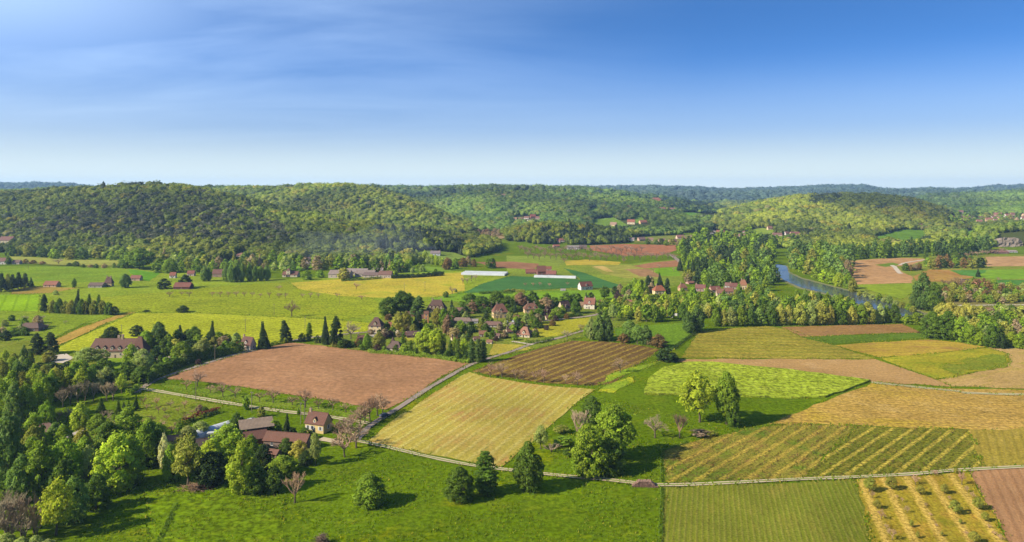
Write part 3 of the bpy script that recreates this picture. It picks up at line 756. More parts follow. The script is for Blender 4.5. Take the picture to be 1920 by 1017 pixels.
# ------------------------------------------------------------------ weeds along the field edges and tufts in the meadows
def tufts():
    rng = np.random.default_rng(77)
    P = []
    for out in EDGES:
        q = np.array([p[:2] for p in out]); q2 = np.roll(q, -1, 0); ln = np.linalg.norm(q2 - q, axis=1)
        n = int(ln.sum() * 2.2); w = rng.choice(len(q), n, p=ln / ln.sum()); t = rng.random(n)[:, None]
        P.append(q[w] + (q2[w] - q[w]) * t + rng.normal(size=(n, 2)) * np.array([0.6, 0.8]))
    P = np.concatenate(P); P = P[fbm(P[:, 0] / 9, P[:, 1] / 9, 3) > 0.42]
    ne = len(P)
    M = []
    for poly, n in [([(120,1030),(262,905),(560,905),(640,862),(700,850),(820,872),(940,892),(1180,914),(1236,918),(1238,1040)], 12000), ([(1010,880),(1110,744),(1440,800),(1300,826),(1243,842),(1238,905),(1050,890)], 8000), ([(300,722),(690,784),(690,800),(640,784),(330,735)], 2500)]:
        xs = np.array([flat(*p)[:2] for p in poly]); c = rng.uniform(xs.min(0), xs.max(0), (n * 3, 2))
        px, py = project(c[:, 0], c[:, 1], 0.0)
        c = c[in_poly(px, py, poly)][:n]
        M.append(c[fbm(c[:, 0] / 14 + 3, c[:, 1] / 14, 4) + rng.normal(size=len(c)) * .05 > 0.47])
    P = np.concatenate([P] + M); n = len(P)
    h = rng.uniform(0.15, 0.5, n) * np.where(np.arange(n) < ne, 1.25, 0.9); w = h * rng.uniform(0.6, 1.3, n); a = rng.uniform(0, math.pi, n)
    dx, dy = np.cos(a) * w / 2, np.sin(a) * w / 2; z = np.full(n, 0.1)
    lean = rng.normal(size=(n, 2)) * 0.15
    V = np.stack([np.stack([P[:, 0] - dx, P[:, 1] - dy, z], -1), np.stack([P[:, 0] + dx, P[:, 1] + dy, z], -1), np.stack([P[:, 0] + dx * .7 + lean[:, 0], P[:, 1] + dy * .7 + lean[:, 1], z + h], -1), np.stack([P[:, 0] - dx * .7 + lean[:, 0], P[:, 1] - dy * .7 + lean[:, 1], z + h], -1)], 1).reshape(-1, 3)
    pal = np.array([alb(q, 0.62) for q in [(122, 148, 20), (104, 134, 14), (146, 160, 34), (170, 160, 40), (176, 164, 70)]])
    t = pal[np.where(np.arange(n) < ne, rng.choice(5, n, p=[.25, .25, .2, .15, .15]), rng.choice(5, n, p=[.3, .4, .2, .07, .03]))] * rng.uniform(.8, 1.2, n)[:, None]
    o = bpy.data.objects.new("grass_tufts", np_mesh("grass_tufts", V, np.arange(4 * n).reshape(-1, 4), np.repeat(t, 4, 0), [LEAF])); COL.objects.link(o)
    tag(o, "rough grass and weeds in the meadows and along field edges", None, None, 'stuff')
tufts()
def vine_rows():
    rng = np.random.default_rng(78); P = []
    for poly, p, q, sp, dens in [([(1248,904),(1246,848),(1300,831),(1400,806),(1480,798),(1604,800),(1500,897)], (1390,900), (1530,808), 3.0, 1.1), ([(1502,897),(1608,801),(1700,806),(1814,809),(1838,878),(1700,889)], (1498,895), (1638,807), 2.875, 1.6)]:
        a_ = rowdir(p, q); d = np.array([math.cos(a_), math.sin(a_)]); nn = np.array([-d[1], d[0]])
        xs = np.array([flat(*w)[:2] for w in poly]); s = xs @ d; t = xs @ nn
        k = np.arange(math.floor(t.min() / sp), math.ceil(t.max() / sp) + 1) * sp
        n = int((s.max() - s.min()) * dens)
        S = rng.uniform(s.min(), s.max(), (len(k), n)); T = k[:, None] + rng.normal(size=S.shape) * .18
        c = S.ravel()[:, None] * d + T.ravel()[:, None] * nn
        px, py = project(c[:, 0], c[:, 1], 0.0); c = c[in_poly(px, py, poly)]
        P.append(c[fbm(c[:, 0] / 12, c[:, 1] / 12, 3) > 0.4])
    n1 = len(P[0]); P = np.concatenate(P); n = len(P)
    h = rng.uniform(.4, .95, n); a = rng.uniform(0, math.pi, n); w = rng.uniform(.15, .45, n)
    dx, dy = np.cos(a) * w / 2, np.sin(a) * w / 2; z = np.full(n, .15)
    V = np.stack([np.stack([P[:, 0] - dx * .3, P[:, 1] - dy * .3, z], -1), np.stack([P[:, 0] + dx * .3, P[:, 1] + dy * .3, z], -1), np.stack([P[:, 0] + dx, P[:, 1] + dy, z + h], -1), np.stack([P[:, 0] - dx, P[:, 1] - dy, z + h * .9], -1)], 1).reshape(-1, 3)
    pal = np.array([alb(q, .6) for q in [(150, 116, 80), (132, 104, 74), (122, 132, 44), (104, 120, 36)]])
    pick = np.where(np.arange(n) < n1, rng.choice(4, n, p=[.35, .25, .25, .15]), rng.choice(4, n, p=[.1, .1, .4, .4]))
    o = bpy.data.objects.new("vine_rows", np_mesh("vine_rows", V, np.arange(4 * n).reshape(-1, 4), np.repeat(pal[pick] * rng.uniform(.8, 1.2, n)[:, None], 4, 0), [LEAF])); COL.objects.link(o)
    tag(o, "rows of young vines just coming into leaf", None, None, 'stuff')
vine_rows()
# ------------------------------------------------------------------ crowns: leaf sprays spread over many small clumps
def profile(kind):
    return {
     'broad': [(0.16,0.12),(0.26,0.34),(0.42,0.48),(0.6,0.5),(0.78,0.42),(0.92,0.24),(1.0,0.06)],
     'bush':  [(0.0,0.36),(0.15,0.46),(0.4,0.5),(0.65,0.44),(0.85,0.28),(1.0,0.06)],
     'oval':  [(0.05,0.26),(0.2,0.44),(0.38,0.5),(0.6,0.45),(0.8,0.3),(1.0,0.05)],
     'col':   [(0.04,0.3),(0.15,0.44),(0.4,0.5),(0.65,0.46),(0.85,0.3),(1.0,0.06)],
     'cone':  [(0.04,0.5),(0.12,0.48),(0.35,0.37),(0.6,0.24),(0.8,0.12),(1.0,0.015)],
     'airy':  [(0.25,0.2),(0.34,0.42),(0.5,0.5),(0.68,0.48),(0.84,0.36),(1.0,0.1)],
     'cedar': [(0.1,0.5),(0.3,0.46),(0.5,0.4),(0.7,0.3),(0.88,0.2),(1.0,0.05)],
    }[kind]

def crown(kind, seed, nleaf, nblob=26, leaf=0.055, bs=1.0):
    """Quads of a crown of height 1 and width 1."""
    rng = np.random.default_rng(seed)
    pr = np.array(profile(kind))
    zs = np.linspace(pr[0, 0], 1, 60); Rz = np.interp(zs, pr[:, 0], pr[:, 1])
    cdf = np.cumsum(Rz + 0.05); cdf /= cdf[-1]
    cs, rs = [], []
    gold = 2.39996
    for i in range(nblob):
        z = np.interp((i + rng.random()) / nblob, cdf, zs)
        Rr = np.interp(z, pr[:, 0], pr[:, 1])
        if kind == 'cone': rb = 0.10 + 0.10 * Rr
        elif kind == 'col': rb = rng.uniform(0.13, 0.22)
        else: rb = rng.uniform(0.06, 0.155)
        d = max(0.0, Rr - rb * 0.75) * (rng.uniform(0.75, 1.0) if rng.random() < 0.8 else rng.uniform(0, 0.7))
        a = i * gold + rng.uniform(-0.4, 0.4)
        cs.append((d * math.cos(a), d * math.sin(a), z)); rs.append(rb)
    cs = np.array(cs); rs = np.array(rs)
    zr = 0.16 if kind in ('col',) else (0.35 if kind in ('cone', 'cedar') else 0.62)   # clump height in units of tree height
    prob = rs ** 2; prob /= prob.sum()
    bt = rng.uniform(0.78, 1.2, len(rs))            # clump to clump leaf tone
    P, Nn, T = [], [], []
    n = 0
    while n < nleaf:
        k = nleaf
        b = rng.choice(len(rs), k, p=prob)
        d = rng.normal(size=(k, 3)); d /= np.linalg.norm(d, axis=1)[:, None]
        d[:, 2] = np.where(d[:, 2] < -0.5, -d[:, 2], d[:, 2])
        off = d * (rs[b] * rng.uniform(0.72, 1.08, k))[:, None]
        off[:, 2] *= zr
        p = cs[b] + off
        q = (p[:, None, :] - cs[None]) / np.stack([rs, rs, rs * zr], -1)[None]
        ins = (np.linalg.norm(q, axis=2) < 0.66).any(1)
        ok = ~ins & (p[:, 2] > 0.0)
        p, d, b = p[ok], d[ok], b[ok]
        out = p - np.array([0, 0, 0.45]); out[:, 2] *= 0.7
        out /= np.linalg.norm(out, axis=1)[:, None] + 1e-6
        nn = d * 0.65 + out * 0.5 + rng.normal(size=d.shape) * 0.5
        P.append(p); Nn.append(nn / np.linalg.norm(nn, axis=1)[:, None]); T.append(bt[b] * rng.uniform(0.78, 1.22, len(b)))
        n += len(p)
    P = np.concatenate(P)[:nleaf]
    ax = np.array([0, 0, 0.5]); st = rng.random(len(P)) < 0.07
    P[st] = ax + (P[st] - ax) * rng.uniform(1.04, 1.2, (st.sum(), 1)); P[:, 2] = np.maximum(P[:, 2], 0.0)
    Nn = np.concatenate(Nn)[:nleaf]; T = np.concatenate(T)[:nleaf]
    h = rng.normal(size=P.shape)
    t1 = np.cross(Nn, h); t1 /= np.linalg.norm(t1, axis=1)[:, None]
    t2 = np.cross(Nn, t1)
    s = leaf * rng.uniform(0.6, 1.35, nleaf)[:, None]
    asp = rng.uniform(0.55, 1.0, nleaf)[:, None]
    V = np.stack([P + t1 * s, P + t2 * s * asp, P - t1 * s, P - t2 * s * asp], 1)
    V += rng.normal(size=V.shape) * s[:, None] * 0.18
    V[..., 2] = P[:, None, 2] + (V[..., 2] - P[:, None, 2]) * (0.8 if zr > 0.3 else 0.35)
    Fq = np.arange(nleaf * 4).reshape(-1, 4)
    hue = rng.uniform(-0.08, 0.08, nleaf)
    tint = np.stack([T * (1 + hue), T, T * (1 - hue)], -1)
    tint = np.repeat(tint, 4, 0)
    return V.reshape(-1, 3), Fq, tint

def trunk_mb(kind, seed):
    rng = random.Random(seed)
    m = MB()
    r = {'broad': 0.035, 'airy': 0.03, 'oval': 0.03, 'col': 0.05, 'bush': 0.04, 'cone': 0.04, 'cedar': 0.04}[kind]
    top = {'broad': 0.55, 'airy': 0.7, 'oval': 0.7, 'col': 0.8, 'bush': 0.5, 'cone': 0.9, 'cedar': 0.85}[kind]
    p = Vector((0, 0, -0.03)); n = 5
    for i in range(n):
        q = Vector((rng.uniform(-.03, .03), rng.uniform(-.03, .03), top * (i + 1) / n))
        m.tube(p, q, r * (1.25 if i == 0 else 1) * (1 - i / n * 0.75), r * (1 - (i + 1) / n * 0.75), 6, cap=False)
        p = q
    if kind in ('broad', 'airy', 'oval', 'bush'):
        for i in range(9 if kind == 'airy' else 6):
            z0 = rng.uniform(0.18, top * 0.85); a = i * 2.4 + rng.uniform(-.3, .3); L_ = rng.uniform(0.2, 0.36)
            s = Vector((0, 0, z0)); mid = s + Vector((math.cos(a) * L_ * .6, math.sin(a) * L_ * .6, 0.1)); e = mid + Vector((math.cos(a) * L_ * .45, math.sin(a) * L_ * .45, 0.14))
            m.tube(s, mid, r * .45, r * .28, 4, cap=False); m.tube(mid, e, r * .28, r * .1, 4)
    return m

def bare_mb(seed, lo=False, upright=0.0):
    """Leafless branches of height 1 and width 1: (trunk, twigs)."""
    rng = random.Random(seed)
    tr, tw = MB(), MB()
    r0 = 0.035
    tr.tube((0, 0, -0.03), (0.01, 0, 0.12), r0 * 1.3, r0, 6, cap=False)
    tr.tube((0.01, 0, 0.12), (0.0, 0.01, 0.27), r0, r0 * 0.85, 6)
    def grow(p, d, L_, r, lev):
        q = p + d * L_
        mbx = tw
        mbx.tube(p, q, r, r * 0.62, 3 if lev > 1 else 4, cap=False)
        if lev >= (4 if lo else 5): return
        k = 3 if lev < 4 else 4
        for i in range(k):
            v = d + Vector((rng.gauss(0, 1), rng.gauss(0, 1), rng.gauss(0.1 + upright, 0.6))) * (0.55 if upright == 0 else 0.35)
            v.normalize()
            grow(p.lerp(q, rng.uniform(0.55, 1.0)), v, L_ * rng.uniform(0.62, 0.85), r * 0.6, lev + 1)
    nb = 5
    for i in range(nb):
        a = 2 * math.pi * i / nb + rng.uniform(-.4, .4)
        s = rng.uniform(0.55, 1.0) * (1 - upright * .6)
        d = Vector((math.cos(a) * s, math.sin(a) * s, rng.uniform(0.5, 1.0))).normalized()
        grow(Vector((0, 0, 0.25)), d, 0.22 + 0.05 * upright, r0 * 0.8, 1)
    # fit to unit box
    vs = np.array(tw.v)
    w = np.percentile(np.abs(vs[:, :2]), 97); zt = np.percentile(vs[:, 2], 99)
    f = lambda v: (v[0] * .5 / w, v[1] * .5 / w, v[2] / zt)
    tw.v = [f(v) for v in tw.v]; tr.v = [(v[0], v[1], v[2] / zt) for v in tr.v]
    return tr, tw

_cache = {}
KINDS = {'broad': (6500, 84, .028), 'bush': (6500, 84, .028), 'oval': (6500, 84, .028), 'col': (5200, 64, .042), 'cone': (5500, 84, .03), 'airy': (3600, 54, .028), 'cedar': (5500, 72, .03)}
def proto(kind, var, lo):
    """(crown mesh, trunk mesh) for near trees or one joined mesh for far ones."""
    key = (kind, var, lo)
    if key in _cache: return _cache[key]
    sd = hash_(kind) * 31 + var * 7 + (3 if lo else 0)
    if kind in ('bare', 'barecol', 'thicket'):
        up = {'bare': 0.0, 'barecol': 0.7, 'thicket': 0.9}[kind]
        tr, tw = bare_mb(sd, lo, up)
        if lo:
            b = len(tw.v); tw.v += tr.v; tw.f += [tuple(b + i for i in f) for f in tr.f]; tw.m += [1] * len(tr.f)
            res = tw.mesh("bare_tree", [TWIG, BARK])
        else:
            res = (tw.mesh("branches", [TWIG]), tr.mesh("trunk", [BARK]))
    else:
        n, nb, ls = KINDS[kind]
        if lo: n, ls, nb = int(n * 0.2), ls * 2.0, int(nb * 0.6)
        V, Fq, T = crown(kind, sd, n, nb, ls)
        t = trunk_mb(kind, sd)
        if lo:
            me = np_mesh("tree", V, Fq, T, [LEAF, BARK])
            bm = bmesh.new(); bm.from_mesh(me); tm = t.mesh("t", []); n0 = len(bm.faces)
            bm.from_mesh(tm)
            bm.faces.ensure_lookup_table()
            for f in bm.faces[n0:]: f.material_index = 1
            bm.to_mesh(me); bm.free(); bpy.data.meshes.remove(tm)
            res = me
        else:
            res = (np_mesh("crown", V, Fq, T, [LEAF]), t.mesh("trunk", [BARK]))
    _cache[key] = res
    return res

def hash_(s):
    h = 0
    for ch in s: h = (h * 33 + ord(ch)) % 9973
    return h

# leaf colours: what a fully lit leaf shows
LC = dict(g=(122,144,38), d=(90,112,34), k=(62,80,36), l=(158,172,46), y=(164,162,70), o=(138,138,56), b=(116,140,62),
          s=(150,160,86), r=(128,102,60), p=(86,66,62), w=(200,198,150), c=(66,82,44), n=(92,114,52), m=(134,154,40), f=(160,142,98),
          t=(172,138,104), u=(146,118,92), v=(140,118,96), x=(156,138,104))
LEAFK = 1.0
NAMES = {'broad': 'deciduous_tree', 'bush': 'leafy_tree', 'oval': 'oval_tree', 'col': 'poplar_tree', 'cone': 'conifer_tree', 'airy': 'airy_tree', 'cedar': 'cedar_tree',
         'bare': 'bare_tree', 'barecol': 'bare_tree', 'thicket': 'bare_shrub'}
_tr = random.Random(5)
NT = [0]
def tree(kind, x, y, h, w, c, label=None, group=None, name=None, pos=None, hi=None):
    """A tree standing at picture point (x, y), h and w in picture units there."""
    p = unproject(x, y) if pos is None else pos
    pm = F / p.y
    H, Wd = h / pm, w / pm
    if hi is None: hi = h >= 26
    var = _tr.randrange(4 if kind in ('broad', 'bush', 'oval') else 3)
    col = LC[c] if isinstance(c, str) else c
    j = _tr.uniform(0.88, 1.12)
    leafless = kind in ('bare', 'barecol', 'thicket')
    a = alb(col, LEAFK if not leafless else 0.72)
    a = tuple(min(.8, q * j * _tr.uniform(0.95, 1.05)) for q in a)
    rz = _tr.uniform(0, 2 * math.pi)
    nm = name or (('shrub' if H < 3.5 and not leafless else NAMES[kind]))
    pr = proto(kind, var, not hi)
    loc = (p.x, p.y, p.z - 0.05)
    cat = 'shrub' if 'shrub' in nm else 'tree'
    if hi:
        root = empty(nm, loc, rz)
        root.rotation_euler = (_tr.gauss(0, .035), _tr.gauss(0, .035), rz)
        root.scale = (Wd * _tr.uniform(.9, 1.1), Wd * _tr.uniform(.9, 1.1), H)
        for part, me in (("branches" if leafless else "crown", pr[0]), ("trunk", pr[1])):
            o = bpy.data.objects.new(part, me); COL.objects.link(o); o.parent = root; o.color = a + (1,)
            if part == 'trunk': o.scale = (max(0.4, min(1.2, H * 0.9 / max(Wd, .1))),) * 2 + (1,)
    else:
        root = bpy.data.objects.new(nm, pr); COL.objects.link(root)
        root.location = loc; root.rotation_euler = (0, 0, rz); root.scale = (Wd, Wd, H); root.color = a + (1,)
    tag(root, label, cat, group)
    NT[0] += 1
    return root

def row(desc, where, group, items, kind='broad', c='g', hi=None):
    """Trees of one place, each told apart by its turn from the left. items: (x, y, h, w[, colour[, kind]])."""
    it = sorted(items, key=lambda q: q[0])
    for i, q in enumerate(it):
        x, y, h, w = q[:4]
        cc = q[4] if len(q) > 4 and q[4] else c
        kk = q[5] if len(q) > 5 else kind
        tree(kk, x, y, h, w, cc, f"{desc} {where}, {ordinal(i + 1)} from the left" if len(it) > 1 else f"{desc} {where}", group, hi=hi)

def fill(desc, where, group, poly, n, h, w, cs, kinds=('broad',), hi=False, seed=1, mind=0.75, rows_=None, mass=None):
    """Individual trees spread over a picture polygon, larger ones kept apart; told apart by row and turn."""
    rng = random.Random(seed)
    xs = [p[0] for p in poly]; ys = [p[1] for p in poly]
    pts = []
    tries = 0
    while len(pts) < n and tries < n * 60:
        tries += 1
        y = rng.uniform(min(ys), max(ys)); x = rng.uniform(min(xs), max(xs))
        if not in_poly(np.array([x]), np.array([y]), poly)[0]: continue
        ok = all(((x - a) / (w * mind)) ** 2 + ((y - b) / (w * mind * 0.45)) ** 2 > 1 for a, b in pts)
        if ok: pts.append((x, y))
    if mass:
        by = {}
        for x, y in pts:
            k = rng.choice(kinds); c = rng.choice(cs); s = rng.uniform(0.75, 1.25); wf = {'col': 0.42, 'cone': 0.55}.get(k, 1.0)
            p = unproject(x, y); pm = F / p.y; a = alb(LC[c], LEAFK); j = rng.uniform(.85, 1.15)
            wd = w * s * wf / pm
            by.setdefault('bush' if k == 'broad' else k, []).append(((p.x, p.y, p.z - .1), (wd, wd, h * s / pm), tuple(q * j for q in a)))
        for k, L_ in by.items():
            P_, S_, T_ = (np.array([q[i] for q in L_], float) for i in range(3))
            merge("woodland", mass_templates(k), P_, S_, T_, seed, f"{mass}")
        return
    nr = rows_ or max(1, round(len(pts) / 24))
    pts.sort(key=lambda q: -q[1])
    per = math.ceil(len(pts) / nr)
    for r_ in range(nr):
        band = sorted(pts[r_ * per:(r_ + 1) * per])
        rn = ("front row" if r_ == 0 else ("second row" if r_ == 1 and nr > 2 else ("rear row" if r_ == nr - 1 else ordinal(r_ + 1) + " row"))) if nr > 1 else ""
        for i, (x, y) in enumerate(band):
            s = rng.uniform(0.78, 1.22)
            k = rng.choice(kinds); c = rng.choice(cs)
            wf = {'col': 0.42, 'cone': 0.55}.get(k, 1.0)
            tree(k, x, y, h * s, w * s * rng.uniform(0.85, 1.15) * wf, c, f"{desc} {where}, {rn + ', ' if rn else ''}{ordinal(i + 1)} from the left", group, hi=hi)

_mt = {}
def mass_templates(k):
    if k not in _mt:
        _mt[k] = []
        for sd in range(3):
            V, Fq, T = crown(k, 500 + sd * 13 + hash_(k), 420, 34, 0.085 if k != 'col' else 0.12)
            _mt[k].append((V, Fq, T[:, 1]))
    return _mt[k]

# ------------------------------------------------------------------ the forests, a mass nobody could count
def ico(n):
    bm = bmesh.new(); bmesh.ops.create_icosphere(bm, subdivisions=n, radius=1.0)
    v = np.array([q.co[:] for q in bm.verts]); f = np.array([[q.index for q in t.verts] for t in bm.faces]); bm.free()
    return v, f

def puff(seed, conifer=False, nleaf=46, sub=2):
    """A small far crown: lumpy body with ragged leaf sprays."""
    rng = np.random.default_rng(seed)
    v, f = ico(sub)
    dirs = rng.normal(size=(7, 3)); dirs /= np.linalg.norm(dirs, axis=1)[:, None]
    bump = 0.80 + 0.45 * np.max(np.clip(v @ dirs.T, 0, 1) ** 6, axis=1) + rng.normal(size=len(v)) * 0.05
    if conifer:
        z = v[:, 2] * 0.5 + 0.5
        r = (1.0 - z) ** 0.75 * 0.95 + 0.05
        xy = v[:, :2] / (np.linalg.norm(v[:, :2], axis=1)[:, None] + 1e-6)
        body = np.column_stack([xy * (r * np.sqrt(np.clip(1 - v[:, 2] ** 2, 0, 1)) ** .5 * (0.32 * bump))[:, None], z * 1.25])
    else:
        body = v * bump[:, None] * np.array([0.46, 0.46, 0.46]) + np.array([0, 0, 0.56])
    d = rng.normal(size=(nleaf, 3)); d[:, 2] = np.abs(d[:, 2]) * 0.9 - 0.25; d /= np.linalg.norm(d, axis=1)[:, None]
    if conifer:
        z = rng.random(nleaf) ** 1.3; r = (1 - z) ** 0.75 * 0.36 + 0.02
        a = rng.uniform(0, 6.283, nleaf)
        P = np.column_stack([np.cos(a) * r, np.sin(a) * r, z * 1.25]); d = np.column_stack([np.cos(a), np.sin(a), 0.3 + 0 * a])
    else:
        P = d * rng.uniform(0.44, 0.56, nleaf)[:, None] + np.array([0, 0, 0.56])
    nn = d + rng.normal(size=d.shape) * 0.5
    t1 = np.cross(nn, rng.normal(size=d.shape)); t1 /= np.linalg.norm(t1, axis=1)[:, None]
    t2 = np.cross(nn / np.linalg.norm(nn, axis=1)[:, None], t1)
    s = rng.uniform(0.08, 0.17, nleaf)[:, None]
    tri = np.stack([P + t1 * s, P - t1 * s * 0.6 + t2 * s, P - t1 * s * .5 - t2 * s], 1).reshape(-1, 3)
    V = np.concatenate([body, tri]); Fc = np.concatenate([f, len(body) + np.arange(3 * nleaf).reshape(-1, 3)])
    tone = np.concatenate([0.9 + 0.25 * (bump - 0.9) / 0.3 * 0.6, np.repeat(rng.uniform(0.85, 1.15, nleaf), 3)])
    return V, Fc, np.clip(tone, 0.6, 1.4)

def merge(name, templates, pos, scl, tint, seed, label, mat=None):
    rng = np.random.default_rng(seed)
    which = rng.integers(0, len(templates), len(pos)) if not isinstance(templates[0], list) else None
    Vs, Fs, Ts = [], [], []; base = 0
    for ti, (V, Fc, tone) in enumerate(templates):
        idx = np.where(which == ti)[0]
        if len(idx) == 0: continue
        a = rng.uniform(0, 2 * math.pi, len(idx)); c, s = np.cos(a), np.sin(a)
        x = V[None, :, 0] * c[:, None] - V[None, :, 1] * s[:, None]
        y = V[None, :, 0] * s[:, None] + V[None, :, 1] * c[:, None]
        z = np.broadcast_to(V[None, :, 2], x.shape)
        P = np.stack([x, y, z], -1) * scl[idx][:, None, :] + pos[idx][:, None, :]
        n = len(V)
        Vs.append(P.reshape(-1, 3).astype(np.float32))
        Fs.append((Fc[None] + (base + np.arange(len(idx)) * n)[:, None, None]).reshape(-1, Fc.shape[1]).astype(np.int32))
        Ts.append((tint[idx][:, None, :] * tone[None, :, None]).reshape(-1, 3).astype(np.float32))
        base += n * len(idx)
    me = np_mesh(name, np.concatenate(Vs), np.concatenate(Fs), np.concatenate(Ts), [mat or LEAF])
    o = bpy.data.objects.new(name, me); COL.objects.link(o)
    tag(o, label, None, None, 'stuff')
    return o

PUFF = [puff(1), puff(2), puff(3), puff(4)]
PUFFC = [puff(11, True), puff(12, True)]
PUFFL = [puff(21, False, 16, 1), puff(22, False, 16, 1), puff(23, False, 16, 1)]

# where dark pines stand, where pale fresh oaks, where bare brown woods (picture outlines of the stands)
DARK = [([(0,446),(60,426),(150,404),(250,394),(330,390),(420,394),(500,416),(550,442),(575,458),(480,466),(300,458),(150,455),(40,456)], 0.62),
        ([(120,396),(200,382),(290,372),(400,374),(470,384),(420,388),(330,382),(230,390),(160,402)], 0.4),
        ([(1510,378),(1575,370),(1580,384),(1540,388)], 0.8),
        ([(655,384),(705,378),(710,386),(660,390)], 0.8),
        ([(700,470),(760,450),(800,440),(870,462),(880,480),(800,492),(720,492)], 0.45),
        ([(1010,440),(1060,436),(1180,446),(1180,462),(1020,462)], 0.45),
        ([(1240,384),(1330,384),(1350,400),(1260,402)], 0.6),
        ([(1860,352),(1740,372),(1760,372),(1880,356)], 0.5),
        ([(1640,394),(1680,380),(1660,400),(1630,412)], 0.5)]
EXTRA_WOOD = []
HOUSE_SPOTS = []                                     # (x, y, radius) kept clear

def forest(name, label, ymin, ymax, spacing, size, templates, seed, pxlim=(-140, 2060), far=0.0):
    rng = np.random.default_rng(seed)
    xs = np.arange(-0.84 * ymax, 0.84 * ymax, spacing); ys = np.arange(ymin, ymax, spacing)
    X, Y = np.meshgrid(xs, ys); X = X.ravel() + rng.uniform(-.48, .48, X.size) * spacing; Y = Y.ravel() + rng.uniform(-.48, .48, Y.size) * spacing
    u = X / Y
    k = (CX + F * u > pxlim[0]) & (CX + F * u < pxlim[1])
    X, Y = X[k], Y[k]
    Z = TERR(X, Y)
    px, py = project(X, Y, Z)
    k = Z > 2.2
    for poly in EXTRA_WOOD: k |= in_poly(px, py, poly) & (Z < 2.2)
    X, Y, Z, px, py = X[k], Y[k], Z[k], px[k], py[k]
    k = np.ones(len(X), bool)
    hp = size * F / Y
    for poly in CLEAR: k &= ~(in_poly(px, py, poly) | in_poly(px, py - hp * 0.6, poly))
    for hx, hy, hr in HOUSE_SPOTS:
        k &= ~((np.abs(X - hx) < hr * 0.8) & (Y < hy + hr) & (Y > hy - 50 - 1.5 * hr))
    X, Y, Z, px, py = X[k], Y[k], Z[k], px[k], py[k]
    # leave out what hills hide
    vis = np.ones(len(X), bool)
    for t in np.linspace(0.35, 0.985, 30):
        zr = CAMH + (Z + size * 1.6 - CAMH) * t
        vis &= TERR(X * t, Y * t, False) < zr + 9
    X, Y, Z, px, py = X[vis], Y[vis], Z[vis], px[vis], py[vis]
    n = len(X)
    # species, then ridge and haze tints
    A = {k_: np.array(alb(v_, 0.9)) for k_, v_ in dict(g=(126,144,58), o=(136,140,64), l=(158,164,64), m=(140,152,54), d=(94,112,58), y=(168,154,66), u=(136,124,100), c=(66,80,54)).items()}
    n1 = fbm(X / 150, Y / 150, 3) + rng.normal(size=n) * 0.04
    n2 = fbm(X / 45 + 40, Y / 45 + 7, 3) + rng.normal(size=n) * 0.05
    tint = np.where((n2 > 0.5)[:, None], A['g'], A['o'])
    tint = np.where((n1 > 0.54)[:, None], np.where((n2 > 0.48)[:, None], A['l'], A['m']), tint)
    tint = np.where(((n1 < 0.46) & (n2 < 0.5))[:, None], A['d'], tint)
    tint = np.where((n2 > 0.74)[:, None], A['y'], tint)
    tint = np.where((rng.random(n) < 0.025)[:, None], A['u'], tint)
    con = rng.random(n) < np.where(n1 < 0.42, 0.05, 0.006)
    grey = np.zeros(n, bool)
    for i_, (poly, pr) in enumerate(DARK):
        hit = in_poly(px, py + 25 * (n2 - 0.5), poly) & (rng.random(n) < pr * (0.55 + 0.9 * n2))
        if i_ < 2: grey |= hit
        else: con |= hit
    con &= ~grey
    tint = np.where(con[:, None], np.where((rng.random(n) < 0.5)[:, None], A['c'], np.array(alb((76, 88, 66), LEAFK))), tint)
    tint = np.where(grey[:, None], np.where((rng.random(n) < 0.55)[:, None], np.array(alb((94, 97, 82), LEAFK)), np.array(alb((78, 86, 66), LEAFK))), tint)
    tint = tint * rng.uniform(0.88, 1.12, n)[:, None]
    mean = np.array(alb((126, 140, 58), 0.9)) * (0.55 + 0.9 * np.clip(n1, .2, .8))[:, None]
    tint = np.where((con | grey)[:, None], tint, tint * 0.55 + mean * 0.45)
    rc_ = np.array([(1.16,1.1,0.85),(0.8,0.95,0.95),(0.98,0.97,0.8),(0.78,0.93,1.0),(1.08,1.05,0.75),(1.02,0.97,0.8),(0.8,1.0,1.0),(0.9,0.97,0.85),(0.75,0.9,1.1),(0.8,0.95,1.05)])  # ridge species tones; the bluish ones also paint in some distance haze
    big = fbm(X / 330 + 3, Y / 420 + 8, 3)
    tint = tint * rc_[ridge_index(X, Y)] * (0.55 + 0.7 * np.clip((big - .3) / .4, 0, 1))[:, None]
    if far: tint = tint * (1 - far) + np.array(alb((78, 98, 104), LEAFK)) * far  # blue distance haze painted into the far crowns' leaf colour
    s = size * np.clip(rng.lognormal(-0.04, 0.34, n), 0.5, 1.9)
    scl = np.stack([s, s * rng.uniform(.85, 1.15, n), s ** .6 * size ** .4 * rng.uniform(0.8, 1.1, n)], -1)
    pos = np.stack([X, Y, Z - 0.4], -1)
    if templates is PUFF and con.any():
        scl2 = scl * np.array([1.0, 1.0, 1.15])
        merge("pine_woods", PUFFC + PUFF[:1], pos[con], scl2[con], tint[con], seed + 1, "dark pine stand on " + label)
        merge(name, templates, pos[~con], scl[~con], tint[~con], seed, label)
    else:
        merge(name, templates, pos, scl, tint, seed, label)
    print("forest", name, n)
# ------------------------------------------------------------------ buildings
GLASS, _nt, _N, _L, _b = new_mat("window_glass")
_b.inputs['Base Color'].default_value = (0.03, 0.035, 0.045, 1); _b.inputs['Roughness'].default_value = 0.15
FRAME = simple("painted_wood", (235, 230, 220), 0.6, 0.06, 2.0)
DARKWOOD = simple("dark_wood", (95, 70, 55), 0.8, 0.25, 2.0)
STONE = (228, 205, 160)
def wallm(rgb): return simple("stone_wall", rgb, 0.9, 0.2, 1.6)
CHIM = simple("chimney_stone", (190, 165, 135), 0.9, 0.25, 3.0)

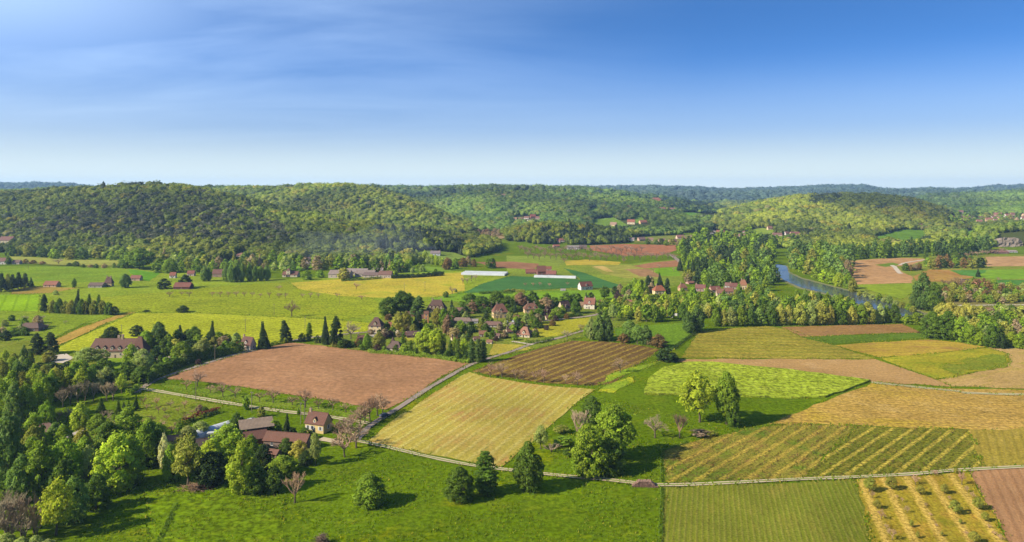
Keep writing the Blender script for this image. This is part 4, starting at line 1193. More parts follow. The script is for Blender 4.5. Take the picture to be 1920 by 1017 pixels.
def window_mb(wd, ht, shut=None):
    """Facing -Y, sill at z 0: frame proud of the wall, dark panes, a cross bar, open shutters."""
    m = MB(); t = 0.09
    m.box(-wd/2, -0.05, 0, -wd/2 + t, 0.02, ht, 0); m.box(wd/2 - t, -0.05, 0, wd/2, 0.02, ht, 0)
    m.box(-wd/2 + t, -0.05, 0, wd/2 - t, 0.02, t, 0); m.box(-wd/2 + t, -0.05, ht - t, wd/2 - t, 0.02, ht, 0)
    m.box(-0.03, -0.04, t, 0.03, 0.02, ht - t, 0)
    m.box(-wd/2 + t, -0.02, t, wd/2 - t, 0.015, ht - t, 1)
    m.box(-wd/2 - 0.1, -0.14, -0.1, wd/2 + 0.1, 0.02, -0.002, 0)
    if shut:
        m.box(-wd - 0.02, -0.07, 0, -wd/2 - 0.02, 0.02, ht, 2); m.box(wd/2 + 0.02, -0.07, 0, wd + 0.02, 0.02, ht, 2)
    return m
_wc = {}
def window_mesh(wd, ht, shut=None):
    key = (round(wd, 1), round(ht, 1), shut)
    if key not in _wc:
        _wc[key] = window_mb(key[0], key[1], shut).mesh("window", [FRAME, GLASS] + ([simple("shutter_paint", shut, 0.7, 0.1)] if shut else []))
    return _wc[key]
_dc = {}
def door_mesh(wd, ht, rgb):
    key = (wd, ht, rgb)
    if key not in _dc:
        m = MB(); t = 0.1
        m.box(-wd/2, -0.06, 0, -wd/2 + t, 0.02, ht, 0); m.box(wd/2 - t, -0.06, 0, wd/2, 0.02, ht, 0); m.box(-wd/2 + t, -0.06, ht - t, wd/2 - t, 0.02, ht, 0)
        m.box(-wd/2 + t, -0.03, 0, wd/2 - t, 0.015, ht - t, 1)
        for i in range(2): m.box(-wd/4 + i*wd/2 - wd*.15, -0.045, ht*.15, -wd/4 + i*wd/2 + wd*.15, -0.029, ht*.42, 1)
        _dc[key] = m.mesh("door", [FRAME, simple("door_paint", rgb, 0.7, 0.15)])
    return _dc[key]

def part(name, me, parent, loc=(0, 0, 0), rz=0.0):
    o = bpy.data.objects.new(name, me); COL.objects.link(o); o.parent = parent; o.location = loc; o.rotation_euler = (0, 0, rz); return o

def roof_mb(L_, D_, z, h, kind, ov=0.35, t=0.16, hipin=None):
    """Roof plates over a plan centred on the origin, ridge along x."""
    m = MB(); a, b = L_/2 + ov, D_/2 + ov
    zo = z - ov * h / (D_/2)
    if kind == 'gable':
        m.slab([(-a, -b, zo), (a, -b, zo), (a, 0, z + h), (-a, 0, z + h)], t); m.slab([(-a, 0, z + h), (a, 0, z + h), (a, b, zo), (-a, b, zo)], t)
        m.tube((-a, 0, z + h), (a, 0, z + h), 0.13, 0.13, 6)
    elif kind == 'mono':
        m.slab([(-a, -b, z), (a, -b, z), (a, b, z + h), (-a, b, z + h)], t)
    else:
        hi = min(a - 0.01, hipin if hipin is not None else b * 0.75) if kind == 'hip' else a - 0.02
        r0, r1 = -a + hi, a - hi
        m.slab([(-a, -b, zo), (a, -b, zo), (r1, 0, z + h), (r0, 0, z + h)], t); m.slab([(r0, 0, z + h), (r1, 0, z + h), (a, b, zo), (-a, b, zo)], t)
        m.slab([(a, -b, zo), (a, b, zo), (r1, 0, z + h)], t); m.slab([(-a, b, zo), (-a, -b, zo), (r0, 0, z + h)], t)
        if r1 > r0 + .1: m.tube((r0, 0, z + h), (r1, 0, z + h), 0.13, 0.13, 6)
    return m

def wall_mb(L_, D_, hw, hr, kind):
    m = MB(); a, b = L_/2, D_/2
    m.poly([(-a,-b,-.4),(a,-b,-.4),(a,-b,hw),(-a,-b,hw)]); m.poly([(a,b,-.4),(-a,b,-.4),(-a,b,hw),(a,b,hw)])
    if kind == 'gable':
        e = 0.10
        m.poly([(a,-b,-.4),(a,b,-.4),(a,b,hw),(a,0,hw+hr-e),(a,-b,hw)]); m.poly([(-a,b,-.4),(-a,-b,-.4),(-a,-b,hw),(-a,0,hw+hr-e),(-a,b,hw)])
    elif kind == 'mono':
        m.poly([(a,-b,-.4),(a,b,-.4),(a,b,hw+hr-.17),(a,-b,hw-.17)]); m.poly([(-a,b,-.4),(-a,-b,-.4),(-a,-b,hw-.17),(-a,b,hw+hr-.17)])
        m.poly([(a,b,hw),(-a,b,hw),(-a,b,hw+hr-.17),(a,b,hw+hr-.17)])
    else:
        m.poly([(a,-b,-.4),(a,b,-.4),(a,b,hw),(a,-b,hw)]); m.poly([(-a,b,-.4),(-a,-b,-.4),(-a,-b,hw),(-a,b,hw)])
    return m

def dormer(root, x, y, z, w_, h_, rm, wm, slope):
    d = h_ / slope + 0.5
    m = MB()
    m.box(-w_/2, 0, -0.3, w_/2, d, h_*0.62, 0)
    m.poly([(-w_/2, -0.005, h_*0.62), (w_/2, -0.005, h_*0.62), (0, -0.005, h_)], 0)
    o = w_/2 + .15
    m.slab([(-o, -.2, h_*.55), (0, -.2, h_*1.06), (0, d+.4, h_*1.06), (-o, d, h_*.55)], .08, 1); m.slab([(0, -.2, h_*1.06), (o, -.2, h_*.55), (o, d, h_*.55), (0, d+.4, h_*1.06)], .08, 1)
    ob = m.build("dormer", [wm, rm], root); ob.location = (x, y, z)
    w2 = part("window", window_mesh(w_*0.55, h_*0.5), ob, (0, -0.01, 0.02))
    return ob

def house(label, x, y, wpx, hpx, rot=0.0, wall=STONE, roof=(140, 84, 66), kind='gable', depth=0.62, wf=0.52, chim=1, dorm=0, nx=3, ny=1, door=True, shut=None, name='house', cat='house', side=True, group=None, pos=None, L=None, D=None, hw=None, hr=None, hipin=None, doorx=0.0, roofmat=None, wallmat=None, clear=True):
    p = unproject(x, y) if pos is None else pos
    pm = F / p.y
    L_ = L or wpx / pm
    D_ = D or L_ * depth
    Ht = hpx / pm
    hw_ = hw or Ht * wf; hr_ = hr or Ht * (1 - wf)
    root = empty(name, (p.x, p.y + D_ * 0.5 * math.cos(R(rot)), p.z), R(rot))
    tag(root, label, cat, group)
    wm = wallmat or wallm(wall); rm = roofmat or tile_mat(roof)
    wall_mb(L_, D_, hw_, hr_, kind).build("wall", wm, root)
    rf = roof_mb(L_, D_, hw_, hr_, kind, ov=min(0.4, L_ * 0.04), hipin=hipin).build("roof", rm, root)
    slope = hr_ / (D_ / 2)
    for i in range(chim):
        s = (-1, 1, 0)[i % 3]
        cxm = s * (L_/2 - (0.6 if kind == 'gable' else D_ * 0.4))
        m = MB(); zt = hw_ + hr_ + 1.0
        m.box(-.45, -.35, hw_ + hr_ * .55, .45, .35, zt, 0); m.box(-.55, -.45, zt + .002, .55, .45, zt + .15, 0)
        for k in (-.2, .2): m.tube((k, 0, zt + .15), (k, 0, zt + .5), .12, .1, 6)
        c = m.build("chimney", CHIM, rf); c.location = (cxm, 0, 0)
    for i in range(dorm):
        xx = (i + 0.5) / dorm * L_ * 0.84 - L_ * 0.42 if dorm > 1 else 0
        dormer(root, xx, -D_/2 + 0.25 + .35/slope*0, hw_ + 0.25 * slope, max(1.3, min(1.7, hr_*.4)), max(1.4, min(2.1, hr_ * .5)), rm, wm, slope)
    # openings
    wd = min(1.1, L_ / (nx * 1.8 + 1)); 
    for lv in range(ny):
        z0 = hw_ * (lv + 0.32) / ny; ht = min(1.5, hw_ / ny * 0.5)
        for i in range(nx):
            xx = (i + 0.5) / nx * L_ * 0.9 - L_ * 0.45
            if door and lv == 0 and abs(xx - doorx) < L_ * 0.9 / nx * 0.5: continue
            part("window", window_mesh(wd, ht, shut), root, (xx, -D_/2, z0))
        if side and D_ > 4:
            for sx in (-1, 1):
                part("window", window_mesh(wd, ht, shut), root, (sx * L_/2, D_ * 0.08, z0), sx * math.pi / 2)
    if door: part("door", door_mesh(1.1, min(2.2, hw_ * .82), (110, 80, 60)), root, (doorx, -D_/2, 0))
    if clear: HOUSE_SPOTS.append((p.x, p.y, max(L_, 8)))
    return root, L_, D_, hw_, hr_

RED, RUST, BRN, ORG, PINK, GRY = (160, 88, 68), (150, 86, 66), (120, 84, 74), (206, 120, 76), (214, 142, 112), (150, 132, 122)
# the near farm
farm = house("yellow stone farmhouse with one dormer in its brown tiled roof, beside the lane", 594, 812, 0, 0, rot=-20, wall=(238, 208, 140), roof=(140, 88, 74), L=8.8, D=6.2, hw=4.0, hr=3.6, chim=1, dorm=1, nx=4, ny=1, shut=(235, 232, 225), name='farmhouse')
house("long low barn with a rust red tiled roof and grey plank walls", 536, 842, 0, 0, rot=-12, wall=(150, 128, 112), roof=(150, 96, 78), L=17.5, D=6.0, hw=3.0, hr=2.3, chim=0, nx=3, door=True, name='barn', cat='barn', side=False)
def open_barn():
    p = flat(474, 826)
    root = empty("open_barn", (p.x, p.y + 4, 0), R(24))
    tag(root, "dark open hangar with a pale corrugated roof and a rust red lean-to", "barn")
    W_ = DARKWOOD; CR = simple("corrugated_sheet", (170, 146, 122), 0.95, 0.3, 1.0)
    m = MB()
    m.box(-6, 4.0, -.3, 6, 4.2, 5.6); m.box(-6, -4, -.3, -5.8, 4, 4.8)
    m.build("wall", W_, root)
    for sx in (-5.6, -2, 2, 5.6):
        m = MB(); m.box(sx - .15, -4, -.3, sx + .15, -3.7, 4.7); m.build("post", W_, root)
    m = MB(); m.slab([(-6.5, -4.6, 4.9), (6.5, -4.6, 4.9), (6.5, 4.6, 6.1), (-6.5, 4.6, 6.1)], .15)
    for i in range(26): xx = -6.4 + i * .5; m.slab([(xx, -4.6, 4.97), (xx + .2, -4.6, 4.97), (xx + .2, 4.6, 6.17), (xx, 4.6, 6.17)], .05)
    m.build("roof", CR, root)
    m = MB(); m.slab([(-6.5, -9.5, 2.2), (3.5, -9.5, 2.2), (3.5, -4.2, 4.3), (-6.5, -4.2, 4.3)], .15)
    m.build("lean_to_roof", tile_mat((128, 78, 66)), root)
    m = MB(); m.box(-6.3, -9.2, -.3, 3.3, -9.0, 2.1); m.box(-6.3, -9, -.3, -6.1, -4.2, 2.6)
    m.build("lean_to_wall", simple("plank_wall", (130, 92, 80), .9, .3, 2), root)
open_barn()
house("small shed with a red tiled roof among the farm trees", 508, 862, 0, 0, rot=-16, wall=(140, 120, 100), roof=(160, 104, 86), L=5.5, D=3.4, hw=2.2, hr=1.1, chim=0, nx=1, door=False, name='shed', cat='shed', side=False)
house("low hut with a pinkish roof behind the white blossom tree", 326, 836, 0, 0, rot=10, wall=(170, 140, 120), roof=(206, 150, 128), L=6, D=4, hw=2.2, hr=1.3, chim=0, nx=1, door=False, name='hut', cat='shed', side=False)
house("dark roofed hut half hidden by the farm trees", 379, 846, 0, 0, rot=20, wall=(110, 95, 85), roof=(96, 84, 84), L=5.5, D=4, hw=2.2, hr=2.0, chim=0, nx=1, door=False, name='hut', cat='shed', side=False)
house("house with a wide mauve brown roof deep in the left wood", 62, 826, 0, 0, rot=24, wall=(210, 190, 160), roof=(176, 134, 116), L=13, D=8, hw=3.0, hr=2.3, chim=0, nx=3, kind='hip')
def tunnel(x, y, L_, r, rot, label, bands):
    p = flat(x, y)
    root = empty("polytunnel", (p.x, p.y, 0), R(rot)); tag(root, label, "polytunnel", "polytunnels at the farm")
    PL = simple("white_film", (236, 238, 235), 0.35, 0.06, 0.8); DK = simple("dark_film", (70, 74, 70), 0.5, 0.1, 1)
    n = 12; m = MB(); seg = 9
    for k in range(seg):
        x0, x1 = -L_/2 + L_*k/seg, -L_/2 + L_*(k+1)/seg
        for i in range(n):
            a0, a1 = math.pi*i/n, math.pi*(i+1)/n
            m.poly([(x0, -r*math.cos(a0), r*math.sin(a0)), (x1, -r*math.cos(a0), r*math.sin(a0)), (x1, -r*math.cos(a1), r*math.sin(a1)), (x0, -r*math.cos(a1), r*math.sin(a1))], 1 if k in bands else 0)
    for s in (-1, 1): m.poly([(s*L_/2, -s*-r*math.cos(math.pi*i/n), r*math.sin(math.pi*i/n)) for i in range(n+1)], 0)
    m.build("cover", [PL, DK], root)
    for k in range(seg + 1):
        m = MB(); xx = -L_/2 + L_*k/seg
        for i in range(n):
            a0, a1 = math.pi*i/n, math.pi*(i+1)/n
            m.tube((xx, -(r+.03)*math.cos(a0), (r+.03)*math.sin(a0)), (xx, -(r+.03)*math.cos(a1), (r+.03)*math.sin(a1)), .05, .05, 4, cap=False)
        m.build("hoop", simple("galvanised_hoop", (150, 150, 150), .5, .1), root)
tunnel(398, 812, 27, 2.9, 55, "long white polytunnel with a dark band beside the farm", (7,))
tunnel(456, 801, 10, 2.7, 55, "short white polytunnel with dark end behind the round tree", (0, 1, 8))
def caravan(x, y, rot, label, group=None, s=1.0):
    p = unproject(x, y)
    root = empty("caravan", (p.x, p.y, p.z), R(rot)); root.scale = (s, s, s); tag(root, label, "caravan", group)
    m = MB(); pts = [(-2.4, .55), (2.1, .55), (2.5, 1.3), (2.3, 2.4), (1.9, 2.65), (-2.0, 2.65), (-2.4, 2.3)]
    for s_ in (-1, 1): m.poly([(a, s_*1.1, b) for a, b in (pts if s_ < 0 else pts[::-1])])
    for i in range(len(pts)): (a, b), (c, d) = pts[i], pts[(i+1) % len(pts)]; m.poly([(a, -1.1, b), (a, 1.1, b), (c, 1.1, d), (c, -1.1, d)])
    m.build("body", simple("caravan_white", (224, 221, 212), .4, .04), root)
    for xx in (-1.2, .9):
        m = MB(); m.box(xx - .45, -1.13, 1.45, xx + .45, -1.09, 2.1); m.build("window", GLASS, root)
    for s_ in (-1, 1):
        m = MB(); m.tube((0, s_*.95, .32), (0, s_*1.15, .32), .32, .32, 12); m.tube((0, s_*1.15, .32), (0, s_*.95, .32), .32, .32, 12); m.build("wheel", simple("tyre", (35, 35, 36), .9, .1), root)
    m = MB(); m.tube((2.3, 0, .5), (3.5, 0, .45), .06, .05, 5); m.build("drawbar", simple("tyre", (35, 35, 36), .9, .1), root)
caravan(400, 823, 15, "white caravan parked among the farm trees")
# cars
CARP = {}
def car_proto():
    prof = [(-2.05, .35), (-2.1, .75), (-1.95, .95), (-1.35, 1.0), (-.75, 1.42), (.75, 1.45), (1.45, 1.0), (2.0, .85), (2.1, .55), (2.05, .3)]
    b = MB(); w = .85
    for s in (-1, 1): 
        pl = [(x, s * (w if z < 1.05 else w * .82), z) for x, z in prof]
        b.poly(pl if s < 0 else pl[::-1])
    for i in range(len(prof)):
        (x0, z0), (x1, z1) = prof[i], prof[(i+1) % len(prof)]; w0 = w if z0 < 1.05 else w*.82; w1 = w if z1 < 1.05 else w*.82
        b.poly([(x0, -w0, z0), (x0, w0, z0), (x1, w1, z1), (x1, -w1, z1)])
    g = MB()
    for s in (-1, 1):
        q = [(-1.15, s*.83, 1.04), (1.2, s*.83, 1.04), (.66, s*.715, 1.38), (-.68, s*.715, 1.36)]
        q = [(x, y + s*.02, z) for x, y, z in q]; g.poly(q if s < 0 else q[::-1])
    g.poly([(.85, -.66, 1.40), (1.42, -.74, 1.04), (1.42, .74, 1.04), (.85, .66, 1.40)]); g.poly([(-1.28, -.74, 1.06), (-.82, -.66, 1.38), (-.82, .66, 1.38), (-1.28, .74, 1.06)])
    w_ = MB()
    w_.tube((0, -.1, 0), (0, .1, 0), .31, .31, 14); w_.tube((0, .1, 0), (0, -.1, 0), .31, .31, 14)
    h = MB(); h.box(-.03, -.16, -.08, .03, .16, .08)
    return b, g.mesh("windows", [GLASS]), w_.mesh("wheel", [simple("tyre", (35, 35, 36), .9, .1)]), h.mesh("headlight", [simple("lamp_glass", (240, 240, 235), .2, .02)])
CARP['p'] = car_proto()
def car(x, y, rot, rgb, label, group=None):
    p = unproject(x, y); root = empty("parked_car", (p.x, p.y, p.z + .25), R(rot)); tag(root, label, "car", group)
    b, g, wh, hl = CARP['p']
    part("body", b.mesh("body", [simple("car_paint", rgb, .3, .03)]), root); part("windows", g, root)
    for xx in (-1.3, 1.3):
        for yy in (-.8, .8): part("wheel", wh, root, (xx, yy, .31))
    for yy in (-.6, .6): part("headlight", hl, root, (2.1, yy, .66))
car(720, 782, 50, (90, 100, 116), "dark blue grey car on the country road by the brown field")
car(855, 624 - 1.5, 8, (238, 238, 236), "white car parked on the gravel yard of the steep roofed house") if False else None
car(694, 624, 5, (240, 240, 238), "white car at the end of the gravel yard")
for i, (x, y, c, n) in enumerate([(950, 606, (240,240,238), "white"), (962, 605, (228,228,226), "pale grey"), (972, 606, (70,74,84), "dark"), (983, 608, (234,234,232), "off white"), (992, 607, (60,66,80), "navy"), (958, 613, (84,84,88), "charcoal"), (974, 614, (150,152,156), "silver")]):
    car(x, y, 80 + i * 7, c, f"{n} car in the grey hamlet car park", "cars in the hamlet car park")

# the long manor
man = house("long manor with a steep brown roof, a row of dormers and pale stone front", 216, 672, 101, 0, rot=0, wall=(226, 204, 168), roof=(146, 104, 90), kind='hip', L=31, D=9, hw=4.6, hr=6.0, chim=0, dorm=6, nx=9, ny=1, hipin=1.8, name='manor_house', shut=None)
def extra_roof_bits(root):
    m = MB(); m.box(-.6, -.45, 8, .6, .45, 13); c = m.build("chimney", CHIM, root); c.location = (2.0, 0, 0)
    m = MB(); m.box(-.7, -.5, 8, .7, .5, 12.2); c = m.build("chimney", CHIM, root); c.location = (-1.0, 1.5, 0)
extra_roof_bits(man[0])
house("tower wing of the manor with a pointed hipped roof", 256, 674, 0, 0, rot=0, wall=(226, 204, 168), roof=(140, 92, 80), kind='hip', L=8.0, D=8.0, hw=4.8, hr=7.6, chim=0, dorm=1, nx=2, ny=1, name='tower', cat='house', door=False)
house("small brown roofed cottage at the hedge end above the brown field", 463, 657, 24, 24, rot=-25, roof=(130, 84, 76), wall=(230, 214, 190), chim=1, dorm=1, nx=2, wf=.45)
house("low house with a grey brown roof in the left gardens", 50, 622, 44, 14, roof=(130, 104, 92), wall=(150, 120, 100), kind='hip', chim=0, nx=3, wf=.5)
def pool():
    p = flat(310, 664); root = empty("swimming_pool", (p.x, p.y, .3), 0); tag(root, "pale blue swimming pool beside the manor", "pool")
    m = MB(); m.box(-6.4, -3.6, -.3, 6.4, 3.6, .1); m.build("coping", simple("coping", (230, 220, 200), .8, .1), root)
    m = MB(); m.poly([(-5.8, -3, .11), (5.8, -3, .11), (5.8, 3, .11), (-5.8, 3, .11)]); m.build("water", simple("pool_water", (90, 170, 190), .05, .05), root)
pool()
# the hamlet
house("square stone house with a tall hipped roof by the white gravel yard", 704, 624, 24, 27, rot=-8, roof=(122, 92, 86), wall=(236, 212, 160), kind='hip', depth=.9, wf=.5, chim=0, dorm=1, nx=2, ny=2, hipin=3.4)
house("low red roofed barn joined to the square stone house", 736, 617, 22, 11, rot=-6, roof=(206, 116, 88), wall=(170, 130, 104), chim=0, nx=2, wf=.45, name='barn', cat='barn')
house("low white house with a wide grey brown roof below the pointed turret", 740, 660, 28, 18, rot=-14, roof=(126, 106, 100), wall=(240, 226, 190), kind='hip', depth=.8, wf=.42, chim=0, nx=3)
house("slim pigeon tower with a dark pointed roof", 736, 654, 8.5, 22, rot=-14, roof=(96, 82, 84), wall=(220, 190, 140), kind='pyramid', depth=1, wf=.48, chim=0, nx=1, ny=2, door=False, name='tower', cat='tower')
house("manor with a big dark mansard roof and white dormers behind the cedars", 818, 588, 34, 24, rot=-8, roof=(112, 84, 78), wall=(234, 206, 156), kind='hip', depth=.62, wf=.36, chim=2, dorm=4, nx=5, ny=1, hipin=4.0, name='manor_house')
house("ochre stone tower house in the trees of the hamlet", 799, 606, 9, 22, roof=(150, 100, 80), wall=(226, 166, 110), kind='gable', depth=.8, wf=.8, chim=0, nx=1, ny=3, door=False)
house("dark roofed house left of the ochre stone tower", 787, 606, 15, 15, roof=(126, 90, 84), wall=(190, 150, 120), chim=0, nx=2, wf=.5)
house("brown shed roof by the lime coloured trees", 772, 634, 19, 12, rot=4, roof=(116, 88, 92), wall=(110, 84, 72), chim=0, nx=1, wf=.45, name='shed', cat='shed')
house("stone house with a steep reddish hipped roof and side turret", 937, 597, 27, 26, rot=12, roof=(160, 100, 82), wall=(236, 204, 146), kind='hip', depth=.75, wf=.48, chim=1, dorm=1, nx=3, ny=2)
house("cream house with a brown hipped roof and twin chimneys by the purple tree", 996, 588, 27, 18, rot=8, roof=(156, 102, 80), wall=(240, 206, 150), kind='hip', depth=.7, wf=.5, chim=2, dorm=2, nx=3, ny=1)
house("gabled house with a dark brown roof behind a green hedge", 1058, 585, 19, 20, rot=35, roof=(120, 88, 86), wall=(224, 204, 160), depth=.8, wf=.4, chim=0, dorm=1, nx=2)
house("white gabled house with a red roof at the village lane", 1107, 580, 20, 20, rot=-18, roof=(192, 118, 96), wall=(244, 232, 206), depth=.8, wf=.5, chim=2, dorm=1, nx=2, ny=2)
house("low stone wing beside the white gabled house", 1093, 577, 12, 10, rot=-10, roof=(196, 160, 120), wall=(226, 196, 140), chim=0, nx=1, wf=.5)
house("small house with a salmon pink hipped roof beside the yellow hay lot", 985, 633, 24, 18, rot=-20, roof=(232, 160, 128), wall=(246, 226, 190), kind='hip', depth=.9, wf=.35, chim=0, nx=2, dorm=1)
house("long low building with a pale grey roof near the car park", 867, 607, 38, 10, rot=-8, roof=(172, 150, 138), wall=(120, 120, 124), kind='hip', depth=.4, wf=.5, chim=0, nx=6, name='holiday_hall', cat='building')
house("long low building with a mauve brown roof along the village road", 925, 614, 36, 10, rot=-12, roof=(152, 116, 108), wall=(190, 180, 170), kind='hip', depth=.35, wf=.5, chim=0, nx=5, name='holiday_hall', cat='building')
house("low white building among parked cars at the hamlet", 887, 607, 18, 8, rot=0, roof=(205, 200, 196), wall=(216, 220, 224), chim=0, nx=3, wf=.6, name='holiday_hall', cat='building')
house("small house with a tan roof at the edge of the striped poplars", 905, 632, 14, 11, roof=(190, 130, 100), wall=(240, 214, 180), chim=0, nx=2)
house("stone cottage roof between the clipped cedars", 770, 594, 14, 9, roof=(132, 92, 86), wall=(160, 120, 100), chim=0, nx=1)
house("low tiled roof behind the dark mansard manor", 862, 587, 22, 9, roof=(168, 128, 108), wall=(220, 190, 150), chim=0, nx=2)
for x, y, w, h, rf, wl, lab in [
 (676,640,13,10,(150,100,86),(226,200,160),"small house behind the bare walnut by the village road"),
 (757,632,12,8,(170,110,90),(236,214,170),"low house between turret house and brown shed"),
 (846,600,14,10,(168,110,90),(236,206,160),"house with a tan gable right of the ochre tower"),
 (852,640,13,9,(176,120,96),(240,220,184),"small pale house behind the slim poplars"),
 (893,640,12,8,(150,104,92),(230,206,170),"low cottage near the corner poplars"),
 (955,626,13,9,(186,128,104),(242,224,190),"small cream house left of the salmon roofed one"),
 (932,634,14,8,(140,104,96),(226,206,176),"low brown roofed house in the hamlet orchard"),
 (968,600,10,8,(170,112,92),(240,222,188),"small house below the cream hipped house"),
 (1028,600,12,8,(160,104,90),(238,214,176),"small house behind the clipped hedge"),
 (1130,572,12,9,(180,116,94),(240,222,184),"tan roofed house right of the white gabled one"),
 (1150,578,11,8,(160,110,96),(236,216,180),"small house among the lane trees"),
 (1180,572,12,9,(176,108,86),(242,222,180),"house among trees left of the riverside grove"),
 (1210,575,11,8,(150,100,90),(236,210,172),"low house at the head of the riverside grove"),
 (918,645,11,7,(190,132,104),(236,214,176),"tiny house by the dry yellow lot")]:
    house(lab, x, y, w, h, rot=_tr.uniform(-30, 30), roof=rf, wall=wl, chim=1 if w > 12 else 0, nx=2, wf=.5, depth=.75)
# beyond the hamlet
house("white gable house with a dark red roof in the green pasture", 1098, 544, 24, 15, rot=20, roof=(150, 78, 66), wall=(242, 238, 228), depth=.6, wf=.5, chim=0, dorm=1, nx=4)
house("white garden pavilion on the pasture", 1056, 546, 9, 4, roof=(232, 228, 220), wall=(240, 236, 228), chim=0, nx=1, door=False, name='pavilion', cat='shed')
house("tallest red barn of the far farm", 1015, 516, 16, 17, rot=10, roof=(178, 104, 88), wall=(150, 100, 84), chim=0, nx=1, wf=.45, name='barn', cat='barn')
house("low red barn at the left end of the far farm", 997, 514, 22, 8, roof=(176, 96, 80), wall=(150, 96, 84), chim=0, nx=2, wf=.4, name='barn', cat='barn')
house("red roofed farm building behind the long white tunnel", 1034, 517, 18, 9, rot=-10, roof=(186, 104, 92), wall=(170, 120, 110), chim=0, nx=2, wf=.4, name='barn', cat='barn')
house("small red roofed house at the back of the far farm", 1029, 509, 10, 9, roof=(196, 112, 92), wall=(220, 190, 170), chim=0, nx=1)
def sheeting(x, y, L_, D_, rot, label):
    p = unproject(x, y); o = empty("plastic_greenhouse", (p.x, p.y, p.z), R(rot)); tag(o, label, "greenhouse")
    PL = simple("dull_film", (212, 216, 212), 0.5, 0.22, 0.4); n = max(1, int(D_ / 7)); 
    for k in range(n):
        m = MB(); w = D_ / n; y0 = -D_/2 + k*w
        for i in range(8):
            a0, a1 = math.pi*i/8, math.pi*(i+1)/8
            f = lambda a: (y0 + w/2 - w*.48*math.cos(a), 2.6*math.sin(a))
            (ya, za), (yb, zb) = f(a0), f(a1); m.poly([(-L_/2, ya, za), (L_/2, ya, za), (L_/2, yb, zb), (-L_/2, yb, zb)])
        for s in (-1, 1): m.poly([(s*L_/2, f(math.pi*i/8)[0], f(math.pi*i/8)[1]) for i in range(9)])
        m.build("tunnel_bay", PL, o)
sheeting(909, 514.5, 50, 24, -10, "wide white plastic greenhouse bays at the corner of the emerald field")
sheeting(1041, 521, 46, 9, -12, "long white greenhouse tunnel along the far farm")
# mid distance left
house("pink roofed bungalow in the pasture", 93, 539, 24, 11, roof=(216, 130, 100), wall=(240, 200, 160), chim=0, nx=3, wf=.45)
house("small stone chateau with a pointed roof", 202, 538, 14, 18, roof=(126, 90, 84), wall=(222, 196, 130), kind='hip', wf=.45, chim=2, nx=2, ny=2, name='manor_house')
house("low grey stone wing left of the small chateau", 178, 540, 26, 9, roof=(140, 120, 110), wall=(200, 190, 170), chim=0, nx=3)
house("ruddy roofed house right of the dark tree by the chateau", 253, 527, 18, 10, roof=(196, 120, 100), wall=(226, 190, 160), chim=0, nx=2)
house("small house with a bright red roof on the green slope", 323, 522, 11, 11, roof=(204, 110, 90), wall=(246, 236, 220), chim=0, nx=2)
house("long red brown barn in front of the dark tree", 340, 543, 30, 12, roof=(170, 96, 80), wall=(120, 80, 74), chim=0, nx=1, wf=.42, name='barn', cat='barn', side=False)
house("red roofed house under the slope trees", 357, 518, 13, 10, roof=(190, 104, 90), wall=(230, 200, 180), chim=0, nx=2)
house("brown roofed house behind the row of pale poplars", 407, 520, 18, 14, roof=(150, 100, 90), wall=(180, 150, 130), chim=0, nx=2)
house("cream house with a little square tower", 543, 520, 28, 10, roof=(150, 96, 86), wall=(244, 226, 186), chim=0, nx=4, wf=.5)
house("square tower of the cream house", 540, 520, 7, 17, roof=(170, 120, 96), wall=(248, 230, 190), kind='pyramid', depth=1, wf=.75, chim=0, nx=1, ny=3, door=False, name='tower', cat='tower')
for x, y, w, h, rf, lab in [(636, 522, 40, 14, (200,186,176), "pale roofed industrial shed at the left of the works"), (668, 516, 40, 11, (206,196,190), "long pale industrial shed at the back of the works"), (684, 520, 36, 12, (190,176,168), "grey industrial shed behind the round yellow tree"), (698, 521, 34, 9, (150,130,126), "dark fronted industrial shed in the middle of the works"), (708, 512, 20, 9, (210,200,196), "small pale shed at the right of the works"), (722, 522, 24, 13, (160,116,104), "brown roofed shed at the right end of the works")]:
    house(lab, x, y, w, h, rot=-5, roof=rf, wall=(214, 196, 176), chim=0, nx=4, wf=.55, depth=.6, name='industrial_shed', cat='shed', side=False)
house("brown house among trees above the meadow slope", 343, 489, 18, 12, roof=(150, 104, 100), wall=(200, 160, 140), chim=1, nx=3, wf=.5)
house("long house with a pinkish roof under the wood", 455, 482, 24, 7, roof=(200, 140, 120), wall=(226, 196, 170), chim=0, nx=4)
house("roof showing left of the long pinkish house", 412, 474, 12, 6, roof=(190, 120, 100), wall=(210, 180, 160), chim=0, nx=2)
house("house with a dark roof below the wooded slope", 573, 492, 16, 9, roof=(120, 96, 100), wall=(220, 210, 196), chim=0, nx=3)
house("low white house at the foot of the slope", 580, 496, 16, 5, roof=(206, 196, 190), wall=(240, 236, 230), chim=0, nx=2)
house("large pale manor at the left edge under the hill", 9, 463, 24, 19, roof=(170, 116, 110), wall=(250, 232, 186), chim=1, nx=4, ny=2, wf=.65, name='manor_house')
house("white house at the left edge of the pasture", 5, 496, 16, 12, roof=(170, 116, 110), wall=(244, 236, 220), chim=0, nx=2)
house("low house with a grey roof near the left edge", 29, 496, 14, 8, roof=(150, 120, 116), wall=(220, 196, 180), chim=0, nx=2)
house("white villa at the foot of the middle hill", 816, 480, 18, 9, roof=(190, 180, 186), wall=(240, 240, 244), chim=2, nx=3, ny=1)
house("small roof in the pale meadow below the hill", 752, 505, 12, 6, roof=(170, 120, 110), wall=(200, 180, 160), chim=0, nx=1)
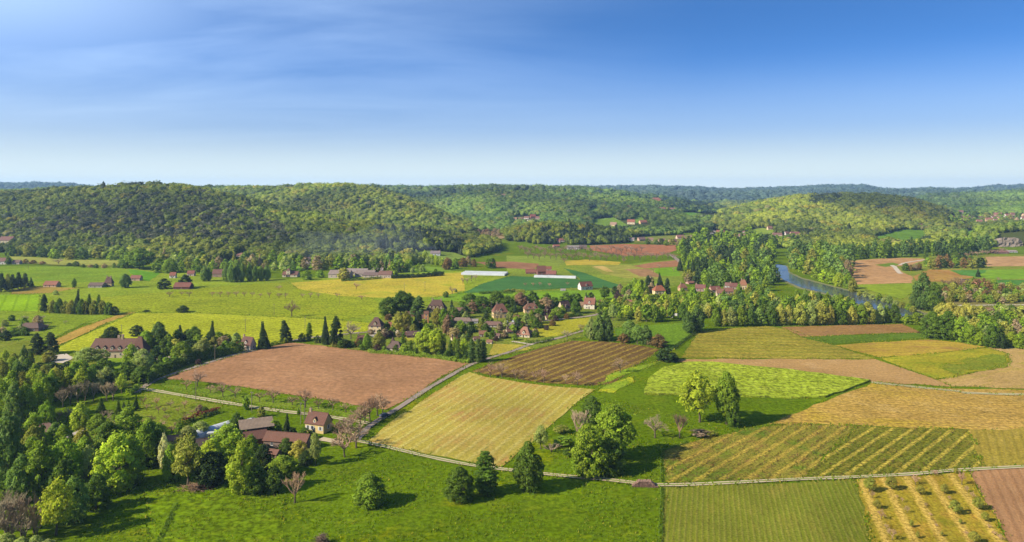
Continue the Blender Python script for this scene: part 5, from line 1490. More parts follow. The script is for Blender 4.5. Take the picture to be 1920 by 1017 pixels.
# hamlets on the hills
HILL = [
 (966,414,7,6,(200,150,130),(236,206,170)),(976,413,8,5,(190,130,110),(226,196,170)),(987,411,9,5,(196,140,124),(250,236,220)),(999,410,10,8,(206,100,80),(170,120,110)),(1009,412,9,6,(170,120,116),(210,180,170)),(992,415,7,3,(226,220,214),(240,236,230)),
 (1151,425,12,8,(220,180,150),(236,206,160)),(1184,421,14,9,(220,120,90),(250,230,190)),(1206,421,14,8,(206,120,90),(240,200,150)),
 (1134,381,6,6,(206,130,110),(240,220,200)),(1180,392,9,6,(200,150,130),(230,200,180)),(1242,395,12,6,(180,120,110),(220,190,170)),(1261,396,12,6,(176,120,110),(210,180,160)),(1231,390,5,4,(190,120,100),(210,180,160)),
 (1047,456,8,8,(210,130,110),(230,190,170)),(1054,454,8,7,(190,120,110),(236,220,206)),(1043,464,12,5,(214,120,94),(220,180,160)),
 (1184,452,12,6,(190,176,176),(244,240,240)),(1203,453,14,8,(180,140,130),(206,170,150)),(1220,453,10,7,(190,150,130),(220,190,160)),(1243,454,14,6,(170,120,116),(200,160,140)),(1262,455,15,6,(166,116,110),(200,160,140)),(1276,449,14,8,(196,130,120),(240,206,180)),(1289,451,10,6,(210,150,126),(244,216,190)),(1302,448,12,6,(190,130,116),(230,196,176)),(1310,451,11,5,(180,130,120),(226,200,176)),
 (1337,440,10,7,(190,180,186),(244,240,240)),(1352,440,14,8,(206,116,96),(230,190,170)),(1360,440,8,6,(190,110,96),(216,180,170)),(1392,445,12,6,(190,140,120),(230,206,170)),(1394,437,6,4,(200,150,130),(236,220,200)),
 (1444,432,9,8,(200,140,110),(244,214,170)),(1442,424,6,6,(190,140,110),(236,206,170)),(1459,443,16,6,(176,120,110),(240,200,180)),(1476,441,8,7,(170,116,110),(246,236,226)),(1492,442,16,7,(180,110,100),(236,200,176)),(1436,456,11,9,(150,110,110),(200,170,160)),(1460,455,12,7,(150,116,110),(210,186,166)),
 (1726,427,10,7,(180,110,100),(230,200,180)),(1708,427,8,5,(160,116,110),(190,160,150)),(1755,456,8,5,(200,160,150),(244,240,236)),(1770,456,10,6,(170,140,140),(240,226,216)),(1780,454,5,4,(190,180,180),(250,250,246)),(1803,455,8,5,(210,206,204),(246,244,240)),
 (675,378,6,5,(200,150,110),(230,190,130)),(942,368,10,4,(206,150,130),(226,180,150)),
]
it = sorted(HILL, key=lambda q: q[0])
for i, (x, y, w, h, rf, wl) in enumerate(it):
    rn = "red" if rf[0] > 195 and rf[1] < 135 else ("pale" if rf[1] > 170 else ("tan" if rf[1] > 138 else "brown"))
    wn = "white" if min(wl) > 200 else ("cream" if wl[0] > 225 else "stone")
    house(f"small {wn} house with a {rn} roof on the far slopes, {ordinal(i + 1)} from the left", x, y, w, h, rot=_tr.uniform(-25, 25), roof=rf, wall=wl, chim=0, nx=2, wf=.5, door=False, side=False, group="small houses scattered over the far hills")
house("orange stone chateau on the wooded ridge", 1231, 380, 17, 9, roof=(206, 120, 90), wall=(236, 150, 100), kind='hip', chim=2, nx=5, ny=2, wf=.65, name='chateau', cat='chateau', door=False)
house("long white shed beside the far bare orchard", 1075, 468, 22, 7, roof=(190, 186, 184), wall=(236, 236, 236), chim=0, nx=4, wf=.6, name='shed', cat='shed')
house("dark roofed shed right of the long white shed", 1093, 467, 14, 7, roof=(130, 116, 120), wall=(180, 160, 150), chim=0, nx=1, name='shed', cat='shed')
# riverside hamlet
RV = [(1237,553,20,16,(222,120,76),(246,226,170),'hip',"house with an orange hipped roof and cream walls among conifers"),
 (1281,546,14,13,(200,130,100),(226,186,140),'hip',"tan roofed house right of the tall conifers"),
 (1315,547,17,12,(166,100,96),(190,150,140),'gable',"house with a mauve red roof at the left of the riverside hamlet"),
 (1342,549,18,11,(176,96,84),(206,170,150),'gable',"long red roofed house in the middle of the riverside hamlet"),
 (1352,556,14,13,(190,130,110),(240,216,180),'gable',"pale gabled house in front of the riverside hamlet"),
 (1367,552,16,11,(196,126,106),(230,190,160),'gable',"house with a broad pinkish roof in the riverside hamlet"),
 (1366,541,10,10,(170,120,116),(250,250,246),'gable',"white gabled house at the top of the riverside hamlet"),
 (1377,543,13,11,(150,86,80),(180,140,130),'gable',"dark red roof right of the white gable"),
 (1395,543,13,17,(222,146,106),(236,206,160),'hip',"tall house with an orange pyramid roof at the right end of the riverside hamlet"),
 (1297,533,16,5,(190,116,100),(200,160,140),'gable',"low red roof behind the dark conifers"),
 (1373,508,12,7,(206,186,176),(244,236,226),'gable',"small white house up in the riverside wood"),
 (1166,563,8,9,(180,130,120),(250,236,200),'gable',"white gable beside the purple tree"),
 (1318,562,14,8,(226,206,190),(250,244,236),'gable',"low white house in front of the pale poplars"),
 (1835,535,12,10,(214,116,90),(220,150,120),'gable',"small red roofed house in the scrub across the river"),
 (1812,536,13,11,(110,90,90),(120,96,90),'gable',"dark roofed barn in the scrub across the river"),
 (1880,476,24,5,(176,116,110),(150,110,110),'gable',"long low farm shed at the right edge fields"),
 (1900,474,16,4,(226,216,210),(244,240,236),'gable',"white roofed farm shed at the right edge fields")]
for x, y, w, h, rf, wl, k, lab in RV:
    house(lab, x, y, w * 1.05, h * 1.05, rot=_tr.uniform(-20, 20), roof=rf, wall=wl, kind=k, chim=1 if w > 12 else 0, nx=3, wf=.5, depth=.7)
# village under the right hill
_vr = random.Random(3)
VIL = [(1786,412),(1800,409),(1812,414),(1822,410),(1838,413),(1848,408),(1858,416),(1866,412),(1872,418),(1880,413),(1888,417),(1893,409),(1900,414),(1918,419),(1925,414),(1815,421),(1838,419),(1776,416),(1763,399),(1803,402),(1900,405),(1873,407),(1925,407)]
for i, (x, y) in enumerate(sorted(VIL)):
    rf = _vr.choice([(190,120,100),(176,116,104),(200,130,106),(160,110,104)]); wl = _vr.choice([(246,226,190),(236,200,160),(248,240,226)])
    house(f"tiled village house below the right hill, {ordinal(i + 1)} from the left", x, y, _vr.uniform(7, 13), _vr.uniform(6, 8), rot=_vr.uniform(-30, 30), roof=rf, wall=wl, chim=0, nx=2, door=False, side=False, group="tiled houses of the village below the right hill")
house("pale church tower with a pointed roof at the right village", 1909, 421, 6, 14, roof=(236, 200, 150), wall=(250, 232, 200), kind='pyramid', depth=1, wf=.6, chim=0, nx=1, ny=2, door=False, name='church_tower', cat='church')
def water_tower():
    p = unproject(915, 352); h = 18; root = empty("water_tower", (p.x, p.y, p.z), 0); tag(root, "slim water tower on the hill skyline", "tower")
    C_ = simple("tower_concrete", (120, 120, 124), .9, .1)
    m = MB(); m.tube((0, 0, -1), (0, 0, h + 2), 1.6, 1.6, 10); m.build("shaft", C_, root)
    m = MB(); m.tube((0, 0, h), (0, 0, h + 3), 1.8, 4.2, 12); m.tube((0, 0, h + 3), (0, 0, h + 6), 4.2, 4.2, 12); m.tube((0, 0, h + 6), (0, 0, h + 9), .3, .2, 6); m.build("tank", C_, root)
water_tower()
def mast():
    p = unproject(611, 352); root = empty("radio_mast", (p.x, p.y, p.z), 0); tag(root, "thin radio mast on the wooded skyline", "mast")
    m = MB(); m.tube((0, 0, -1), (0, 0, 26), .4, .2, 5); m.build("pole", simple("tower_concrete", (120, 120, 124), .9, .1), root)
    m = MB(); m.box(-1, -.3, 20, 1, .3, 20.4); m.box(-.8, -.3, 22, .8, .3, 22.4); m.build("aerial", simple("tower_concrete", (120, 120, 124), .9, .1), root)
mast()
def cliff():
    p = unproject(1893, 462)
    me = bpy.data.meshes.new("cliff"); bm = bmesh.new()
    rng = np.random.default_rng(2)
    nx_, nz_ = 40, 14; W_, H_ = 50, 15
    vs = [[bm.verts.new((-W_/2 + W_*i/(nx_-1), float(-6*fbm(np.array(i*.35), np.array(j*.3), 4)) + j*.35 + 4 * (abs(i/(nx_-1) - .5) * 2) ** 3, H_*j/(nz_-1) * (1 - .5 * (abs(i/(nx_-1) - .5) * 2) ** 4))) for j in range(nz_)] for i in range(nx_)]
    for i in range(nx_-1):
        for j in range(nz_-1): bm.faces.new((vs[i][j], vs[i+1][j], vs[i+1][j+1], vs[i][j+1]))
    bm.to_mesh(me); bm.free()
    me.materials.append(simple("limestone", (158, 142, 124), .95, .45, .25))
    o = bpy.data.objects.new("cliff", me); COL.objects.link(o); o.location = (p.x, p.y, p.z - 1); tag(o, "grey pink limestone cliff below the right wood", kind='structure')
    CLEAR.append([(1868,438),(1920,434),(1960,440),(1960,470),(1868,468)])
cliff()
# ------------------------------------------------------------------ trees told apart one by one: (kind, x, y, h, w, colour, label)
SOLO = [
 ('bush',692,946,54,72,'g',"round bushy tree standing alone in the foreground meadow"),
 ('bush',861,939,60,62,'d',"dense round dark green tree left of the tapered one"),
 ('col',912,926,80,48,'d',"tall tapered dense tree beside the round dark one"),
 ('oval',992,921,86,68,'d',"dense egg shaped dark tree by the farm track"),
 ('bush',1112,892,92,66,'m',"tall lime green tree at the front of the central clump"),
 ('broad',1150,862,98,82,'g',"large spreading dark green tree behind the lime one"),
 ('bush',1142,886,62,62,'d',"low dark tree on the shaded side of the central clump"),
 ('bush',1092,890,48,44,'g',"small leafy tree at the left foot of the central clump"),
 ('bush',1108,792,48,46,'d',"dark tree at the top of the central clump beside the striped field"),
 ('thicket',1083,824,52,38,'x',"pale bare shrub left of the central clump"),
 ('airy',1013,842,42,28,'s',"thin grey green sapling behind the egg shaped tree"),
 ('thicket',1034,848,14,34,'x',"mauve undergrowth bush by the thin sapling"),
 ('airy',1056,836,16,40,'g',"bramble mound between sapling and clump"),
 ('airy',1066,854,12,30,'d',"low bramble at the foot of the central clump"),
 ('airy',1052,812,14,34,'o',"olive scrub at the striped field corner"),
 ('airy',1312,792,90,84,'l',"tall airy lime green tree with a bare trunk, left of the pair"),
 ('broad',1363,796,94,50,'g',"dense leafy tree, right of the pair by the ochre field"),
 ('bush',1375,801,50,28,'d',"dark ivy clad tree close against the pair"),
 ('bare',1228,821,42,38,'x',"bare pinkish tree left of the pair"),
 ('barecol',1274,822,44,24,'u',"narrow bare tree between the round bare one and the airy pair"),
 ('airy',1312,819,13,40,'v',"low mauve shrub under the airy pair"),
 ('airy',1331,817,9,30,'o',"dark low shrub at the vineyard's upper edge"),
 ('bush',1249,677,24,40,'k',"very dark dense shrub at the corner of the tan strip"),
 ('bush',1263,678,14,22,'k',"black green bush beside the dense dark shrub"),
 ('oval',1124,640,48,26,'b',"tallest grey green poplar of the clump above the striped brown field"),
 ('oval',1140,640,44,22,'n',"dark poplar at the right of the clump above the striped brown field"),
 ('oval',1108,637,38,22,'s',"pale poplar at the left of the clump above the striped brown field"),
 ('oval',1132,636,42,22,'b',"poplar between the tallest and the dark one above the striped field"),
 ('oval',1100,634,26,14,'g',"shortest green poplar of the clump above the striped brown field"),
 ('airy',1180,640,38,30,'b',"greyish poplar at the left of the middle clump"),
 ('airy',1195,645,34,26,'b',"thin greyish poplar in the middle clump"),
 ('oval',1211,646,34,28,'n',"dark greyish poplar at the right of the middle clump"),
 ('bush',1169,643,17,24,'r',"low round russet shrub"),
 ('bush',1235,651,22,36,'r',"wide russet tree at the paddock corner"),
 ('bush',1218,647,14,16,'f',"pale russet bush beside the wide russet tree"),
 ('oval',1292,625,40,26,'n',"dark poplar standing before the riverside grove"),
 ('oval',1306,622,46,34,'n',"large dark poplar standing before the riverside grove"),
 ('airy',1149,602,30,20,'s',"lone pale poplar by the village lane"),
 ('bare',1063,637,17,20,'x',"bare pinkish tree at the road bend"),
 ('bare',1090,622,14,14,'x',"small bare tree beside the hay lot"),
 ('bare',547,594,30,22,'u',"dark gnarled bare tree alone in the rape field"),
 ('bush',343,586,13,23,'k',"lone dark bush on the meadow edge"),
 ('bush',275,585,4,14,'k',"small dark bush on the field line"),
 # farm surroundings
 ('bush',444,806,31,32,'d',"round dark tree in front of the short polytunnel"),
 ('bush',515,816,28,30,'g',"round green tree right of the open hangar"),
 ('cone',537,819,42,20,'c',"dark spruce between the hangar and the farmhouse"),
 ('bush',548,819,18,18,'k',"dark bush at the foot of the spruce"),
 ('bush',571,824,22,28,'d',"dark bush before the yellow farmhouse"),
 ('bush',536,852,30,32,'d',"round dark tree in front of the long barn"),
 ('airy',560,866,38,36,'y',"yellowish airy tree below the long barn"),
 ('bush',574,872,26,30,'k',"dark undergrowth tree below the long barn"),
 ('airy',592,873,60,24,'s',"slim pale birch at the end of the long barn"),
 ('bush',490,782,18,18,'o',"small olive tree behind the hangar"),
 ('bush',530,890,34,62,'g',"low spreading tree at the meadow edge"),
 ('bush',425,856,56,74,'m',"wide bright green tree in front of the hangar"),
 ('bush',470,858,40,36,'g',"green tree right of the wide bright one"),
 ('oval',453,926,92,58,'l',"tall lime tree at the front of the farm grove"),
 ('bush',478,926,52,46,'d',"dark tree right of the tall lime one"),
 ('bush',512,922,46,44,'d',"dark round tree at the right front of the farm grove"),
 ('bush',495,880,44,40,'k',"dark shaded tree behind the tall lime one"),
 ('bush',395,908,60,66,'k',"large dark tree in the middle of the farm grove"),
 ('bush',392,880,52,58,'l',"yellow green tree rising behind the large dark one"),
 ('airy',352,910,88,64,'o',"tall olive half bare tree of the farm grove"),
 ('bush',322,902,64,36,'g',"leafy tree at the left end of the farm grove"),
 ('oval',309,880,62,26,'w',"tree covered in white blossom"),
 ('thicket',553,943,54,36,'t',"bare twiggy tree at the meadow edge"),
 ('oval',461,768,24,16,'g',"small leafy tree in the row of bare ones by the lane"),
 ('cone',560,777,12,8,'d',"small dark shrub on the lane verge"),
 ('bush',374,771,12,16,'v',"pink flowering shrub above the red hedge"),
 ('bush',384,772,10,12,'d',"dark shrub next to the pink flowering one"),
 ('bush',395,774,8,10,'g',"little green shrub at the hedge end"),
 # left wood, front
 ('airy',105,1004,98,64,'l',"sparse light green tree with a visible trunk at the lower left"),
 ('bush',142,978,82,50,'b',"blue green tree right of the sparse one"),
 ('bush',180,955,62,54,'d',"dark tree at the wood's lower right corner"),
 ('oval',10,925,150,64,'n',"very tall blue green tree at the left edge"),
 ('bush',213,918,98,78,'l',"big bright green tree facing the meadow"),
 ('bush',246,908,88,56,'m',"green tree right of the big bright one"),
 ('bush',272,876,76,50,'g',"tall green tree at the grassy gap"),
 ('bush',294,870,62,44,'d',"dark tree beside the grassy gap"),
 ('bush',125,922,94,74,'m',"broad olive tree in the middle of the left wood"),
 ('bush',165,914,74,48,'s',"grey green tree beside the broad olive one"),
 ('bush',75,932,100,62,'g',"large dark tree in the shade of the left wood"),
 ('bush',112,945,76,50,'d',"dark tree hidden behind the sparse light one"),
 ('bush',40,940,84,50,'b',"dark leaning tree near the left edge"),
 ('bush',150,804,45,40,'l',"round lime green tree by the forked drive"),
 ('bush',183,812,34,40,'g',"green tree right of the forked drive"),
 ('airy',85,806,52,34,'g',"tall slender tree above the mauve roof"),
 ('bush',72,846,38,52,'l',"bright lime tree in front of the mauve roof"),
 ('bush',102,838,42,34,'b',"blue green tree right of the mauve roof"),
 ('airy',228,738,36,26,'l',"lime green tree by the lane fork"),
 ('cone',221,788,38,20,'d',"dark conifer left of the bare orchard"),
 ('cone',189,778,32,22,'d',"dark conifer behind the round lime tree"),
 ('cone',253,768,26,13,'d',"slim dark cypress at the orchard's corner"),
 ('cone',241,772,22,12,'d',"small dark cypress left of the slim one"),
 ('cone',232,774,20,12,'c',"small dark cypress beside the dark conifer"),
 # manor park
 ('cedar',70,664,38,30,'c',"dark cedar left of the white courtyard, left of two"),
 ('cedar',96,664,40,32,'c',"dark cedar left of the white courtyard, right of two"),
 ('airy',165,688,34,54,'s',"wide grey green tree in front of the manor's left half"),
 ('airy',190,686,30,34,'s',"grey green tree in front of the manor's middle"),
 ('bush',246,690,42,34,'m',"bright green tree at the manor's right corner"),
 ('bush',268,696,40,46,'s',"wide grey green tree right of the bright one"),
 ('bush',264,716,28,42,'d',"dark tree at the foot of the wide grey green one"),
 ('bush',92,678,20,26,'o',"yellow green shrub beside the white courtyard"),
 ('bush',208,642,28,36,'k',"dark clipped tree behind the manor's roof"),
 ('bush',256,630,20,28,'k',"round purple dark tree behind the manor"),
 ('bush',274,652,30,38,'m',"light green tree right of the manor's tower"),
 ('oval',298,648,44,34,'n',"tall blue green tree behind the pool"),
 ('cone',337,640,30,20,'c',"dark spruce behind the pool gardens"),
 ('bush',364,642,28,30,'d',"green round tree next to the dark spruce"),
 ('cone',397,646,44,17,'c',"tall slim spruce in the pool gardens"),
 ('bush',328,660,24,28,'y',"yellow flowering tree by the pool"),
 ('bush',341,680,38,40,'g',"dense green tree right of the pool"),
 ('bush',378,672,32,42,'s',"grey green willow at the garden hedge"),
 ('bush',356,656,20,34,'k',"dark rounded bush behind the dense green tree"),
 ('bush',418,650,20,26,'x',"russet bush behind the slim spruce"),
 ('bush',313,648,18,26,'k',"dark bush behind the pool"),
 ('bush',372,684,10,14,'p',"purple bush at the garden corner"),
 ('bush',205,640,8,12,'m',"small bright conifer on the manor's roof line"),
 ('cone',188,646,16,22,'o',"dark olive shrub at the manor's left end"),
 ('bush',425,640,14,18,'d',"small dark tree at the gardens' right end"),
 ('bush',446,656,14,16,'r',"russet bush by the small cottage"),
 # hamlet trees
 ('cone',495,654,50,25,'c',"dark spruce at the top of the brown field, leftmost"),
 ('cedar',537,642,40,27,'c',"dark cedar at the gap in the field hedge"),
 ('col',579,638,33,13,'d',"slim columnar cypress by the village road"),
 ('bush',566,641,16,16,'k',"dark bush left of the columnar cypress"),
 ('cone',611,646,52,20,'c',"tall dark spruce left of the double cedar"),
 ('cedar',630,648,54,32,'k',"very dark tall cedar by the field hedge"),
 ('bare',658,636,32,38,'x',"round bare walnut by the gravel yard"),
 ('bush',648,652,16,24,'k',"dark shrub under the tall cedar"),
 ('bush',672,650,14,22,'r',"russet shrub on the field hedge"),
 ('oval',688,654,28,18,'g',"green tree left of the low white house"),
 ('bush',710,654,30,28,'o',"olive tree by the low white house"),
 ('bush',708,660,14,18,'p',"purple leaved bush before the olive tree"),
 ('col',757,646,24,12,'d',"dark clipped cypress behind the low white house"),
 ('col',770,664,26,9,'d',"slim cypress right of the low white house"),
 ('col',781,664,22,7,'d',"thinnest cypress right of the low white house"),
 ('bush',758,662,16,22,'m',"bright green bush at the low white house"),
 ('broad',797,666,50,38,'l',"tall lime coloured tree, left of the lime pair"),
 ('broad',818,668,50,38,'l',"tall lime coloured tree, right of the lime pair"),
 ('col',832,669,36,11,'d',"first slim dark poplar right of the lime pair"),
 ('col',844,671,34,10,'d',"second slim dark poplar right of the lime pair"),
 ('col',860,675,40,12,'d',"third slim dark poplar right of the lime pair"),
 ('airy',852,670,36,18,'l',"lime tree between the slim poplars"),
 ('airy',870,672,36,18,'l',"lime tree behind the third slim poplar"),
 ('col',884,679,44,17,'n',"broad dark poplar at the left of the corner trio"),
 ('col',897,680,44,17,'n',"broad dark poplar at the middle of the corner trio"),
 ('col',908,678,42,15,'n',"broad dark poplar at the right of the corner trio"),
 ('bush',728,592,34,40,'d',"dark round tree at the left of the great hamlet clump"),
 ('broad',752,590,42,44,'d',"largest dark tree of the great hamlet clump"),
 ('bush',768,586,34,30,'g',"green tree rising behind the great hamlet clump"),
 ('cedar',784,594,38,34,'n',"bluish cedar right of the great hamlet clump"),
 ('broad',748,622,34,24,'y',"yellow green tree behind the low red barn"),
 ('broad',762,622,36,22,'o',"olive tree behind the low red barn"),
 ('bush',730,598,9,14,'v',"pink blossoming bush in the hamlet"),
 ('bush',740,617,14,14,'g',"round green bush at the low red barn"),
 ('bare',770,623,16,22,'x',"pinkish bare tree by the village road"),
 ('cedar',783,620,36,22,'c',"dark cedar left of the ochre tower house"),
 ('broad',820,614,34,28,'o',"olive green tree right of the ochre tower house"),
 ('broad',833,616,36,22,'g',"green tree right of the ochre tower house"),
 ('bush',852,600,24,28,'d',"dark clipped tree above the low grey roof"),
 ('bush',872,596,20,24,'k',"dark tree behind the low grey roof"),
 ('oval',836,628,36,20,'u',"purplish dark tree in the hamlet gardens"),
 ('bush',852,632,18,28,'f',"russet pink tree in the hamlet gardens"),
 ('col',868,624,20,12,'m',"bright green small poplar in the hamlet"),
 ('bush',880,622,16,14,'d',"dark bush next to the bright small poplar"),
 ('cone',847,580,18,9,'c',"small spruce behind the mansard manor"),
 ('bush',880,582,30,42,'d',"dark hedge tree mass right of the mansard manor"),
 ('bush',900,583,26,40,'d',"dark tree behind the steep hipped house, left"),
 ('broad',931,580,32,36,'d',"tall dark tree behind the steep hipped house"),
 ('bush',952,582,26,34,'d',"dark tree behind the steep hipped house, right"),
 ('broad',976,580,30,28,'u',"purplish tall tree between two hipped houses"),
 ('bush',1024,578,20,34,'x',"russet tree behind the purple leaved one"),
 ('cedar',912,606,22,20,'c',"dark spruce by the steep hipped house"),
 ('bare',933,602,20,20,'x',"bare pinkish tree in front of the steep hipped house"),
 ('cone',966,594,24,12,'c',"dark spruce left of the cream hipped house"),
 ('bush',1010,594,16,22,'d',"dark tree right of the cream hipped house"),
 ('bush',1026,593,18,20,'p',"purple leaved tree behind the hedge"),
 ('bush',1046,594,18,28,'g',"green tree left of the gabled brown roof"),
 ('oval',1080,588,26,24,'d',"dark tree right of the gabled brown roof"),
 ('bush',1001,613,18,28,'d',"dark green bush beside the yellow hay lot"),
 ('bush',1108,566,16,18,'k',"dark tree behind the white gabled house"),
 ('cone',1099,562,14,8,'c',"small spruce behind the white gabled house"),
 ('broad',1134,562,24,22,'d',"dark tree right of the white gabled house"),
 ('bush',1158,564,16,18,'p',"purple dark tree near the white gable"),
 ('cone',1238,538,26,15,'c',"tall conifer behind the orange hipped roof"),
 ('cedar',1214,545,28,16,'c',"dark conifer left of the orange hipped roof"),
 ('cedar',1251,552,30,16,'c',"dark conifer right of the orange hipped roof"),
 ('bush',1198,558,30,20,'l',"lime tree left of the orange hipped roof"),
 ('cone',1275,508,24,14,'c',"dark conifer at the far bend, left"),
 ('cone',1291,522,32,12,'c',"dark conifer at the far bend, middle"),
 ('cone',1300,522,34,13,'c',"dark conifer at the far bend, right"),
 ('bush',1290,530,16,16,'x',"pinkish tree beneath the dark far conifers"),
 ('bush',1330,538,22,18,'d',"round dark tree before the riverside roofs"),
 ('bush',1330,560,18,16,'d',"round green tree in front of the mauve roof"),
 ('cone',1358,556,14,9,'d',"small conifer in front of the pale gable"),
 ('cone',1005,584,5,5,'c',"tiny garden conifer by the cream hipped house") if False else None,
 # beyond
 ('bush',920,503,20,23,'d',"lone round dark tree at the edge of the pinkish plot"),
 ('bush',645,524,22,26,'y',"round yellow green tree in front of the works"),
 ('bush',575,525,18,22,'g',"round green tree right of the cream house, left of two"),
 ('bush',600,521,14,18,'g',"round green tree right of the cream house, right of two"),
 ('broad',262,505,38,60,'g',"massive round tree at the end of the far meadow"),
 ('bush',240,503,30,34,'d',"dark round tree beside the massive one"),
 ('bush',298,511,24,30,'g',"bushy tree right of the massive one, nearer"),
 ('bush',318,512,26,34,'g',"bushy tree by the green slope"),
 ('cedar',347,540,24,30,'k',"dark tree behind the long red brown barn"),
 ('bush',308,542,18,28,'k',"dark bush left of the long red brown barn"),
 ('oval',236,540,26,22,'n',"dark tree beside the ruddy roof"),
 ('oval',139,540,18,10,'d',"slim dark tree left of the small chateau"),
 ('cone',205,530,10,5,'c',"tiny spruce at the small chateau"),
 ('bush',16,496,14,12,'d',"round tree between the two left edge houses"),
 ('oval',1730,582,68,36,'n',"tall poplar of the river bend, left and tallest"),
 ('oval',1752,584,54,38,'d',"broad dark poplar of the river bend"),
 ('oval',1718,580,36,24,'n',"shorter poplar left of the tall one at the bend"),
 ('cone',1748,594,28,7,'k',"thin dark cypress below the bend poplars"),
 ('cone',1834,520,16,10,'c',"dark conifer behind the small red roof"),
 ('bush',1826,532,10,10,'d',"dark bush between barn and red roof"),
 ('bush',1845,532,10,8,'r',"russet bush right of the red roof"),
 ('bare',1872,528,8,8,'u',"bare tree on the far green field"),
 ('col',1736,486,24,9,'d',"slim poplar standing by the white lane"),
 ('bush',1750,634,46,44,'d',"large dark round tree at the river fields, left of two"),
 ('bush',1776,636,50,44,'d',"large dark round tree at the river fields, right of two"),
 ('bush',1722,608,22,34,'g',"bushy green tree on the river bank"),
 ('bush',1700,608,18,20,'m',"small bright tree on the river bank"),
 ('oval',1676,606,34,26,'d',"dark tree at the end of the pale poplars"),
 ('bush',1722,625,4,8,'r',"small brown bush at the tilled strip's end"),
]
for t in SOLO:
    if t: tree(*t)

# the near lane and fields: leafless walnuts
row("bare walnut tree", "along the lower edge of the brown field", "bare walnuts below the brown field",
    [(350,731,18,20),(370,725,30,35),(395,738,16,19),(418,744,28,25),(441,746,19,25),(487,754,19,22),(512,756,28,25),(548,760,16,22),(573,765,34,32),(597,767,18,20),(624,770,24,22),(648,773,16,20)], 'bare', 't')
row("bare walnut tree", "around the road junction by the farm", "bare walnuts at the road junction",
    [(675,798,36,36),(684,794,38,34),(693,789,42,38),(708,780,40,38),(718,776,30,30),(649,822,38,42),(640,826,30,32),(646,857,46,46),(668,840,46,48),(630,812,22,24),(660,806,30,32)], 'bare', 't')
row("bare walnut tree", "on the grass edge of the striped brown field", "bare walnuts by the striped brown field",
    [(919,707,27,30),(941,708,28,28),(966,711,18,18),(981,713,20,16),(1003,716,20,18),(1020,718,26,20),(1060,720,18,16),(1083,723,26,20),(1163,699,28,26)], 'bare', 't')
row("small bare orchard tree", "in the grass plot by the red hedge", "bare orchard trees by the red hedge",
    [(269,759,14,14),(294,762,17,15),(320,764,13,14),(346,766,15,14),(297,776,15,12),(309,776,12,10),(334,776,12,11),(361,779,11,11),(348,789,15,15),(313,790,13,13),(260,800,15,14),(284,796,16,14),(302,806,18,20),(332,804,14,14),(275,770,12,12),(240,794,16,14),(322,812,14,18)], 'bare', 't', hi=False)
row("small bare tree", "in the grass below the round lime tree", "bare trees by the drive",
    [(125,790,26,22),(108,797,28,20),(196,800,30,26),(207,815,26,22),(133,782,18,16)], 'bare', 'x')
row("bare reddish tree", "behind the round lime tree in the left wood", "bare reddish trees of the left wood",
    [(118,764,34,24),(132,758,38,26),(146,756,36,26),(160,752,38,26),(175,752,34,22),(200,752,34,24),(212,752,30,22)], 'thicket', 'x', hi=True)
row("bare pinkish shrub", "in the thicket at the lower left corner", "bare shrubs of the lower left thicket",
    [(-6,990,54,44),(10,1000,62,42),(24,985,58,40),(40,1005,54,42),(56,992,62,40),(70,1010,44,34),(-10,1020,50,44),(22,1018,46,40),(4,978,56,40),(34,994,60,40),(48,1016,46,38),(64,1000,56,36),(16,1012,54,40)], 'thicket', 'x', hi=True)
row("pale green bush", "along the bottom left edge", "pale bushes at the bottom left edge",
    [(8,1030,28,40),(38,1036,26,40),(66,1032,26,36),(90,1036,24,34),(118,1040,18,30),(150,1042,16,30)], 'bush', 's')
row("bare walnut tree", "in the line across the yellow meadow", "bare walnuts across the yellow meadow",
    [(318,557,10,14),(341,555,9,10),(355,557,10,12),(398,557,10,10),(413,557,11,11),(428,557,10,10),(443,557,11,12),(458,557,10,11),(473,557,10,10),(488,559,9,8),(505,559,11,10),(523,545,10,13),(523,560,11,11),(535,560,11,10),(567,559,9,10),(582,559,10,11),(597,559,9,9),(632,558,9,10),(668,543,13,14),(678,562,8,13)], 'bare', 't', hi=False)
row("bare russet tree", "along the path beside the emerald field", "bare trees along the emerald field path",
    [(848,552,14,15,'x'),(868,534,13,10,'x'),(876,532,12,10,'x'),(884,528,12,12,'x'),(892,526,11,10,'x'),(836,558,12,12,'d','bush'),(855,548,6,6,'d','bush')], 'bare', 'x', hi=False)
row("bare tree", "in the far patchwork of plots", "bare trees of the far plots",
    [(1225,512,9,8),(1236,506,10,8),(1170,494,10,10),(1058,492,8,12),(1263,510,9,6),(985,538,8,8),(1000,538,8,8),(1012,537,8,8),(1030,538,7,8),(1064,536,7,7)], 'bare', 't', hi=False)

# the orchard at the lower right, five rows running away
def z4(x, y): return (1440 + x / 3.9875, 762 + y / 3.9875)
ORCH = [
 [(755,640,30,30,1),(780,690,14,9,0),(815,768,20,18,1),(845,845,17,12,0),(885,922,10,7,0),(930,1005,20,16,0)],
 [(925,625,28,28,1),(965,692,7,5,0),(1005,722,9,6,0),(1040,800,12,9,0),(1075,908,16,10,1),(1120,992,16,9,1)],
 [(1105,590,18,16,0),(1140,664,20,20,1),(1180,752,7,6,0),(1215,822,6,6,0),(1260,902,6,6,0),(1300,975,12,8,1)],
 [(1250,520,10,10,0),(1320,655,20,20,1),(1355,705,9,6,0),(1400,806,28,28,1),(1440,882,12,8,1),(1480,962,7,7,0),(1545,1022,24,24,1)],
 [(1410,505,12,12,1),(1450,590,22,14,0),(1490,645,11,8,0),(1530,690,12,8,0),(1575,775,26,28,1),(1622,862,20,20,1),(1655,915,7,7,0),(1695,968,8,8,0),(1735,1006,12,10,0)],
]
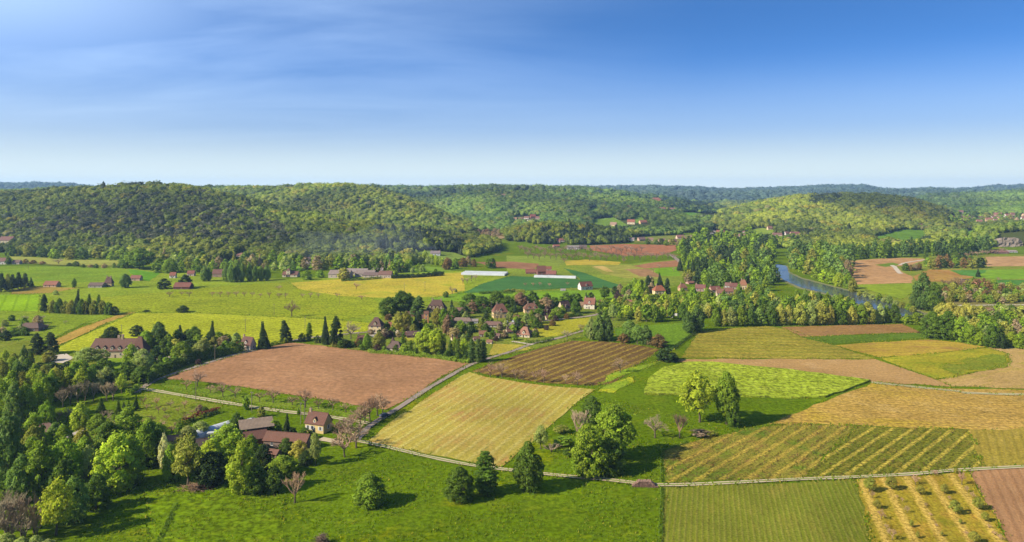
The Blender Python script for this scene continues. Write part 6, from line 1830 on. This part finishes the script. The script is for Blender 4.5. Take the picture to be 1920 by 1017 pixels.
for r_, lst in enumerate(ORCH):
    for i, (x, y, h, w, lf) in enumerate(lst):
        X, Y = z4(x, y); h, w = (h * .88, w * .85) if lf else (h * 1.15, w * 1.15)
        d = ("leafy" if h > 16 else "small leafy") if lf else ("bare" if h > 11 else "tiny bare")
        tree('airy' if lf else 'bare', X, Y, h, w, 'o' if lf else 't', f"{d} orchard tree, {ordinal(r_ + 1)} row from the drilled crop, {ordinal(i + 1)} from the track", "trees of the straw striped orchard", name="orchard_tree", hi=True)

# wood at the left, behind the drive
row("tall leafy tree", "on the left wood's edge above the drive", "left wood, lower edge",
    [(6,800,86,46,'g'),(28,806,84,44,'b'),(48,800,78,40,'g'),(64,792,70,38,'g'),(82,782,70,40,'g'),(20,770,70,40,'m'),(42,768,66,36,'o'),(2,760,70,40,'o')], 'bush', 'g', hi=True)
row("crowded green tree", "in the left wood below the courtyard", "left wood, middle",
    [(62,752,56,34,'l'),(78,756,58,34,'m'),(96,752,54,34,'g'),(108,744,52,32,'y'),(124,742,50,34,'l'),(140,738,56,44,'g'),(152,742,48,40,'l'),(172,734,44,30,'g'),(188,734,36,32,'s'),(205,732,30,26,'k'),(200,716,26,28,'s'),(216,724,28,28,'d')], 'bush', 'g', hi=True)
row("green tree", "at the upper left corner of the left wood", "left wood, upper corner",
    [(4,722,44,32,'o'),(18,712,40,28,'m'),(30,720,44,24,'b'),(42,706,38,20,'s'),(52,714,40,22,'d'),(66,716,32,26,'m'),(10,692,34,24,'l'),(26,694,30,22,'o'),(44,690,40,18,'n'),(58,684,24,16,'d'),(84,716,30,26,'o'),(102,722,30,24,'l')], 'bush', 'g', hi=True)
fill("shaded tree", "inside the left wood", "left wood, shaded inside", [(0,860),(60,850),(110,862),(200,850),(240,840),(250,870),(200,890),(100,900),(0,900)], 16, 62, 48, 'ggmdo', ('bush','oval'), True, 21)
row("leafy tree", "between the drive and the farm grove", "trees between drive and grove",
    [(192,850,44,40,'o'),(222,846,46,40,'m'),(245,838,40,36,'g'),(262,842,42,36,'m'),(282,838,44,40,'g'),(300,830,36,30,'m'),(236,818,26,22,'b'),(250,822,30,30,'o'),(205,830,36,30,'o'),(278,816,30,34,'m'),(335,812,18,18,'g'),(352,830,30,34,'s'),(376,816,26,34,'s'),(340,862,40,44,'o')], 'bush', 'g')
fill("garden tree", "in the gardens at the far left", "garden trees at the far left", [(0,612),(70,606),(76,622),(30,640),(0,640)], 9, 16, 20, 'dksgx', ('bush',), False, 22)
row("tree", "in the copse above the green pasture", "trees of the dark copse",
    [(84,586,34,18,'k','cedar'),(98,587,24,18,'o'),(110,588,28,16,'d'),(122,588,24,16,'o'),(132,589,26,16,'o'),(142,589,46,18,'c','cone'),(152,590,28,18,'d'),(160,590,24,14,'o'),(166,589,38,10,'d','col'),(176,590,26,18,'o'),(184,590,38,10,'d','col'),(194,590,26,18,'o'),(204,591,24,18,'d'),(214,591,16,20,'k')], 'bush', 'd')
row("dark conifer", "in the clump at the left edge of the pasture", "conifers at the left edge",
    [(2,548,34,20,'c','cedar'),(14,546,30,18,'o','oval'),(24,544,28,18,'c','cedar'),(34,542,30,16,'k','cedar'),(46,540,26,18,'c','cedar'),(58,538,18,12,'d','cone')], 'cedar', 'c')
row("small tree", "in the green pasture above the left gardens", "small trees of the left pasture",
    [(22,602,12,13,'d'),(80,600,8,10,'x','bare'),(74,616,12,12,'x','bare'),(88,617,10,10,'x','bare'),(46,608,16,16,'x','bare'),(122,608,7,8,'x','bare'),(104,553,8,12,'s')], 'bush', 'd', hi=False)

fill("park tree", "in the manor gardens above the lane hedge", "trees of the manor gardens", [(285,650),(330,640),(430,640),(452,650),(440,660),(380,674),(320,694),(285,704)], 26, 22, 24, 'dgkmdos', ('bush','oval','cedar'), False, 81, 0.75)
fill("park tree", "between courtyard and manor lawn", "trees below the manor lawn", [(130,702),(180,694),(250,704),(262,716),(200,716),(140,712)], 14, 22, 26, 'dgmso', ('bush',), False, 82, 0.75)
fill("hamlet tree", "between the houses of the hamlet", "trees between the hamlet houses", [(700,612),(790,598),(900,604),(1000,592),(1080,586),(1000,618),(930,640),(860,644),(810,626),(720,634)], 34, 17, 17, 'dgkmoxgs', ('bush','oval','cedar'), False, 83, 1.0)
# trees along the foot of the wooded hill and in its gardens
row("pale poplar", "in the cluster by the pasture below the hill", "pale poplars below the hill",
    [(383,528,28,16),(392,527,24,14),(424,529,32,16),(434,530,34,16),(444,529,34,16),(453,529,34,14),(468,528,32,16),(478,528,28,14),(490,527,28,16),(500,526,26,16)], 'oval', 'b', hi=True)
fill("leafy tree", "in the gardens at the foot of the left hill", "garden trees below the left hill", [(270,490),(420,494),(520,496),(600,500),(740,500),(780,508),(740,518),(620,506),(520,512),(400,516),(300,505)], 66, 22, 19, 'ggdmobsx', ('bush','oval','broad','cone'), False, 31, mass="mixed garden woodland at the foot of the left hill")
fill("leafy tree", "along the hill foot above the far pasture", "trees along the left hill foot", [(20,476),(120,482),(235,485),(235,490),(120,488),(20,482)], 26, 22, 24, 'ggdmo', ('bush','broad'), False, 32, mass="trees along the left hill foot")
row("dark conifer", "in the hedge row at the works", "conifers at the works",
    [(668,503,22,9),(676,505,22,9),(684,503,24,9),(706,503,18,9),(716,503,20,9),(724,504,18,8),(732,506,18,8),(740,510,18,9),(748,512,20,10)], 'cone', 'c', hi=False)
row("bush", "in the hedge line across the far pasture", "bushes across the far pasture",
    [(48,494,8,12,'r'),(62,495,7,14,'r'),(80,496,6,12,'u'),(110,497,12,16,'x','bare'),(142,500,10,14,'d'),(156,502,6,10,'d'),(180,503,8,10,'d'),(196,503,8,12,'x'),(214,503,9,8,'d'),(222,503,8,8,'d'),(130,499,6,12,'d'),(170,502,6,12,'x')], 'bush', 'd', hi=False)
fill("pale young tree", "in the pale strip of wood below the middle hill", "pale young trees below the middle hill", [(768,478),(800,486),(840,498),(826,500),(776,492),(755,482)], 24, 13, 11, 'slls', ('oval',), False, 33, mass="strip of pale young trees below the middle hill")
fill("tree", "in the brown and green clump beside the lone round tree", "clump left of the lone round tree", [(830,500),(870,494),(895,500),(870,505),(836,506)], 14, 16, 17, 'xdgoxr', ('bush',), False, 34)
row("tree", "by the corner of the pale meadow below the hill", "trees by the pale meadow",
    [(770,504,16,14,'d'),(785,506,12,12,'g'),(792,510,14,13,'s'),(817,512,8,8,'d'),(773,512,10,10,'s'),(762,510,14,12,'g')], 'bush', 'd', hi=False)

# wood between the far road and the river
fill("wooded bank tree", "in the wood between far road and river", "wood between far road and river", [(1278,462),(1330,452),(1410,452),(1450,466),(1452,496),(1440,520),(1400,528),(1340,522),(1300,516),(1280,500)], 110, 24, 20, 'ggdocmbdc', ('bush','oval','broad','cone','cedar'), False, 41, 0.6, mass="dense mixed wood between far road and river")
row("tall pine", "crowning the wood above the river", "pines above the river",
    [(1330,462,20,13),(1342,460,22,13),(1354,460,24,12),(1364,460,26,12),(1374,462,22,12),(1384,464,20,12),(1396,464,18,12),(1318,464,16,13)], 'cedar', 'c', hi=False)
fill("blue green tree", "on the river's left bank upstream", "upstream left bank trees", [(1436,502),(1450,520),(1456,535),(1430,540),(1400,532),(1414,516)], 26, 26, 20, 'bngb', ('oval','bush'), False, 42, 0.65, mass="blue green wood on the upstream left bank")
fill("riverside tree", "on the wooded point across the river", "trees of the wooded point across the river", [(1482,478),(1530,476),(1570,486),(1590,500),(1596,530),(1570,528),(1530,520),(1496,512),(1484,500)], 60, 28, 22, 'bngbomg', ('oval','bush','broad'), False, 43, 0.65, mass="blue green wood on the point across the river")
row("bright tree", "at the water line of the wooded point", "bright trees at the water line",
    [(1530,522,20,20,'m'),(1545,528,22,22,'l'),(1560,532,24,24,'m'),(1575,538,26,24,'l'),(1590,542,28,22,'g'),(1598,548,26,18,'o'),(1588,522,34,22,'x'),(1578,512,30,20,'o')], 'bush', 'm')
fill("dark tall tree", "in the wood line behind the tan field", "wood line behind the tan field", [(1540,478),(1600,476),(1680,473),(1740,471),(1800,468),(1850,466),(1850,476),(1780,480),(1700,482),(1600,488),(1560,490)], 70, 25, 18, 'dndgkdn', ('oval','bush','col'), False, 44, 0.6, mass="dark wood line behind the tan field")
row("shrub", "on the near bank beside the bright meadow", "shrubs of the near river bank",
    [(1612,556,10,12,'o'),(1624,558,12,14,'s'),(1636,562,10,14,'s'),(1648,564,14,14,'g'),(1660,568,10,16,'s'),(1668,570,16,12,'b'),(1680,574,10,16,'s'),(1692,578,12,16,'o'),(1704,582,12,16,'g'),(1712,586,12,14,'o')], 'bush', 's', hi=False)
fill("hedgerow tree", "in the wide hedge across the river", "wide hedge across the river", [(1732,502),(1760,494),(1820,492),(1848,496),(1846,503),(1800,505),(1740,507)], 34, 17, 15, 'dgokdr', ('bush','oval'), False, 45, 0.6, mass="wide hedge behind the green field across the river")
row("shrub", "at the left end of the wide hedge across the river", "shrubs left of the wide hedge", [(1697,508,14,13,'d'),(1708,508,12,10,'r'),(1716,507,12,10,'x'),(1724,506,13,10,'r'),(1700,500,6,8,'d')], 'bush', 'd', hi=False)
fill("scrub tree", "in the orchard scrub across the river", "orchard scrub across the river", [(1770,545),(1800,538),(1960,540),(1960,566),(1860,570),(1770,566)], 90, 13, 15, 'ogsoxdor', ('bush','oval'), False, 46, 0.6, mass="mixed orchard scrub across the river")
row("russet tree", "beside the dark roofed barn in the scrub", "russet trees by the scrub barn", [(1770,536,12,14),(1780,540,16,18),(1790,542,20,22),(1800,544,20,20),(1796,532,12,14)], 'bare', 'r', hi=False)

# the grove along the near bank of the river
row("pale yellow poplar", "in the front line of the riverside grove", "pale poplars of the grove front",
    [(1342,612,34,20,'g'),(1356,612,30,20,'y'),(1372,612,34,24,'s'),(1390,612,36,24,'g'),(1408,612,32,20,'d'),(1424,611,34,24,'b'),(1446,611,34,22,'d'),(1462,610,38,26,'y'),(1478,610,34,18,'y'),(1500,610,40,30,'y'),(1519,610,40,26,'s'),(1540,609,42,34,'y'),(1557,609,36,18,'y'),(1576,609,34,24,'d'),(1597,608,34,24,'y'),(1616,608,36,26,'g'),(1628,607,40,30,'y'),(1650,606,34,22,'s'),(1662,605,30,18,'g')], 'oval', 'y')
fill("grove tree", "in the grove behind the pale front", "riverside grove, behind the front", [(1330,598),(1400,598),(1480,598),(1560,598),(1600,600),(1600,590),(1560,584),(1500,577),(1440,574),(1390,576),(1330,582)], 78, 29, 22, 'gbnggsyd', ('oval','bush'), False, 51, 0.62)
fill("grove tree", "in the riverside grove by the caravans", "riverside grove by the caravans", [(1200,606),(1330,598),(1330,578),(1270,578),(1230,588),(1190,596)], 38, 32, 22, 'ggmlyd', ('oval','broad'), False, 52, 0.65)
fill("pale green tree", "in the upper riverside grove", "light upper grove", [(1230,592),(1300,582),(1380,580),(1430,576),(1436,586),(1380,594),(1300,598)], 40, 21, 19, 'llyysm', ('oval','broad'), False, 53, 0.62)
fill("garden tree", "between lane and riverside grove", "trees between lane and grove", [(1110,578),(1160,566),(1220,562),(1290,560),(1300,572),(1230,586),(1180,600),(1120,596)], 46, 16, 17, 'dgmgolds', ('bush','oval','broad','cedar'), False, 54, 0.62, mass="mixed trees between the village lane and the riverside grove")
fill("garden tree", "by the orange hipped roof", "trees by the orange roof", [(1150,552),(1200,536),(1222,538),(1222,554),(1180,562)], 17, 17, 15, 'dgglkx', ('bush','oval'), False, 55, 0.65)
fill("garden tree", "among the roofs of the riverside hamlet", "trees of the riverside hamlet", [(1296,560),(1330,556),(1400,556),(1440,550),(1430,568),(1330,576)], 18, 11, 12, 'gggolm', ('bush','oval'), False, 56, 0.7)
fill("garden tree", "behind the houses of the hamlet", "trees behind the hamlet houses", [(880,590),(940,582),(1080,574),(1090,568),(960,572),(880,578)], 22, 20, 24, 'dddgku', ('bush',), False, 57, 0.7, mass="tree belt behind the houses of the hamlet")
fill("garden shrub", "in the hamlet gardens", "garden shrubs of the hamlet", [(700,600),(780,600),(900,612),(960,596),(1080,592),(1000,640),(930,642),(860,640),(830,620),(720,640),(680,640)], 60, 10, 13, 'dgkmrxpo', ('bush',), False, 58, 1.0)
fill("hedge tree", "above the brown field", "mixed hedge above the brown field", [(590,640),(640,644),(730,658),(860,672),(880,682),(800,668),(700,660),(600,648)], 36, 12, 14, 'dgkdoz'.replace('z', 'd'), ('bush',), False, 59, 0.8, mass="mixed hedge growth above the brown field")
row("tall grove tree", "at the river edge of the grove", "river edge of the grove", [(1496,575,30,20,'g'),(1510,577,32,20,'b'),(1524,578,28,20,'y'),(1538,580,30,20,'n'),(1552,582,32,20,'g'),(1566,584,30,20,'b'),(1580,586,32,18,'n'),(1590,590,34,12,'d','col')], "oval")
fill("sheltering tree", "behind the riverside hamlet", "trees behind the riverside hamlet", [(1282,524),(1300,534),(1350,538),(1400,534),(1440,526),(1440,514),(1360,524)], 30, 22, 17, 'gmdobcd', ('bush','oval','cedar'), False, 71, 0.65, mass="wood behind the riverside hamlet")
row("rounded garden tree", "between the riverside roofs", "trees between the riverside roofs", [(1300,556,18,14,'g'),(1326,558,16,14,'m'),(1333,546,18,14,'d'),(1356,562,14,13,'g'),(1384,558,14,12,'d'),(1386,548,16,11,'g'),(1404,552,18,16,'o'),(1412,546,20,16,'b'),(1424,556,22,18,'g'),(1436,546,24,18,'m'),(1440,560,20,16,'b'),(1310,563,13,13,'l')], 'bush', 'g', hi=False)
# right bank wood
row("rounded green tree", "at the field edge of the right hand wood", "field edge of the right wood",
    [(1800,640,44,36,'g'),(1822,645,34,26,'g'),(1838,648,26,22,'m'),(1860,652,42,30,'d'),(1878,654,28,20,'k'),(1896,650,26,26,'m'),(1912,654,30,24,'g'),(1930,656,34,26,'d')], 'bush', 'g')
row("golden tree", "behind the two large dark trees of the right wood", "golden trees of the right wood",
    [(1768,610,40,30),(1784,612,44,34),(1798,616,40,26),(1812,612,42,28),(1826,606,32,26),(1840,604,30,24)], 'broad', 'y')
fill("mixed tree", "in the right hand riverside wood", "right hand riverside wood", [(1800,626),(1850,634),(1960,640),(1960,596),(1880,596),(1830,600)], 56, 26, 22, 'gogxsmyd', ('bush','oval','airy'), False, 61, 0.62)
fill("village tree", "around the village below the right hill", "trees around the right village", [(1770,408),(1840,408),(1960,410),(1960,430),(1850,430),(1790,430)], 75, 11, 13, 'ggdmo', ('bush',), False, 62, 0.8, mass="trees around the right village")
fill("hill garden tree", "between the houses of the hillside hamlet", "hillside hamlet trees", [(1170,456),(1260,458),(1420,452),(1510,446),(1500,456),(1420,462),(1260,462)], 40, 10, 11, 'dgkox', ('bush','oval'), False, 63, 0.8, mass="garden trees between the hillside houses")

# the far bare orchard, a grey brown haze of trees
row("bare far walnut", "in the front of the far bare orchard", "far bare orchard",
    [(990 + i * 10.5, 484 + (i % 3) * 2.0 + max(0, 2 - abs(i - 14) * .2), 13, 13) for i in range(27)], 'bare', 'u', hi=False)
row("bare far walnut", "at the back of the far bare orchard", "far bare orchard",
    [(975 + i * 9.5, 472 + (i % 3) * 2.2, 12, 13) for i in range(25)], 'bare', 'u', hi=False)
row("bare far walnut", "in the right hand far orchard", "right hand far bare orchard",
    [(1806 + i * 9, 482 - i * 1.0 + (i % 2) * 2, 9, 12) for i in range(9)], 'bare', 'u', hi=False)
fill("bare tree", "in the brown clearing on the middle hill", "bare trees of the brown clearing", [(884,438),(935,438),(948,446),(905,446)], 22, 9, 10, 'ux', ('bush',), False, 64, 0.8, mass="bare trees of the brown clearing")

# ------------------------------------------------------------------ hedges
def hedge(label, pts, h, w, c, top=None, seed=1, name="hedge"):
    rng = np.random.default_rng(seed)
    P = [unproject(*p) for p in pts]
    segs = [(P[i], P[i+1], (P[i+1]-P[i]).length) for i in range(len(P)-1)]
    tot = sum(s[2] for s in segs); n = int(min(9000, tot * (h + w) * 9))
    o0 = P[0]
    C_, N_ = [], []
    lens = np.array([s[2] for s in segs]); which = rng.choice(len(segs), n, p=lens / lens.sum())
    t = rng.random(n)
    a = np.array([s[0][:] for s in segs])[which]; b = np.array([s[1][:] for s in segs])[which]
    base = a + (b - a) * t[:, None]; d = (b - a); d[:, 2] = 0; d /= np.linalg.norm(d, axis=1)[:, None]
    nr = np.stack([-d[:, 1], d[:, 0], 0 * d[:, 0]], 1)
    ang = rng.uniform(0, math.pi, n)
    und = 1 + 0.16 * np.sin(base[:, 0] * .9 + base[:, 1] * .4) + 0.12 * np.sin(base[:, 0] * .31 - base[:, 1] * .7 + 2)
    cx = np.sign(np.cos(ang)) * np.abs(np.cos(ang)) ** .5 * w / 2; cz = np.abs(np.sin(ang)) ** .5 * h * und * np.where(rng.random(n) < .5, 1, rng.random(n))
    p = base + nr * cx[:, None]; p[:, 2] += cz
    nn = nr * np.cos(ang)[:, None]; nn[:, 2] += np.sin(ang); nn += rng.normal(size=nn.shape) * .4; nn /= np.linalg.norm(nn, axis=1)[:, None]
    t1 = np.cross(nn, rng.normal(size=nn.shape)); t1 /= np.linalg.norm(t1, axis=1)[:, None]; t2 = np.cross(nn, t1)
    s = (0.28 * rng.uniform(.6, 1.4, n))[:, None] * max(.8, min(1.6, h / 2))
    V = np.stack([p + t1*s, p + t2*s*.8, p - t1*s, p - t2*s*.8], 1).reshape(-1, 3) - np.array(o0[:])
    col = np.array(alb(LC[c], LEAFK)) * rng.uniform(.75, 1.25, n)[:, None]
    if top:
        k = (cz > h * .62) & (((base[:, 0] * .13 + base[:, 1] * .05) % 3.0) < 2.2); col[k] = np.array(alb(LC[top] if isinstance(top, str) else top, LEAFK)) * rng.uniform(.75, 1.25, k.sum())[:, None]
    me = np_mesh(name, V, np.arange(4*n).reshape(-1, 4), np.repeat(col, 4, 0), [LEAF])
    o = bpy.data.objects.new(name, me); COL.objects.link(o); o.location = o0
    tag(o, label, "hedge")
hedge("long dark clipped hedge along the lane beside the brown field", [(268,722),(300,702),(350,682),(400,670),(455,659)], 5.2, 4.6, 'd', seed=2)
hedge("dark conifer hedge below the white courtyard", [(70,702),(95,704),(132,700)], 5.5, 3.5, 'c', seed=3)
hedge("burgundy topped hedge beside the farm polytunnel", [(330,801),(360,789),(410,773)], 2.4, 2.0, 'd', (112, 50, 44), seed=4)
hedge("low green hedge along the top of the brown field", [(690,662),(760,666),(830,674),(880,682)], 2.2, 2.2, 'g', seed=5)
hedge("clipped hedge along the village road by the hay lot", [(1010,600),(1050,597),(1092,593)], 2.6, 2.4, 'd', seed=6)
hedge("hedge round the salmon roofed house's garden", [(985,645),(1015,644),(1036,637)], 2.0, 2.0, 'd', seed=7)
hedge("long dark hedge at the right of the works", [(734,523),(780,521),(832,517)], 4.2, 4.0, 'k', seed=8)
hedge("dark hedge at the upper left of the brown field", [(490,652),(520,646),(546,641)], 2.2, 2.0, 'd', seed=9)
hedge("hedge at the left foot of the works", [(640,528),(680,526),(716,523)], 2.4, 3.0, 'd', seed=10)
hedge("short green hedge at the lane fork", [(240,742),(250,736),(258,729)], 2.8, 2.4, 'm', seed=11)
hedge("dark hedge in the far left garden", [(-10,632),(20,632),(50,628)], 3.0, 3.0, 'd', seed=12)
hedge("dark hedge strip behind the pasture", [(900,552),(930,550),(960,551)], 2.2, 4.0, 'd', seed=13)
hedge("dark hedge strip at the right of the pasture", [(945,550),(965,548),(984,549)], 2.8, 3.0, 'o', seed=14)
hedge("dark hedge behind the cream hipped house", [(880,588),(960,586),(1040,577),(1090,568)], 4.0, 4.0, 'd', seed=15)
hedge("ditch hedge at the paddock corner", [(1262,656),(1280,642),(1305,625)], 1.4, 2.5, 'k', seed=16)
hedge("dark grass edge beside the drilled crop", [(1242,916),(1240,960),(1238,1020)], 0.7, 1.2, 'd', seed=17)
hedge("dark rough grass line across the lower left meadow", [(331,945),(312,985),(290,1030)], 0.55, 1.3, 'd', seed=19)
hedge("rough grass line between meadow and vineyard", [(1242,905),(1240,880),(1243,846),(1290,830)], 0.8, 1.0, 'd', seed=18)

# brush piles, a log stack, poles
def pile(label, x, y, wpx, hpx, c, seed, name="brush_pile"):
    p = unproject(x, y); pm = F / p.y; w, h = wpx / pm, hpx / pm
    rng = random.Random(seed); m = MB()
    for i in range(260):
        a = rng.uniform(0, 6.283); r = abs(rng.gauss(0, .45)); 
        if r > 1: continue
        x0, y0 = math.cos(a)*r*w/2, math.sin(a)*r*w/4; z0 = (1 - r*r)*h*rng.uniform(.2, 1)
        b = rng.uniform(0, 6.283); l = rng.uniform(.8, 1.8)
        m.tube((x0, y0, max(0, z0 - .2)), (x0 + math.cos(b)*l, y0 + math.sin(b)*l, max(.02, z0 + rng.uniform(-.3, .4))), rng.uniform(.05, .14), .03, 4)
    o = m.build(name, [TWIG]); o.location = p; o.color = alb(c) + (1,); tag(o, label, "pile"); return o
pile("wide pinkish brush pile at the edge of the farm grove", 362, 920, 76, 14, (190, 150, 110), 1)
pile("dark reddish brush heap beside the wide pile", 384, 916, 30, 10, (130, 70, 56), 2)
pile("heap of dead branches at the bottom edge of the meadow", 603, 1020, 36, 18, (130, 105, 80), 3)
def logstack():
    p = flat(1209, 912); m = MB(); rng = random.Random(4)
    for k in range(5):
        for i in range(17 - 2*k):
            x = -4.0 + i*.5 + k*.5; z = .25 + k*.36
            m.tube((x + rng.uniform(-.1, .1), -1.0 + rng.uniform(-.2, .2), z), (x + rng.uniform(-.1, .1), 1.0 + rng.uniform(-.2, .2), z), .24, .24, 7)
            m.tube((x, 1.0, z), (x, -1.0, z), .2, .2, 7)
    o = m.build("log_stack", [simple("cut_wood", (176, 140, 120), .9, .45, 1.6)]); o.location = p; o.rotation_euler = (0, 0, R(-4)); tag(o, "stack of pale cut logs beside the farm track", "log stack")
logstack()
def pole_mesh():
    a = MB(); a.tube((0, 0, -.5), (0, 0, 9), .16, .11, 7)
    b = MB(); b.box(-.9, -.06, 8.3, .9, .06, 8.45)
    c = MB(); c.tube((0, 0, 0), (0, 0, .22), .06, .05, 6)
    W_ = simple("pole_wood", (150, 135, 118), .9, .15, 2)
    return a.mesh("pole", [W_]), b.mesh("crossarm", [W_]), c.mesh("insulator", [FRAME])
PM = pole_mesh()
POLES = [(228,634),(514,592),(637,571),(572,618),(758,549),(797,546),(367,751),(472,772),(571,788),(1214,580),(403,676),(921,586),(44,530),(53,506),(322,530),(560,510),(460,623),(273,665),(1026,602),(990,640),(93,752),(564,795)]
for i, (x, y) in enumerate(sorted(POLES)):
    p = unproject(x, y); r_ = empty("utility_pole", p, _tr.uniform(0, 3)); tag(r_, f"thin wooden utility pole, {ordinal(i + 1)} from the left of the valley", "utility pole", "utility poles across the valley")
    part("pole", PM[0], r_); part("crossarm", PM[1], r_)
    for q in (-.7, 0, .7): part("insulator", PM[2], r_, (q, 0, 8.45))
# caravans under the poplars
for i, (x, y) in enumerate([(1224,594),(1258,596),(1266,593),(1276,598),(1292,594),(1400,604),(1480,602),(1262,592)]):
    caravan(x, y, _tr.uniform(0, 180), f"white caravan under the riverside grove, {ordinal(i + 1)} of the camp", "caravans under the grove", 0.85)
# ------------------------------------------------------------------ the woods
CLEAR += [[(1778,403),(1935,403),(1935,420),(1778,420)], [(1145,414),(1220,412),(1222,426),(1145,428)], [(960,406),(1016,406),(1016,416),(960,417)]]
EXTRA_WOOD += [
 [(20,478),(120,483),(235,486),(300,494),(420,496),(560,499),(700,498),(790,496),(880,484),(935,470),(935,450),(820,440),(600,440),(300,440),(20,440)],
 [(950,450),(1000,458),(1100,460),(1180,456),(1260,458),(1400,452),(1400,440),(1180,440),(950,440)],
 [(1440,462),(1500,470),(1600,472),(1740,468),(1860,464),(1860,440),(1600,440),(1440,445)],
 [(1280,458),(1440,455),(1440,445),(1280,448)],
]
forest("wooded_hillside", "spring woodland covering the near hills", 880, 1500, 6.6, 10.0, PUFF, 1)
forest("wooded_hills", "spring woodland covering the middle hills", 1500, 2500, 8.6, 12.5, PUFFL, 2)
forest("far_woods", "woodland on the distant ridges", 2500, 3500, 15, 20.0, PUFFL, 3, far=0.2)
forest("far_woods", "far ridge woodland with blue haze put into its leaf colour", 3500, 6300, 26, 30.0, PUFFL, 4, far=0.75)

# ------------------------------------------------------------------ the air
def haze():
    m = bpy.data.materials.new("haze"); m.use_nodes = True
    nt = m.node_tree; nt.nodes.clear()
    out = nt.nodes.new('ShaderNodeOutputMaterial'); v = nt.nodes.new('ShaderNodeVolumePrincipled')
    v.inputs['Color'].default_value = (0.42, 0.66, 1.0, 1)
    v.inputs['Density'].default_value = HAZE
    v.inputs['Anisotropy'].default_value = 0.1
    nt.links.new(v.outputs[0], out.inputs['Volume'])
    b = MB(); b.box(-13000, -700, -1.5, 13000, 9700, 200)
    o = b.build("haze", [m]); tag(o, "thin blue valley haze", None, None, 'stuff')
HAZE = 5.8e-5
haze()
def smoke():
    p = unproject(690, 496)
    m = bpy.data.materials.new("smoke"); m.use_nodes = True
    nt = m.node_tree; nt.nodes.clear()
    out = nt.nodes.new('ShaderNodeOutputMaterial'); v = nt.nodes.new('ShaderNodeVolumePrincipled')
    v.inputs['Color'].default_value = (0.75, 0.85, 1.0, 1); v.inputs['Density'].default_value = 0.0009
    nt.links.new(v.outputs[0], out.inputs['Volume'])
    bm = bmesh.new(); bmesh.ops.create_icosphere(bm, subdivisions=4, radius=1.0)
    for q in bm.verts:
        k = 1 + .18 * math.sin(q.co.x * 5 + q.co.y * 2) + .12 * math.sin(q.co.z * 7 + q.co.x * 3)
        q.co = Vector((q.co.x * 95 * k, q.co.y * 40 * k, q.co.z * 24 * k))
    me = bpy.data.meshes.new("smoke"); bm.to_mesh(me); bm.free(); me.materials.append(m)
    o = bpy.data.objects.new("smoke", me); COL.objects.link(o); o.location = (p.x, p.y + 25, p.z + 23)
    tag(o, "thin blue bonfire smoke drifting along the foot of the hill", None, None, 'stuff')
smoke()
scene.cycles.volume_bounces = 0
scene.cycles.max_bounces = 6
scene.cycles.transparent_max_bounces = 8
print("TREES", NT[0], "objects", len(bpy.data.objects))

for o in COL.objects:
    if o.parent is None and o.get("label") and len(o["label"].split()) > 16: print("LONG", o["label"])
